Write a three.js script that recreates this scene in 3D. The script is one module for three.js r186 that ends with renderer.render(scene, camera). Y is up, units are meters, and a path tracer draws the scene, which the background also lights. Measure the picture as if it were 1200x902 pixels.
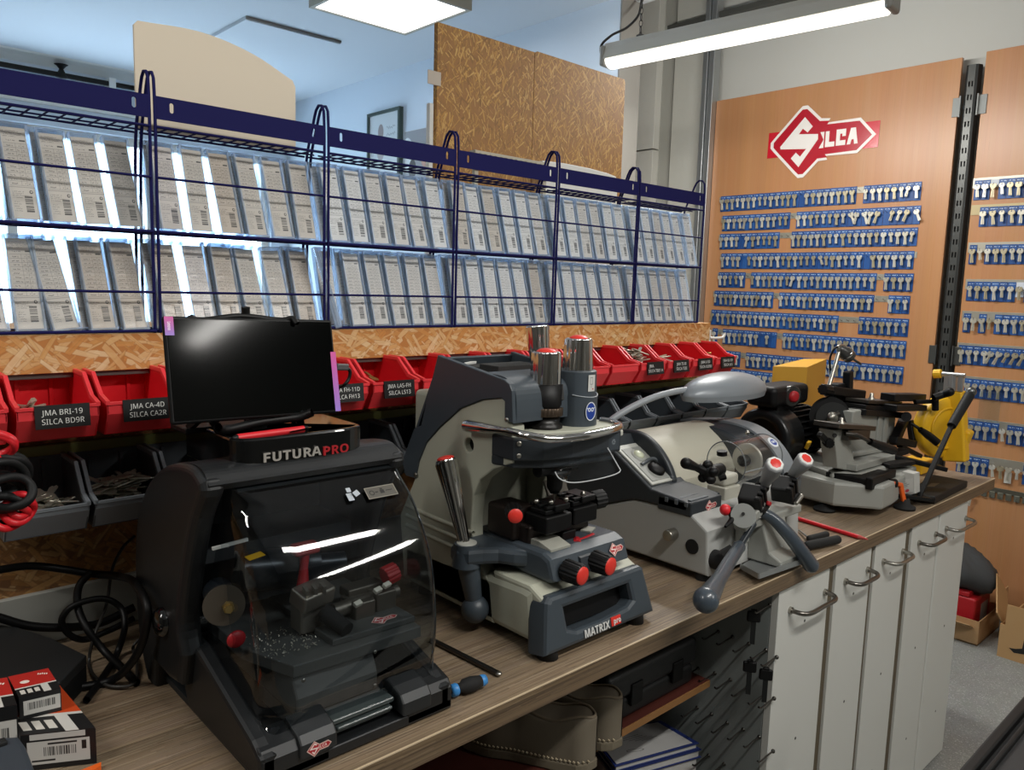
import * as THREE from 'three';
import { RoundedBoxGeometry } from 'three/addons/geometries/RoundedBoxGeometry.js';
import { mergeGeometries } from 'three/addons/utils/BufferGeometryUtils.js';
import { TextGeometry } from 'three/addons/geometries/TextGeometry.js';
import { FontLoader } from 'three/addons/loaders/FontLoader.js';
import { RectAreaLightUniformsLib } from 'three/addons/lights/RectAreaLightUniformsLib.js';

// ---------------------------------------------------------------- camera, sky, lights, exposure
// World: x runs along the workbench, z towards the customer side, y up; the worktop is at y = 0.95 m.
const scene = new THREE.Scene();
const camera = new THREE.PerspectiveCamera(52.72, 1200 / 902, 0.05, 60);
camera.rotation.order = 'YXZ';
camera.position.set(0, 1.57, 0);
camera.rotation.set(THREE.MathUtils.degToRad(-7.22), THREE.MathUtils.degToRad(-42.75), THREE.MathUtils.degToRad(1.65));
const renderer = new THREE.WebGLRenderer({ antialias: true });
renderer.toneMapping = THREE.LinearToneMapping;
renderer.toneMappingExposure = 1.08;
renderer.shadowMap.enabled = true;
RectAreaLightUniformsLib.init();
scene.background = new THREE.Color().setRGB(0.76, 0.88, 1.0);      // bright overcast sky outside the rear window
scene.backgroundIntensity = 7;
const TUBE_LIGHT = 90;        // radiance of the tube fittings
const PANEL_LIGHT = 10;       // radiance of the ceiling panel in the back room

// ---------------------------------------------------------------- helpers
let seed = 20240611;
const rnd = () => { seed = (seed * 1664525 + 1013904223) >>> 0; return seed / 4294967296; };
const rr = (a, b) => a + (b - a) * rnd();
const V = (a) => new THREE.Vector3(a[0], a[1], a[2]);
const lerp3 = (a, b, t) => [a[0] + (b[0] - a[0]) * t, a[1] + (b[1] - a[1]) * t, a[2] + (b[2] - a[2]) * t];
const add3 = (a, b, s = 1) => [a[0] + b[0] * s, a[1] + b[1] * s, a[2] + b[2] * s];

const used = new Map();
function numbered(name) {
  const n = used.get(name) ?? 0; used.set(name, n + 1);
  return n ? name + '_' + String(n).padStart(3, '0') : name;
}
function clean(g) {                     // plain non-indexed geometry with position, normal and uv
  let q = g.index ? g.toNonIndexed() : g;
  for (const k of Object.keys(q.attributes)) if (!['position', 'normal', 'uv'].includes(k)) q.deleteAttribute(k);
  q.morphAttributes = {};
  if (!q.attributes.normal) q.computeVertexNormals();
  return q;
}
function boxUV(g) {                     // uv in metres by the dominant axis of each face
  const p = g.attributes.position, n = p.count, uv = new Float32Array(n * 2);
  const a = new THREE.Vector3(), b = new THREE.Vector3(), c = new THREE.Vector3();
  for (let i = 0; i < n; i += 3) {
    a.fromBufferAttribute(p, i); b.fromBufferAttribute(p, i + 1); c.fromBufferAttribute(p, i + 2);
    const nr = b.clone().sub(a).cross(c.clone().sub(a)), ax = Math.abs(nr.x), ay = Math.abs(nr.y), az = Math.abs(nr.z);
    [a, b, c].forEach((v, k) => {
      const [s, t] = ax >= ay && ax >= az ? [v.z, v.y] : ay >= az ? [v.x, v.z] : [v.x, v.y];
      uv[(i + k) * 2] = s; uv[(i + k) * 2 + 1] = t;
    });
  }
  g.setAttribute('uv', new THREE.BufferAttribute(uv, 2));
  return g;
}
function merged(geoms) {
  const list = (Array.isArray(geoms) ? geoms : [geoms]).flat(3).map((g) => {
    const keep = g.userData.keepUV, q = clean(g);
    if (!keep || !q.attributes.uv) boxUV(q);
    return q;
  });
  return list.length === 1 ? list[0] : mergeGeometries(list);
}
function tagged(o, { label, category, group, kind } = {}) {
  if (label) o.userData.label = label;
  if (category) o.userData.category = category;
  if (group) o.userData.group = group;
  if (kind) o.userData.kind = kind;
  return o;
}
function mesh(name, material, geoms, parent = scene, inverse = null) {
  const g = merged(geoms);
  if (inverse) g.applyMatrix4(inverse);
  const m = new THREE.Mesh(g, material);
  m.name = parent === scene ? numbered(name) : name;
  m.castShadow = m.receiveShadow = true;
  parent.add(m);
  return m;
}
const struct = (name, material, geoms) => tagged(mesh(name, material, geoms), { kind: 'structure' });
// a thing whose parts are modelled in world coordinates and stored about its own base
function thing(name, label, category, at, group) {
  const o = new THREE.Group(); o.name = numbered(name); o.position.set(...at); scene.add(o);
  tagged(o, { label, category, group });
  const inv = new THREE.Matrix4().makeTranslation(-at[0], -at[1], -at[2]);
  o.part = (n, mat, geoms, opt = {}) => {
    const parent = opt.under ?? o;
    const k = parent.children.filter((c) => c.userData.base === n).length;
    const m = mesh(k ? n + '_' + String(k).padStart(3, '0') : n, mat, geoms, parent, inv);
    Object.defineProperty(m.userData, 'base', { value: n, enumerable: false });
    return tagged(m, opt);
  };
  return o;
}
// a thing that is one mesh
function single(name, label, category, at, mat, geoms, group) {
  const m = mesh(name, mat, geoms, scene, new THREE.Matrix4().makeTranslation(-at[0], -at[1], -at[2]));
  m.position.set(...at);
  return tagged(m, { label, category, group });
}
function copyOf(root, name, pos, rot, label, group) {
  const c = root.clone(); c.name = numbered(name); c.position.set(...pos); if (rot) c.rotation.set(...rot);
  scene.add(c); c.userData = { ...root.userData };
  return tagged(c, { label, group });
}

// ---- geometry
function B(x0, x1, y0, y1, z0, z1, r = 0, seg = 2) {
  const w = Math.abs(x1 - x0), h = Math.abs(y1 - y0), d = Math.abs(z1 - z0);
  const g = r > 0 ? new RoundedBoxGeometry(w, h, d, seg, Math.min(r, w / 2.01, h / 2.01, d / 2.01)) : new THREE.BoxGeometry(w, h, d);
  return g.translate((x0 + x1) / 2, (y0 + y1) / 2, (z0 + z1) / 2);
}
// box of size s centred at c, turned by Euler angles
function BR(c, s, rot = [0, 0, 0], r = 0) {
  const g = r > 0 ? new RoundedBoxGeometry(...s, 2, Math.min(r, s[0] / 2.01, s[1] / 2.01, s[2] / 2.01)) : new THREE.BoxGeometry(...s);
  return g.applyMatrix4(new THREE.Matrix4().compose(V(c), new THREE.Quaternion().setFromEuler(new THREE.Euler(...rot)), new THREE.Vector3(1, 1, 1)));
}
// bar of rectangular section between two points
function bar(a, b, w, h, r = 0, up = [0, 1, 0]) {
  const A = V(a), Bv = V(b), z = Bv.clone().sub(A), L = z.length(); z.normalize();
  const x = V(up).cross(z).normalize(), y = z.clone().cross(x);
  const g = r > 0 ? new RoundedBoxGeometry(w, h, L, 2, r) : new THREE.BoxGeometry(w, h, L);
  const m = new THREE.Matrix4().makeBasis(x, y, z); m.setPosition(A.add(Bv).multiplyScalar(0.5));
  return g.applyMatrix4(m);
}
function alignY(g, base, dir) {
  const q = new THREE.Quaternion().setFromUnitVectors(new THREE.Vector3(0, 1, 0), V(dir).normalize());
  return g.applyMatrix4(new THREE.Matrix4().compose(V(base), q, new THREE.Vector3(1, 1, 1)));
}
function cyl(a, b, r1, r2 = r1, n = 24) {
  const L = V(b).sub(V(a)).length();
  return alignY(new THREE.CylinderGeometry(r2, r1, L, n).translate(0, L / 2, 0), a, V(b).sub(V(a)).toArray());
}
// lathe of [radius, height] pairs from base along dir
function lathe(base, dir, pts, n = 28) {
  return alignY(new THREE.LatheGeometry(pts.map((p) => new THREE.Vector2(p[0], p[1])), n), base, dir);
}
// ribbed grip: a cylinder whose radius is fluted round its axis
function fluted(a, b, r1, r2, count, depth, seg = 8) {
  const A = V(a), d = V(b).sub(A), L = d.length(), n = count * 4, pos = [], idx = [];
  const prof = [[0, 0], [0, 1], [0.06, 1], [0.94, 1], [1, 1], [1, 0]];
  const rows = [[0, r1 * 0.88], [0.05, r1], [0.95, r2], [1, r2 * 0.86]];
  const g = new THREE.CylinderGeometry(1, 1, 1, n, rows.length - 1);
  const p = g.attributes.position;
  for (let i = 0; i < p.count; i++) {
    const x = p.getX(i), y = p.getY(i) + 0.5, z = p.getZ(i), rad = Math.hypot(x, z);
    const row = rows[Math.round(y * (rows.length - 1))];
    if (rad > 1e-6) {
      const an = Math.atan2(z, x), f = 1 - depth * (0.5 + 0.5 * Math.cos(an * count));
      p.setXYZ(i, Math.cos(an) * row[1] * f, row[0] * L, Math.sin(an) * row[1] * f);
    } else p.setXYZ(i, 0, row[0] * L, 0);
  }
  g.computeVertexNormals();
  return alignY(g, a, d.toArray());
}
function tube(pts, r, { closed = false, seg = 0, sides = 10, tension = 0.5 } = {}) {
  const c = new THREE.CatmullRomCurve3(pts.map(V), closed, 'centripetal', tension);
  return new THREE.TubeGeometry(c, seg || pts.length * 8, r, sides, closed);
}
// tube with a radius that changes along it
function taperTube(pts, radii, seg = 24, sides = 14) {
  const c = new THREE.CatmullRomCurve3(pts.map(V), false, 'centripetal');
  const g = new THREE.TubeGeometry(c, seg, 1, sides, false), p = g.attributes.position;
  for (let i = 0; i <= seg; i++) {
    const t = i / seg, P = c.getPointAt(t), f = t * (radii.length - 1), k = Math.min(radii.length - 2, Math.floor(f)), r = radii[k] + (radii[k + 1] - radii[k]) * (f - k);
    for (let j = 0; j <= sides; j++) {
      const q = i * (sides + 1) + j;
      p.setXYZ(q, P.x + (p.getX(q) - P.x) * r, P.y + (p.getY(q) - P.y) * r, P.z + (p.getZ(q) - P.z) * r);
    }
  }
  g.computeVertexNormals();
  return g;
}
const sph = (c, rx, ry = rx, rz = rx, n = 24) => new THREE.SphereGeometry(1, n, Math.max(8, n >> 1)).scale(rx, ry, rz).translate(...c);
function shapeOf(pts, holes = []) {
  const s = new THREE.Shape(pts.map((p) => new THREE.Vector2(p[0], p[1])));
  for (const h of holes) s.holes.push(new THREE.Path(h.map((p) => new THREE.Vector2(p[0], p[1]))));
  return s;
}
function extr(shape, depth, bevel = 0, seg = 2) {
  const g = new THREE.ExtrudeGeometry(shape, { depth: depth - 2 * bevel, bevelEnabled: bevel > 0, bevelThickness: bevel, bevelSize: bevel, bevelOffset: -bevel, bevelSegments: seg, curveSegments: 16, steps: 1 });
  return g.translate(0, 0, bevel);
}
// outline in (z, y) pushed along x; in (x, y) along z; in (x, z) along y
const profX = (pts, x0, x1, bevel = 0, holes = []) => extr(shapeOf(pts.map(([z, y]) => [-z, y]), holes.map((h) => h.map(([z, y]) => [-z, y]))), x1 - x0, bevel).applyMatrix4(new THREE.Matrix4().makeBasis(new THREE.Vector3(0, 0, -1), new THREE.Vector3(0, 1, 0), new THREE.Vector3(1, 0, 0))).translate(x0, 0, 0);
const profZ = (pts, z0, z1, bevel = 0, holes = []) => extr(shapeOf(pts, holes), z1 - z0, bevel).translate(0, 0, z0);
const profY = (pts, y0, y1, bevel = 0, holes = []) => extr(shapeOf(pts.map(([x, z]) => [x, -z]), holes.map((h) => h.map(([x, z]) => [x, -z]))), y1 - y0, bevel).applyMatrix4(new THREE.Matrix4().makeBasis(new THREE.Vector3(1, 0, 0), new THREE.Vector3(0, 0, -1), new THREE.Vector3(0, 1, 0))).translate(0, y0, 0);
const arc = (cx, cy, r, a0, a1, n = 12) => Array.from({ length: n + 1 }, (_, i) => { const a = (a0 + (a1 - a0) * i / n) * Math.PI / 180; return [cx + r * Math.cos(a), cy + r * Math.sin(a)]; });
// smooth closed or open curve through 2D points
function smooth2(pts, n = 24) {
  const c = new THREE.CatmullRomCurve3(pts.map((p) => new THREE.Vector3(p[0], p[1], 0)), false, 'centripetal');
  return c.getPoints(n).map((p) => [p.x, p.y]);
}
// printed sheet: flat quad through a centre, with its own 0..1 uv
function sheet(c, u, v, w, h, cell = [0, 0, 1, 1]) {
  const U = V(u).normalize(), W = V(v).normalize(), N = U.clone().cross(W).normalize();
  const g = new THREE.PlaneGeometry(w, h);
  const t = g.attributes.uv;
  for (let i = 0; i < t.count; i++) t.setXY(i, cell[0] + (cell[2] - cell[0]) * t.getX(i), cell[1] + (cell[3] - cell[1]) * t.getY(i));
  const m = new THREE.Matrix4().makeBasis(U, N.clone().cross(U), N); m.setPosition(V(c));
  g.applyMatrix4(m); g.userData.keepUV = true;
  return g;
}
// quad through four corners (bottom-left, bottom-right, top-right, top-left)
function quad4(a, b, c, d, nx = 1, ny = 1) {
  const g = new THREE.PlaneGeometry(1, 1, nx, ny), p = g.attributes.position, t = g.attributes.uv;
  for (let i = 0; i < p.count; i++) { const u = t.getX(i), v = t.getY(i); p.setXYZ(i, ...lerp3(lerp3(a, b, u), lerp3(d, c, u), v)); }
  g.computeVertexNormals(); g.userData.keepUV = true;
  return g;
}
// curved sheet with thickness: a strip of [z, y] points swept along x
function stripX(pts, x0, x1, t) {
  const out = [], inn = [];
  pts.forEach((p, i) => {
    const a = pts[Math.max(0, i - 1)], b = pts[Math.min(pts.length - 1, i + 1)], dx = b[0] - a[0], dy = b[1] - a[1], l = Math.hypot(dx, dy) || 1;
    out.push(p); inn.unshift([p[0] - dy / l * t, p[1] + dx / l * t]);
  });
  return profX([...out, ...inn], x0, x1);
}
const zy = (p) => [p[2], p[1]];
const ordinal = ['first', 'second', 'third', 'fourth', 'fifth', 'sixth', 'seventh', 'eighth', 'ninth', 'tenth', 'eleventh', 'twelfth', 'thirteenth', 'fourteenth', 'fifteenth', 'sixteenth', 'seventeenth', 'eighteenth', 'nineteenth', 'twentieth'];
const nth = (i) => i < 20 ? ordinal[i] : i < 29 ? 'twenty-' + ordinal[i - 20] : i === 29 ? 'thirtieth' : 'thirty-' + ordinal[i - 30];

// ---------------------------------------------------------------- materials
const mat = (c, roughness = 0.5, metalness = 0, extra = {}) => new THREE.MeshPhysicalMaterial({ color: c, roughness, metalness, ...extra });
function canvasTex(w, h, draw, { repeat = null, color = true } = {}) {
  const c = document.createElement('canvas'); c.width = w; c.height = h;
  draw(c.getContext('2d'), w, h);
  const t = new THREE.CanvasTexture(c);
  if (color) t.colorSpace = THREE.SRGBColorSpace;
  t.magFilter = THREE.LinearFilter; t.wrapS = t.wrapT = THREE.RepeatWrapping; t.anisotropy = 8;
  if (repeat) t.repeat.set(...repeat);
  return t;
}
const hsl = (h, s, l, a = 1) => `hsla(${h},${s}%,${l}%,${a})`;
function osbTexture(size, metres, vertical = false, base = [34, 48, 52]) {
  return canvasTex(size, size, (g) => {
    g.fillStyle = hsl(base[0] - 4, base[1], base[2] - (vertical ? 8 : 16)); g.fillRect(0, 0, size, size);
    const k = size / metres;
    for (let i = 0; i < (vertical ? 9000 : 5200) * metres * metres + 500; i++) {
      const L = rr(vertical ? 0.012 : 0.015, vertical ? 0.045 : 0.07) * k, W = rr(vertical ? 0.002 : 0.003, vertical ? 0.006 : 0.013) * k, x = rnd() * size, y = rnd() * size;
      const a = (vertical ? Math.PI / 2 : 0) + (rnd() - 0.5) * 2.2, l = base[2] + rr(-12, 12);
      for (const ox of [-size, 0, size]) for (const oy of [-size, 0, size]) {
        if (x + ox < -L || x + ox > size + L || y + oy < -L || y + oy > size + L) continue;
        g.save(); g.translate(x + ox, y + oy); g.rotate(a);
        g.fillStyle = hsl(base[0] + (l - base[2]) * 0.25, base[1] + 4, l, 0.86);
        g.beginPath(); g.moveTo(-L / 2, -W * 0.3); g.lineTo(-L * 0.2, -W / 2); g.lineTo(L / 2, -W * 0.35); g.lineTo(L * 0.42, W * 0.4); g.lineTo(-L * 0.45, W / 2); g.closePath(); g.fill();
        g.strokeStyle = hsl(base[0] - 6, base[1], base[2] - 24, vertical ? 0.25 : 0.4); g.lineWidth = 1; g.stroke();
        g.strokeStyle = hsl(base[0], base[1], l - 9, 0.35);
        for (let q = 0; q < 3; q++) { const yy = rr(-0.3, 0.3) * W; g.beginPath(); g.moveTo(-L * 0.4, yy); g.lineTo(L * 0.4, yy); g.stroke(); }
        g.restore();
      }
    }
  }, { repeat: [1 / metres, 1 / metres] });
}
function grainTexture(w, h, [mu, mv], draw) { return canvasTex(w, h, draw, { repeat: [1 / mu, 1 / mv] }); }
const T = {};
T.osb = osbTexture(1024, 0.8, false, [34, 50, 64]);
T.osbBoard = osbTexture(1024, 0.8, true, [36, 46, 47]);
T.osbDark = osbTexture(512, 0.6, false, [32, 40, 52]);
// oak-look laminate: long fibres along x
T.oak = grainTexture(2048, 1024, [1.6, 0.8], (g, w, h) => {
  g.fillStyle = '#85735c'; g.fillRect(0, 0, w, h);
  for (let i = 0; i < 90; i++) { const y = rnd() * h, t = rr(6, 40); g.fillStyle = hsl(30, rr(12, 22), rr(34, 54), 0.2); g.fillRect(0, y, w, t); }
  for (let i = 0; i < 5200; i++) {
    const y = rnd() * h, x = rnd() * w, L = rr(30, 420), a = rr(0.07, 0.36);
    g.strokeStyle = rnd() < 0.7 ? hsl(28, 22, rr(14, 30), a * 1.25) : hsl(36, 22, rr(58, 72), a); g.lineWidth = rr(0.6, 2.4);
    for (const o of [-w, 0, w]) { g.beginPath(); g.moveTo(x + o, y); g.bezierCurveTo(x + o + L * 0.3, y + rr(-3, 3), x + o + L * 0.6, y + rr(-3, 3), x + o + L, y + rr(-4, 4)); g.stroke(); }
  }
});
T.cherry = grainTexture(1024, 1024, [1.1, 1.1], (g, w, h) => {
  g.fillStyle = '#b58258'; g.fillRect(0, 0, w, h);
  for (let i = 0; i < 120; i++) { const x = rnd() * w, t = rr(8, 70); g.fillStyle = hsl(rr(24, 30), rr(34, 46), rr(46, 60), 0.10); g.fillRect(x, 0, t, h); }
  for (let i = 0; i < 1800; i++) {
    const x = rnd() * w, y = rnd() * h, L = rr(30, 260); g.strokeStyle = hsl(rr(20, 28), 38, rr(36, 62), rr(0.04, 0.14)); g.lineWidth = rr(0.6, 2.6);
    for (const o of [-h, 0, h]) { g.beginPath(); g.moveTo(x, y + o); g.bezierCurveTo(x + rr(-6, 6), y + o + L * 0.3, x + rr(-6, 6), y + o + L * 0.7, x + rr(-4, 4), y + o + L); g.stroke(); }
  }
});
T.floor = canvasTex(1024, 1024, (g, w, h) => {
  g.fillStyle = '#8b8d8a'; g.fillRect(0, 0, w, h);
  for (let i = 0; i < 260; i++) { g.fillStyle = hsl(90, 2, rr(42, 62), 0.10); g.beginPath(); g.ellipse(rnd() * w, rnd() * h, rr(20, 120), rr(20, 90), rnd() * 3, 0, 7); g.fill(); }
  for (let i = 0; i < 26000; i++) { const s = rr(0.8, 4.2); g.fillStyle = rnd() < 0.6 ? hsl(60, 3, rr(68, 92), rr(0.2, 0.7)) : hsl(60, 3, rr(28, 46), rr(0.2, 0.6)); g.fillRect(rnd() * w, rnd() * h, s, s * rr(0.6, 1.6)); }
}, { repeat: [1 / 0.9, 1 / 0.9] });
const noiseTex = (size, metres, lo, hi, n, s0, s1) => canvasTex(size, size, (g) => {
  g.fillStyle = hsl(0, 0, (lo + hi) / 2); g.fillRect(0, 0, size, size);
  for (let i = 0; i < n; i++) { g.fillStyle = hsl(0, 0, rr(lo, hi), 0.5); g.beginPath(); g.arc(rnd() * size, rnd() * size, rr(s0, s1), 0, 7); g.fill(); }
}, { repeat: [1 / metres, 1 / metres], color: false });
T.fine = noiseTex(256, 0.05, 30, 70, 7000, 0.6, 2.2);
T.smudge = noiseTex(512, 0.5, 30, 72, 700, 6, 46);

const M = {
  white: mat('#d9dad6', 0.7), wallShop: mat('#c4c4be', 0.8), wallSkyTint: mat('#c6d2de', 0.8), ceiling: mat('#c3c9cf', 0.85),  // white back room walls have the blue sky light tinted in
  floor: mat('#ffffff', 0.42, 0, { map: T.floor }), osb: mat('#ffffff', 0.7, 0, { map: T.osb, bumpMap: T.osb, bumpScale: 0.0006 }),
  osbBoard: mat('#ffffff', 0.6, 0, { map: T.osbBoard, bumpMap: T.osbBoard, bumpScale: 0.0006 }), osbWall: mat('#ffffff', 0.75, 0, { map: T.osbDark }),
  oak: mat('#ffffff', 0.42, 0, { map: T.oak, bumpMap: T.oak, bumpScale: 0.0003 }), cherry: mat('#ffffff', 0.36, 0, { map: T.cherry }),
  blueSteel: mat('#15154c', 0.75, 0, { specularIntensity: 0.35 }),
  black: mat('#060607', 0.5, 0, { specularIntensity: 0.6 }), wallDim: mat('#55544f', 0.85), blackSoft: mat('#0c0d0e', 0.6, 0, { specularIntensity: 0.7, bumpMap: T.fine, bumpScale: 0.0002 }), blackGloss: mat('#070809', 0.14, 0, { clearcoat: 0.6, clearcoatRoughness: 0.1 }),
  slate: mat('#3b434a', 0.42, 0, { bumpMap: T.fine, bumpScale: 0.0001 }), slateDark: mat('#2a2f34', 0.45, 0, { bumpMap: T.fine, bumpScale: 0.0001 }),
  cream: mat('#aeaf9f', 0.5, 0, { bumpMap: T.fine, bumpScale: 0.00015 }), greyCast: mat('#aaaba8', 0.5, 0.0, { bumpMap: T.fine, bumpScale: 0.0002 }),
  chrome: mat('#d4d2d0', 0.1, 1), steel: mat('#a7a49c', 0.34, 1), steelDark: mat('#5a5753', 0.4, 1), nickel: mat('#c9c4b4', 0.38, 0.6), brass: mat('#b39a63', 0.36, 0.9), alu: mat('#b9bcbd', 0.42, 0.9),
  red: mat('#d3202a', 0.42), redCap: mat('#d8352b', 0.4), redDeep: mat('#a5141d', 0.5), orange: mat('#e2601c', 0.45), yellow: mat('#e3b01e', 0.42), yellowBox: mat('#c8962e', 0.55),
  binGrey: mat('#80878d', 0.45), binDark: mat('#4a5157', 0.5),
  pvcWhite: mat('#dcdcd4', 0.5), beige: mat('#d6cab6', 0.7), rubber: mat('#121212', 0.8),
  doorWhite: mat('#cfcfc9', 0.5), lampGrey: mat('#83898f', 0.35, 0.1), gripGrey: mat('#8e9092', 0.5), blueTip: mat('#3b86c8', 0.4),
  clear: mat('#ffffff', 0.05, 0, { transmission: 1, ior: 1.45, thickness: 0, transparent: false }),
  smoked: mat('#b9c0c4', 0.04, 0, { transmission: 1, ior: 1.5, thickness: 0 }),
  pet: mat('#f2f7fb', 0.16, 0, { transmission: 1, ior: 1.25, thickness: 0, bumpMap: T.smudge, bumpScale: 0.0018 }),
  glass: mat('#eef6fb', 0.02, 0, { transmission: 1, ior: 1.5, thickness: 0 }),
  cardboard: mat('#a9855c', 0.8), shoe: mat('#6f6657', 0.9, 0, { bumpMap: T.fine, bumpScale: 0.0006, sheen: 0.4, sheenRoughness: 0.8 }), shoeIn: mat('#25221f', 0.95), sole: mat('#6f6655', 0.9, 0, { bumpMap: T.fine, bumpScale: 0.001 }),
  shelfRed: mat('#4a2018', 0.55), shelfEdge: mat('#8a6238', 0.6), pegGrey: mat('#838987', 0.6), paper: mat('#bcbcb8', 0.8), folderBlue: mat('#1d2c63', 0.5),
};
const printed = (w, h, draw, rough = 0.5, extra = {}) => mat('#ffffff', rough, 0, { map: canvasTex(w, h, draw), ...extra });
const font = await new FontLoader().loadAsync('fonts/droid/droid_sans_bold.typeface.json');
// raised lettering on a surface: origin at the left foot of the text, u to the right, v up
function letters(text, at, u, v, size, depth, stretch = 1) {
  const g = new TextGeometry(text, { font, size, depth, curveSegments: 4, bevelEnabled: false });
  g.scale(stretch, 1, 1);
  const U = V(u).normalize(), N = U.clone().cross(V(v)).normalize(), W = N.clone().cross(U);
  const m = new THREE.Matrix4().makeBasis(U, W, N); m.setPosition(V(at));
  return g.applyMatrix4(m);
}

// ---------------------------------------------------------------- the setting
struct('floor', M.floor, B(-2.3, 4.6, -0.1, 0, -6.6, 2.8));
struct('wall_right', M.wallShop, B(4.35, 4.55, 0, 3.8, -3.9, 2.8));
struct('wall_front', M.wallDim, B(-2.3, 4.55, 0, 3.8, 2.6, 2.8));
struct('wall_left', M.wallDim, B(-2.3, -2.1, 0, 3.8, -6.5, 2.6));
struct('ceiling', M.ceiling, B(-2.3, 4.55, 3.7, 3.85, -3.9, 2.8));
struct('ceiling_rear', M.ceiling, B(-2.1, 3.36, 3.05, 3.2, -6.5, -1.92));
struct('bulkhead', M.wallShop, B(-2.1, 3.36, 3.05, 3.7, -1.92, -1.8));
// dividing wall of the back room with its free end next to the pillar, and the nook behind it
struct('wall_rear_right', M.wallSkyTint, B(3.2, 3.36, 0, 3.7, -6.5, -2.72));
struct('wall_nook', M.wallShop, B(3.3, 4.5, 0, 3.8, -3.9, -3.72));
struct('darkened_cap_5', mat('#817f79', 0.85), B(3.195, 3.362, 0, 3.05, -2.722, -2.712));  // grey sheet added over the wall end to dull the nearby lamp light
// rear wall with a wide window
struct('wall_back', M.wallSkyTint, [B(-2.1, 0.2, 0, 3.2, -6.6, -6.4), B(3.05, 3.36, 0, 3.2, -6.6, -6.4), B(0.2, 3.05, 0, 0.55, -6.6, -6.4), B(0.2, 3.05, 2.6, 3.2, -6.6, -6.4)]);
const win = struct('window_1', M.white, [B(0.2, 3.05, 0.52, 0.57, -6.42, -6.3), ...[0.2, 1.13, 2.06, 2.99].map((x) => B(x, x + 0.06, 0.55, 2.6, -6.55, -6.46)), B(0.2, 3.05, 2.54, 2.6, -6.55, -6.46), B(0.2, 3.05, 0.55, 0.61, -6.55, -6.46)]);
win.geometry.computeBoundingBox();
for (let i = 0; i < 3; i++) mesh(i ? 'pane_00' + i : 'pane', M.glass, B(0.26 + i * 0.93, 1.13 + i * 0.93, 0.61, 2.54, -6.506, -6.5), win);
struct('trim_1', M.white, profX([[-6.4, 3.05], [-6.25, 3.05], [-6.26, 3.04], [-6.33, 3.03], [-6.37, 3.01], [-6.4, 3.0]], -2.1, 3.2));
struct('trim_2', M.white, B(-2.1, 3.2, 2.74, 2.79, -6.4, -6.37));
// low partition behind the bench, clad in strand board, with a painted skirting strip above the worktop
struct('wall_partition', M.osbWall, B(-2.1, 2.17, 0, 1.454, -1.6, -1.45));
struct('baseboard_bench', mat('#a3a39c', 0.5), B(-2.1, 1.9, 0.95, 1.04, -1.45, -1.438, 0.002));
// pillar of pale blocks at the corner: each block is a piece
{
  const pil = struct('pillar', mat('#a8a79f', 0.85), B(4.2, 4.36, 0, 3.7, -3.58, -3.2));
  const tones = ['#cfcdc4', '#d3d1c8', '#cac8bf'].map((c) => mat(c, 0.8, 0, { bumpMap: T.smudge, bumpScale: 0.004 }));
  let n = 0;
  for (const [z0, z1, off] of [[-3.58, -3.46, 0.3], [-3.452, -3.205, 0]])
    for (let y = 0 - off; y < 3.7; y += 0.62) mesh(n ? 'block_' + String(n++).padStart(3, '0') : 'block', tones[n++ % 3], B(4.14, 4.21, Math.max(0, y), Math.min(3.7, y + 0.612), z0, z1, 0.003), pil);
}
// pale board on the wall between pillar and display, with its dark joint and shadow gap
struct('wall_lining', mat('#cac9c0', 0.8, 0, { bumpMap: T.smudge, bumpScale: 0.003 }), B(4.3, 4.352, 0, 3.6, -3.185, -2.9));
struct('trim_3', mat('#4a4b47', 0.6), [B(4.27, 4.3, 0, 2.52, -2.945, -2.9), B(4.22, 4.36, 3.22, 3.25, -3.2, -2.3)]);
struct('trim_4', M.alu, [B(4.19, 4.26, 0, 3.6, -2.895, -2.862, 0.003), B(4.2, 4.27, 0, 3.6, -2.858, -2.822, 0.003)]);
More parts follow.
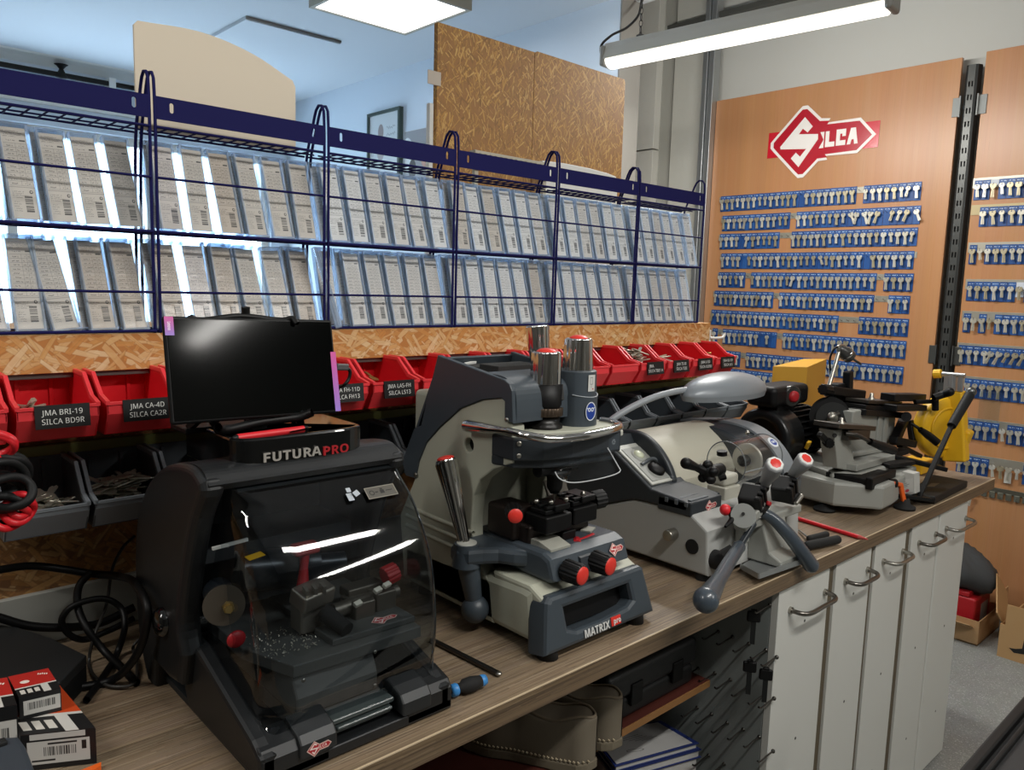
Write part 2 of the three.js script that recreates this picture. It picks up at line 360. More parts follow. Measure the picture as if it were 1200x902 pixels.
// ---------------------------------------------------------------- lamps
function battenLamp(label, a, b, withChain, drop, power = 1) {           // waterproof twin batten: grey base, white diffuser, chains
  const d = V(b).sub(V(a)), L = d.length(); d.normalize();
  const mid = lerp3(a, b, 0.5), t = thing('batten_lamp', label, 'lamp', mid);
  const q = new THREE.Quaternion().setFromUnitVectors(new THREE.Vector3(0, 0, 1), d);
  const put = (g) => g.applyMatrix4(new THREE.Matrix4().compose(V(mid), q, new THREE.Vector3(1, 1, 1)));
  t.part('base', mat('#b9b8b0', 0.5), put(extr(shapeOf([[-0.05, 0], [0.05, 0], [0.042, 0.045], [0.028, 0.07], [-0.028, 0.07], [-0.042, 0.045]]), L, 0.004).translate(0, 0, -L / 2)));
  const dif = t.part('diffuser', new THREE.MeshPhysicalMaterial({ color: '#ffffff', roughness: 0.5, emissive: '#fffaf0', emissiveIntensity: 1.6 }), put(extr(shapeOf([[-0.046, 0], ...arc(0, 0, 0.046, 180, 360, 12), [0.046, 0]].map(([x, y]) => [x, y * 0.8])), L - 0.03, 0.004).translate(0, -0.002, -L / 2 + 0.015)));
  for (const s of [-1, 1]) t.part('end_cap', mat('#8f8f8a', 0.45), put(B(-0.052, 0.052, -0.03, 0.06, s * L / 2 - 0.014, s * L / 2 + 0.014, 0.012)));
  for (const s of [-0.36, 0.36]) {
    const top = add3(mid, d.toArray(), s * L), g = [];
    for (let k = 0; k < Math.floor(drop / 0.026); k++) {
      const y = top[1] + 0.08 + k * 0.026, r = new THREE.TorusGeometry(0.011, 0.0022, 6, 12).scale(0.7, 1.35, 1);
      g.push(r.rotateY(k % 2 ? 0.3 : 1.87).translate(top[0], y, top[2]));
    }
    g.push(B(top[0] - 0.012, top[0] + 0.012, top[1] + 0.06, top[1] + 0.085, top[2] - 0.015, top[2] + 0.015, 0.003));
    if (withChain) t.part('chain', M.steelDark, g);
  }
  const across = d.clone().cross(new THREE.Vector3(0, 1, 0));
  for (const [side, k] of [[0, 1], [1, 0.8], [-1, 0.8]]) {          // the half-round diffuser shines down and to both sides
    const light = new THREE.RectAreaLight('#fffcf6', TUBE_LIGHT * k * power, 0.06, L - 0.08);
    light.position.set(mid[0], mid[1] - (side ? 0.028 : 0.05), mid[2]).addScaledVector(across, side * 0.056);
    light.up.copy(d);
    light.lookAt(light.position.clone().addScaledVector(across, side * 2).add(new THREE.Vector3(0, side ? -0.5 : -2, 0)));
    light.name = 'tube_light'; scene.add(light);
  }
  return t;
}
const lampA = [2.8, 2.6, -2.45], lampB = [2.916, 2.6, -1.237];
battenLamp('long batten lamp with a glowing white tube hung on chains above the key boards', lampA, lampB, true, 0.36);
battenLamp('batten lamp over the middle of the shop floor', [0.3, 2.75, 0.42], [1.8, 2.75, 0.42], true, 0.85, 0.8);
battenLamp('added unseen batten lamp on the far left of the shop', [-1.7, 2.75, -0.9], [-0.5, 2.75, -0.9], true, 0.85, 0.7);  // out-of-view lamp added to brighten the left side
battenLamp('added unseen batten lamp towards the shop entrance', [2.3, 2.75, 1.0], [2.3, 2.75, 2.4], true, 0.85, 0.7);  // out-of-view lamp added for general light, turned to shorten its dome reflection
single('lamp_cable', 'black cable looping up from the left end of the batten lamp', 'cable', lampA, M.black,
  tube([add3(lampA, [0, 0.03, -0.02]), [2.798, 2.62, -2.48], [2.821, 2.68, -2.513], [2.927, 2.76, -2.546], [3.078, 2.84, -2.576], [3.193, 2.93, -2.604], [3.285, 3.04, -2.662]], 0.006));
{
  const t = thing('ceiling_panel', 'square white glowing panel lamp on the back room ceiling', 'lamp', [2.385, 3.0, -3.6]);
  t.part('frame', mat('#a09b8c', 0.5), profY([[2.08, -3.9], [2.69, -3.9], [2.69, -3.3], [2.08, -3.3]], 2.985, 3.05, 0, [[[2.1, -3.88], [2.67, -3.88], [2.67, -3.32], [2.1, -3.32]]]));
  t.part('diffuser', new THREE.MeshPhysicalMaterial({ color: '#ffffff', roughness: 0.6, emissive: '#ffffff', emissiveIntensity: 1.7 }), B(2.1, 2.67, 2.99, 3.02, -3.88, -3.32));
  const l = new THREE.RectAreaLight('#f4f8ff', PANEL_LIGHT, 0.56, 0.55); l.position.set(2.385, 2.98, -3.6); l.lookAt(2.385, 0, -3.6); scene.add(l);
  const u = thing('ceiling_panel', 'grey edge of an unlit ceiling panel above the beige board', 'lamp', [1.4, 3.0, -4.6]);
  const a = [1.99, 3, -5.071], b = [2.598, 3, -5.1], z = a[2];
  u.part('frame', mat('#6f6f6b', 0.7), B(a[0], b[0], 3.035, 3.049, z + 0.6, z + 0.612));
  u.part('diffuser', M.ceiling, B(a[0], b[0], 3.03, 3.049, z, z + 0.6));
}
{
  const t = thing('curtain_rail', 'black curtain rail with a dark knob under the rear ceiling', 'rail', [0.6, 2.68, -6.36]);
  t.part('rail', M.black, [cyl([-0.6, 2.94, -6.3], [2.4, 2.94, -6.3], 0.018, 0.018, 12)]);
  t.part('knob', M.black, lathe([1.47, 2.92, -6.3], [0, 1, 0], [[0, 0], [0.04, 0.005], [0.018, 0.05], [0.014, 0.06], [0.03, 0.08], [0.045, 0.09], [0, 0.09]], 14));
  for (const x of [-0.3, 1.77, 2.2]) t.part('bracket', M.white, B(x, x + 0.045, 2.9, 2.98, -6.4, -6.278));
}

// ---------------------------------------------------------------- wire racks with clear key packs
single('rack_ledge', 'strand board ledge that carries the row of blue wire racks', 'ledge', [1.0, 1.44, -1.5], M.osb, [B(-1.2, 2.145, 1.412, 1.473, -1.412, -1.398, 0.001), B(-1.2, 2.145, 1.455, 1.473, -1.76, -1.412, 0.001)]);
{
  const t = thing('hanging_rail', 'grey steel rail under the strand board ledge that carries the red bins', 'rail', [0.5, 1.4, -1.43]);
  t.part('rail', mat('#6d6a66', 0.4, 0.7), [B(-1.0, 2.14, 1.403, 1.412, -1.425, -1.405, 0.001), B(-1.0, 2.14, 1.36, 1.412, -1.45, -1.4385, 0.001), B(-1.0, 2.14, 1.406, 1.412, -1.4385, -1.425)]);
}
single('lower_rail', 'yellow green edged rail above the dark grey bins', 'rail', [0.5, 1.27, -1.43], mat('#7e8245', 0.5), [B(-1.0, 2.3, 1.268, 1.29, -1.45, -1.435, 0.002)]);
{
  const t = thing('plastic_bracket', 'small white plastic hook bracket at the right end of the ledge', 'bracket', [2.15, 1.41, -1.41]);
  t.part('plate', M.pvcWhite, B(2.146, 2.158, 1.37, 1.45, -1.425, -1.4, 0.002));
  t.part('hook', M.pvcWhite, tube([[2.152, 1.425, -1.4], [2.17, 1.425, -1.385], [2.195, 1.428, -1.38], [2.205, 1.437, -1.38]], 0.004));
}
const RX = 0.1365, RP = 0.3238, RY = 1.473, RZ = -1.4;
const rackSide = ['leftmost', 'second from the left', 'third from the left', 'fourth from the left', 'fifth from the left', 'rightmost'];
{
  const W = RP - 0.006, w = 0.0028;
  const proto = thing('wire_rack', 'blue wire rack with tiers of clear key packs, ' + rackSide[0], 'rack', [0, 0, 0], 'blue wire racks on the ledge');
  const slot = (x) => [...arc(x, 0.384, 0.0035, 0, 180, 6), ...arc(x, 0.374, 0.0035, 180, 360, 6)];
  proto.part('header_plate', M.blueSteel, profZ([[0.004, 0.358], [W, 0.358], [W, 0.395], [0.004, 0.395]], 0.001, 0.0032, 0, [slot(0.03), slot(W - 0.024)]));
  for (const x of [0.003, W]) proto.part('upright', M.blueSteel, [tube([[x, 0.001, 0], [x, 0.2, 0], [x, 0.41, 0], [x, 0.43, -0.004], [x, 0.437, -0.018], [x, 0.43, -0.03], [x, 0.40, -0.045], [x, 0.34, -0.07], [x, 0.2, -0.085], [x, 0.002, -0.09]], w, { seg: 70, sides: 8 }), cyl([x, 0.003, 0], [x, 0.003, -0.09], w, w, 8), cyl([x, 0.172, 0], [x, 0.172, -0.086], w, w, 8)]);
  for (const [y, r] of [[0.345, 0.0022], [0.262, 0.0022], [0.172, 0.0026], [0.07, 0.0022], [0.004, 0.0026]]) proto.part('rail_wire', M.blueSteel, cyl([0.003, y, 0.003], [W, y, 0.003], r, r, 8));
  for (const y of [0.345, 0.172, 0.004]) {
    const g = [cyl([0.003, y, -0.08], [W, y, -0.08], 0.002, 0.002, 6)];
    for (let k = 1; k < 13; k++) g.push(cyl([k * W / 13, y, 0.004], [k * W / 13, y, -0.082], 0.0016, 0.0016, 6));
    for (const z of [0.001, -0.04]) g.push(cyl([0.003, y - 0.001, z], [W, y - 0.001, z], 0.0016, 0.0016, 6));
    proto.part('shelf_grid', M.blueSteel, g);
  }
  proto.position.set(RX, RY, RZ);
  for (let k = 1; k < 6; k++) copyOf(proto, 'wire_rack', [RX + RP * k, RY, RZ], null, 'blue wire rack with tiers of clear key packs, ' + rackSide[k]);
}
// printed cards: rows of faint print, a ruled table and a bar code, all too small to read
function cardTex(paper, ink, v) {
  return canvasTex(160, 560, (g, w, h) => {
    g.fillStyle = paper; g.fillRect(0, 0, w, h);
    g.strokeStyle = ink; g.fillStyle = ink;
    const scrib = (x, y, len, s, a) => { g.globalAlpha = a; for (let q = 0; q < len; q += s * 0.9) if (rnd() < 0.82) g.fillRect(x + q, y - s * rr(0.4, 1), s * 0.62, s * 0.8); g.globalAlpha = 1; };
    for (let i = 0; i < 4; i++) scrib(16, 24 + i * 11, rr(70, 125), 5, 0.5);
    g.globalAlpha = 0.85; g.fillRect(112, 74, 36, 9); g.globalAlpha = 1;
    scrib(16, 82, 70, 6, 0.6);
    g.lineWidth = 1.4; g.globalAlpha = 0.55;
    for (let i = 0; i < 11; i++) { g.beginPath(); g.moveTo(12, 98 + i * 26); g.lineTo(150, 98 + i * 26); g.stroke(); }
    for (const x of [84, 118]) { g.beginPath(); g.moveTo(x, 98); g.lineTo(x, 358); g.stroke(); }
    for (let i = 0; i < 10; i++) { scrib(24, 116 + i * 26, rr(30, 56), 7, 0.6); scrib(92, 116 + i * 26, 18, 7, 0.5); scrib(126, 116 + i * 26, 12, 7, 0.5); }
    g.globalAlpha = 0.25; g.fillRect(0, 366, w, 5); g.globalAlpha = 0.8;
    g.beginPath(); g.arc(132, 396, 11, 0, 7); g.fill(); g.globalAlpha = 1; g.fillStyle = paper; g.beginPath(); g.arc(133, 395, 6, 0, 7); g.fill(); g.fillStyle = ink;
    for (let i = 0; i < 4; i++) scrib(16, 398 + i * 12, rr(40, 100), 5, 0.5);
    for (let y = 420; y < 520; y += rr(2, 7)) { g.globalAlpha = 0.85; g.fillRect(86, y, 48, rr(1, 4)); }
    g.globalAlpha = 1;
    for (let i = 0; i < 5; i++) scrib(16, 460 + i * 14, rr(30, 56), 5, 0.45);
  });
}
{
  const papers = [['#c7b4a2', '#2e2824'], ['#d0c2b4', '#322d2b'], ['#dcd2c9', '#343130'], ['#e6dfd9', '#363434'], ['#9f958b', '#242220'], ['#d2c4ba', '#3a353a']];
  const W = 0.0425, Hh = 0.164, D = 0.012, rimMat = mat('#eef6ff', 0.35, 0, { transmission: 0.85, ior: 1.3, thickness: 0 });
  const protos = papers.map(([p, k], i) => {
    const card = mat('#ffffff', 0.6, 0, { map: cardTex(p, k, i) });
    const make = (label) => {
      const t = thing('key_pack', label, 'package', [0, 0, 0], 'clear key packs in the wire racks');
      t.part('shell', M.pet, [B(-W / 2, W / 2, 0, Hh, -D, 0, 0.003, 1)]);
      t.part('rim', rimMat, [B(-W / 2, -W / 2 + 0.0035, 0, Hh, -D - 0.0005, 0.0006, 0.001, 1), B(W / 2 - 0.0035, W / 2, 0, Hh, -D - 0.0005, 0.0006, 0.001, 1), B(-W / 2, W / 2, 0, 0.004, -D - 0.0005, 0.0006, 0.001, 1), B(-W / 2, W / 2, Hh - 0.004, Hh, -D - 0.0005, 0.0006, 0.001, 1)]);
      t.part('card', card, [B(-0.0178, 0.0178, 0.005, Hh - 0.007, -0.0052, -0.0042), sheet([0, 0.081, -0.004], [1, 0, 0], [0, 1, 0], 0.0356, 0.151)]);
      return t;
    };
    return { make, t: null };
  });
  const nPacks = [];
  for (let k = 0; k < 6; k++) for (let row = 0; row < 2; row++) for (let i = 0; i < 6; i++) {
    if (k === 0 && i < (row ? 1 : 1)) continue;
    const shadeMix = k < 2 ? [0, 0, 1, 1, 5] : k < 4 ? [1, 2, 2, 3] : [2, 3, 3, 3];  // left racks draw browner papers: backlit shade put into the card colour
    let v = shadeMix[Math.floor(rnd() * shadeMix.length)];
    if (k === 0 && row === 0 && i === 5) v = 4;
    const x = RX + RP * k + 0.034 + i * 0.0512 + rr(-0.002, 0.002), y = RY + (row ? 0.006 : 0.176);
    let roll = (k === 0 ? 0.03 : k < 3 ? 0.018 : 0.01) + rr(-0.02, 0.03);
    if (k === 0 && row === 1 && i === 3) roll = 0.13;
    const turn = (k === 2 && row === 1 && i === 0) ? 1.1 : rr(-0.04, 0.04);
    const tilt = [-0.36, -0.32, -0.28, -0.25, -0.24, -0.24][k] + rr(-0.02, 0.02);
    const label = `clear key pack, ${i === 5 ? 'last' : ordinal[i]} on the ${row ? 'lower' : 'upper'} tier of the ${k === 5 ? 'rightmost' : k ? ordinal[k] : 'leftmost'} rack`;
    const pr = protos[v], at = [x, y, RZ - 0.006];
    let o;
    if (!pr.t) { o = pr.t = pr.make(label); o.position.set(...at); } else o = copyOf(pr.t, 'key_pack', at, null, label);
    o.rotation.set(tilt, turn, roll, 'YXZ');
    nPacks.push([o, label, tilt, roll, k, row, i, v]);
  }
  // the pack queued behind each front one
  for (const [o, label, tilt, roll, k, row, i, v] of nPacks) {
    const dx = rr(-0.012, -0.003);
    if (k < 2 && rnd() < 0.35) continue;
    const c = copyOf(protos[v].t, 'key_pack', [o.position.x + dx, o.position.y + 0.001, o.position.z - 0.024], null, label.replace('clear key pack,', 'clear key pack behind the'), 'clear key packs queued in the wire racks');
    c.rotation.set(tilt + 0.03, rr(-0.05, 0.05), roll + rr(-0.02, 0.02), 'YXZ');
  }
}
// ---------------------------------------------------------------- things behind and above the racks
{
  const z = -1.47, pts = [[0.456, 1.823], [0.456, 1.995], ...smooth2([[0.463, 2.003], [0.573, 2.009], [0.668, 1.992], [0.749, 1.959]], 16), [0.755, 1.947], [0.755, 1.823]];
  single('display_board', 'plain beige board with a rounded top edge standing on the racks', 'board', [0.6, 1.823, z], M.beige, profZ(pts, z - 0.006, z, 0.001));
}
{
  const zb = -1.8, seam = 1.72;
  const t = thing('board_screen', 'large strand board screen of two sheets above the racks', 'board', [1.75, 1.84, zb]);
  t.part('sheet', M.osbBoard, B(1.349, seam - 0.001, 1.84, 2.284, zb - 0.018, zb, 0.0015));
  t.part('sheet', M.osbBoard, profZ([[seam + 0.001, 1.84], [2.155, 1.84], [2.155, 2.278], [2.15, 2.287], [seam + 0.012, 2.289], [seam + 0.001, 2.28]], zb - 0.0185, zb - 0.0005, 0.001));
  t.part('bracket', mat('#b2a89c', 0.5), B(1.315, 1.36, 2.115, 2.152, zb + 0.0005, zb + 0.003, 0.001));
  t.part('post', M.white, B(1.335, 1.348, 0, 2.07, zb - 0.03, zb - 0.012, 0.002));
}
{
  const z = -1.62, t = thing('slotted_rail', 'pale slotted metal rail with dark clips lying on top of the racks', 'rail', [1.4, 1.9, z]);
  const a = [1.339, 1.922, -1.62], b = [1.613, 1.911, -1.62];
  const slots = []; for (let k = 0; k < 14; k++) { const x = a[0] + 0.012 + k * 0.0185; if (x + 0.012 < b[0]) slots.push([[x, a[1] - 0.006], [x + 0.009, a[1] - 0.006], [x + 0.009, a[1] - 0.010], [x, a[1] - 0.010]]); }
  t.part('strip', mat('#b9b3a2', 0.5, 0.2), [profZ([[a[0], a[1] - 0.05], [b[0], a[1] - 0.05], [b[0], a[1]], [a[0], a[1]]], z, z + 0.004, 0, slots), B(a[0], b[0], a[1] - 0.004, a[1] + 0.001, z - 0.02, z + 0.002)]);
  for (const x of [a[0] + 0.01, b[0] - 0.01]) t.part('leg', mat('#b9b3a2', 0.5, 0.2), B(x - 0.006, x + 0.006, 1.474, a[1] - 0.02, z - 0.012, z - 0.001));
  for (let k = 0; k < 9; k++) t.part('clip', mat('#35423f', 0.5), BR([a[0] + 0.02 + k * 0.026, a[1] - 0.022 + rr(-0.004, 0.004), z + 0.008], [0.018, 0.009, 0.008], [0, 0, rr(-0.4, 0.4)], 0.002));
}
single('curved_panel', 'white panel with a curved top edge in front of the strand board screen', 'panel', [1.8, 1.87, -1.7], M.white,
  profZ([[1.673, 1.886, -1.7].slice(0, 2), [1.67, 1.945, -1.7].slice(0, 2), [1.758, 1.949, -1.7].slice(0, 2), [1.875, 1.948, -1.7].slice(0, 2), [1.966, 1.943, -1.7].slice(0, 2), [2.009, 1.937, -1.7].slice(0, 2), [2.019, 1.919, -1.7].slice(0, 2), [[2.019, 1.919, -1.7][0], 1.474], [[1.673, 1.886, -1.7][0], 1.474]], -1.715, -1.7, 0.002));
// two pictures on the back room's right wall
function picture(label, z0, z1, y0, y1, frame, draw) {
  const t = thing(frame ? 'framed_picture' : 'photo_print', label, 'picture', [3.19, (y0 + y1) / 2, (z0 + z1) / 2]);
  t.part('backing', M.white, B(3.178, 3.199, y0 + 0.01, y1 - 0.01, z0 + 0.01, z1 - 0.01));
  if (frame) t.part('frame', mat(frame, 0.4), [B(3.165, 3.199, y1 - 0.022, y1, z0, z1), B(3.165, 3.199, y0, y0 + 0.022, z0, z1), B(3.165, 3.199, y0 + 0.022, y1 - 0.022, z0, z0 + 0.022), B(3.165, 3.199, y0 + 0.022, y1 - 0.022, z1 - 0.022, z1)]);
  t.part('print', printed(256, 256, draw, 0.3), quad4([3.176, y0 + 0.012, z0 + 0.012], [3.176, y0 + 0.012, z1 - 0.012], [3.176, y1 - 0.012, z1 - 0.012], [3.176, y1 - 0.012, z0 + 0.012]));
}
{
  const soft = (g, w, h, list) => { for (const [c, x, y, r] of list) { g.fillStyle = c; g.beginPath(); g.ellipse(x * w, y * h, r * w, r * h * 1.3, 0, 0, 7); g.fill(); } };
  const a = [3.18, 2.788, -5.068], b = [3.18, 2.783, -4.653], c = [3.18, 2.623, -4.609], d = [3.18, 2.609, -4.276];
  picture('dark framed picture with a pale figure print on the back room wall', a[2], b[2], a[1] - 0.5, (a[1] + b[1]) / 2, '#33413c', (g, w, h) => {
    g.fillStyle = '#c3c9cc'; g.fillRect(0, 0, w, h); soft(g, w, h, [['#a79fa0', 0.4, 0.55, 0.12], ['#8d8280', 0.4, 0.28, 0.09], ['#b5b9bd', 0.12, 0.5, 0.1]]);
    g.strokeStyle = '#8f979c'; g.lineWidth = 3; for (let i = 0; i < 3; i++) { g.beginPath(); for (let x = 150; x < 225; x += 6) g.lineTo(x, 60 + i * 26 + rr(-6, 6)); g.stroke(); }
  });
  picture('unframed photo print beside the framed picture in the back room', c[2], d[2], c[1] - 0.4, (c[1] + d[1]) / 2, null, (g, w, h) => {
    g.fillStyle = '#8d8f93'; g.fillRect(0, 0, w, h); soft(g, w, h, [['#cfd4d8', 0.1, 0.4, 0.22], ['#c9a68a', 0.3, 0.35, 0.1], ['#b58f80', 0.75, 0.5, 0.14], ['#d7c3b4', 0.88, 0.3, 0.06], ['#4a4644', 0.3, 0.7, 0.14]]);
  });
}
// ---------------------------------------------------------------- plastic bins
const BP = 0.1183;
function binParts(t, m, edge, o) {         // local: back at z = 0, front at z = +0.155, base y = 0, width 0.108
  const w = o.w / 2, prof = [[0, 0], [o.d - 0.02, 0], [o.d, 0.035], [o.d, o.lip], [o.d * 0.80, o.lip + 0.006], [o.d * 0.55, o.h], [0, o.h]];
  for (const s of [-1, 1]) t.part('side', m, profX(prof, s > 0 ? w - 0.0025 : -w, s > 0 ? w : -w + 0.0025, 0.0005));
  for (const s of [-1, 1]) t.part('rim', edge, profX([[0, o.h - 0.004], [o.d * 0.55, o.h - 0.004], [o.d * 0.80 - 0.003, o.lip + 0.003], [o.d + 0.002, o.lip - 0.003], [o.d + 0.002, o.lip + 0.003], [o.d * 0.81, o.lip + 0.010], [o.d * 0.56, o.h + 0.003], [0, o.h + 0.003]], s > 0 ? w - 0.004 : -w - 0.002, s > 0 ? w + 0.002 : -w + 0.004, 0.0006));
  t.part('base', m, B(-w, w, 0, 0.003, 0, o.d - 0.02));
  t.part('back', m, [B(-w, w, 0, o.h, 0, 0.003), ...[-0.45, 0.45].map((q) => B(q * w - 0.003, q * w + 0.003, 0.02, o.h - 0.005, 0.003, 0.007, 0.001))]);
  t.part('front_lip', edge, [profX([[o.d - 0.021, 0], [o.d, 0.034], [o.d, o.lip], [o.d - 0.003, o.lip], [o.d - 0.003, 0.036], [o.d - 0.025, 0.002]], -w, w), B(-w, w, o.lip - 0.004, o.lip + 0.001, o.d - 0.002, o.d + 0.002, 0.0006)]);
}
{
  const R = { w: 0.107, d: 0.165, h: 0.09, lip: 0.052 }, bx = (k) => 0.275 + BP * k, by = 1.325, bz = -1.438;
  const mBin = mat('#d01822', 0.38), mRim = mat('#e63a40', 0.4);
  const words = ['', 'JMA BRI-19|SILCA BD9R', 'JMA CA-4D|SILCA CA2R', '', '', 'JMA FH-11D|SILCA FH13', 'JMA LAS-FH|SILCA LS13', '', '', '', '', '', '', 'JMA|SILCA TBE1 H', 'JMA TE-8I|SILCA TE8I', 'JMA U-5D|SILCA UL050', 'JMA UL-5D|SILCA UL5'];
  const say = ['red bin cut by the left edge of the picture', 'red bin labelled JMA BRI-19', 'red bin labelled JMA CA-4D, left of the tablet', 'red bin hidden behind the left half of the tablet', 'red bin hidden behind the right half of the tablet', 'red bin with a label ending FH13 just right of the tablet', 'red bin labelled JMA LAS-FH', 'red bin just left of the slate shroud of the milling machine', 'red bin behind the slate shroud of the milling machine', 'red bin behind the tray on top of the milling machine', 'red bin behind the left chrome turret of the milling machine', 'red bin seen between the two chrome turrets', 'unlabelled empty red bin just right of the chrome turrets', 'red bin heaped with keys above its label', 'red bin third from the right end of the row', 'red bin next to last at the right end of the row', 'rightmost red bin, beside the wooden key board'];
  const proto = thing('storage_bin', say[0], 'bin', [0, 0, 0], 'red bins under the ledge');
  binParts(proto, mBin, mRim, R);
  for (let k = -1; k < 16; k++) {
    const i = k + 1, at = [bx(k), by, bz];
    const o = k < 0 ? proto : copyOf(proto, 'storage_bin', at, null, say[i]);
    if (k < 0) o.position.set(...at);
  }
  for (let k = 0; k < 16; k++) {
    const i = k + 1; if (!words[i]) continue;
    const x = bx(k) + 0.004, t = thing('bin_label', `black label plate reading ${words[i].replace('|', ' over ')} on a red bin`, 'label', [x, by + 0.04, bz + R.d + 0.004]);
    t.part('plate', M.black, BR([x, by + 0.038, bz + R.d + 0.0035], [0.072, 0.034, 0.002], [-0.12, 0, 0]));
    t.part('print', printed(512, 240, (g, w, h) => {
      g.fillStyle = '#0c0c0d'; g.fillRect(0, 0, w, h); g.fillStyle = '#e8e8e4'; g.font = '76px sans-serif'; g.textBaseline = 'middle'; g.textAlign = 'center';
      const [a, b] = words[i].split('|'); g.fillText(a, a.length < 4 ? w * 0.25 : w / 2, h * 0.32, w * 0.9); g.fillText(b, w / 2, h * 0.7, w * 0.9);
    }), sheet([x, by + 0.0381, bz + R.d + 0.0048], [1, 0, 0], [0, 1, -0.12], 0.072, 0.034));
  }
  // keys lying in the bins
  const blank = extr(shapeOf([...arc(0, 0, 0.0105, -60, 240, 10), [-0.004, -0.012], [-0.004, -0.036], [0, -0.04], [0.004, -0.036], [0.004, -0.012]]), 0.002);
  const heap = (label, cx, y, cz, n, w, d, hh) => {
    const g = []; for (let i = 0; i < n; i++) g.push(blank.clone().applyMatrix4(new THREE.Matrix4().compose(new THREE.Vector3(cx + rr(-w, w), y + rnd() * hh, cz + rr(-d, d)), new THREE.Quaternion().setFromEuler(new THREE.Euler(-Math.PI / 2 + rr(-0.5, 0.5), rr(-0.4, 0.4), rr(0, 6.2))), new THREE.Vector3(1, 1, 1))));
    tagged(single('key_heap', label, 'keys', [cx, y, cz], rnd() < 0.4 ? M.brass : M.nickel, g), { kind: 'stuff' });
  };
  heap('heap of key blanks in the labelled red bin near the right end', bx(12), by + 0.014, bz + 0.085, 60, 0.02, 0.03, 0.07);
  heap('few key blanks lying in the red bin labelled JMA LAS-FH', bx(5) - 0.018, by + 0.022, bz + 0.1, 14, 0.008, 0.016, 0.036);
  heap('key blanks lying in the third red bin from the right end', bx(13) - 0.018, by + 0.022, bz + 0.1, 16, 0.008, 0.016, 0.036);
  heap('single loose key blanks in the rightmost red bin', bx(15) - 0.022, by + 0.03, bz + 0.1, 8, 0.004, 0.014, 0.034);
  heap('a few key blanks in the red bin labelled JMA BRI-19', bx(0) - 0.018, by + 0.02, bz + 0.1, 12, 0.01, 0.016, 0.03);
  // dark grey bins of the lower row
  const G = { w: 0.110, d: 0.15, h: 0.095, lip: 0.045 }, gx = (k) => 0.317 - 0.0592 + BP * k + BP * 0, gy = 1.178, gz = -1.434;
  const p2 = thing('storage_bin', 'dark grey bin with loose keys at the far left of the lower row', 'bin', [0, 0, 0], 'dark grey bins of the lower row');
  binParts(p2, M.binDark, M.binGrey, G);
  for (let k = 0; k < 17; k++) {
    const at = [gx(k), gy, gz];
    const name = k === 1 ? 'dark grey bin with a heap of keys, left of the black milling machine' : k < 4 ? `dark grey bin behind the black domed machine, ${ordinal[k]} of the lower row` : k < 10 ? `dark grey bin behind the key milling machine, ${ordinal[k]} of the lower row` : `empty dark grey bin under the lamp arm, ${ordinal[k - 10]} of those right of the chrome turrets`;
    if (k === 0) p2.position.set(...at); else copyOf(p2, 'storage_bin', at, null, name);
  }
  heap('thin layer of keys in the far left grey bin', gx(0), gy + 0.012, gz + 0.08, 60, 0.022, 0.026, 0.034);
  heap('heap of keys in the second grey bin', gx(1), gy + 0.012, gz + 0.08, 70, 0.022, 0.024, 0.05);
}

// ---------------------------------------------------------------- wooden key boards on the right wall
const KX = 4.25;
{
  const t = thing('wall_board', 'wide cherry wood board with the red and white sign and rows of keys', 'board', [KX + 0.01, 0.05, -2.12]);
  t.part('panel', M.cherry, B(KX, KX + 0.02, 0.05, 2.735, -2.82, -1.445, 0.0015));
  const u = thing('wall_board', 'cherry wood board at the right edge of the picture', 'board', [KX + 0.01, 0.05, -0.6]);
  u.part('panel', M.cherry, B(KX, KX + 0.02, 0.05, 2.742, -1.342, 0.2, 0.0015));
}
{
  const t = thing('slotted_upright', 'tall dark grey slotted steel upright between the two wooden boards', 'upright', [KX + 0.02, 0, -1.393]);
  const holes = [];
  for (let y = 0.15; y < 2.63; y += 0.0625) for (const z of [-0.007, 0.007]) holes.push([[z - 0.0035, y], [z + 0.0035, y], [z + 0.0035, y + 0.026], [z - 0.0035, y + 0.026]]);
  const front = extr(shapeOf([[-0.016, 0], [0.016, 0], [0.016, 2.69], [-0.016, 2.69]], holes), 0.002).applyMatrix4(new THREE.Matrix4().makeRotationY(-Math.PI / 2)).translate(KX - 0.012, 0, -1.393);
  t.part('face', mat('#4b4c4a', 0.35, 0.5), front);
  t.part('core', M.black, B(KX + 0.0, KX + 0.008, 0, 2.68, -1.41, -1.376));
  for (const s of [-1, 1]) t.part('flank', mat('#3a3b3a', 0.35, 0.5), profY([[KX - 0.014, -1.393 + s * 0.015], [KX - 0.008, -1.393 + s * 0.026], [KX + 0.02, -1.393 + s * 0.036], [KX + 0.022, -1.393 + s * 0.032], [KX - 0.004, -1.393 + s * 0.02], [KX - 0.010, -1.393 + s * 0.013]], 0, 2.69));
  for (const [y, m] of [[2.5, mat('#8a8d8b', 0.55, 0.2)], [1.29, mat('#4f504e', 0.4, 0.5)], [0.42, mat('#7a7d7b', 0.5, 0.3)]]) for (const s of [-1, 1]) t.part('clip', m, [B(KX - 0.02, KX - 0.004, y - 0.05, y + 0.05, -1.393 + s * 0.036, -1.393 + s * 0.042), B(KX - 0.006, KX - 0.001, y - 0.045, y + 0.045, -1.393 + s * 0.036, -1.393 + s * 0.075, 0.001)]);
}
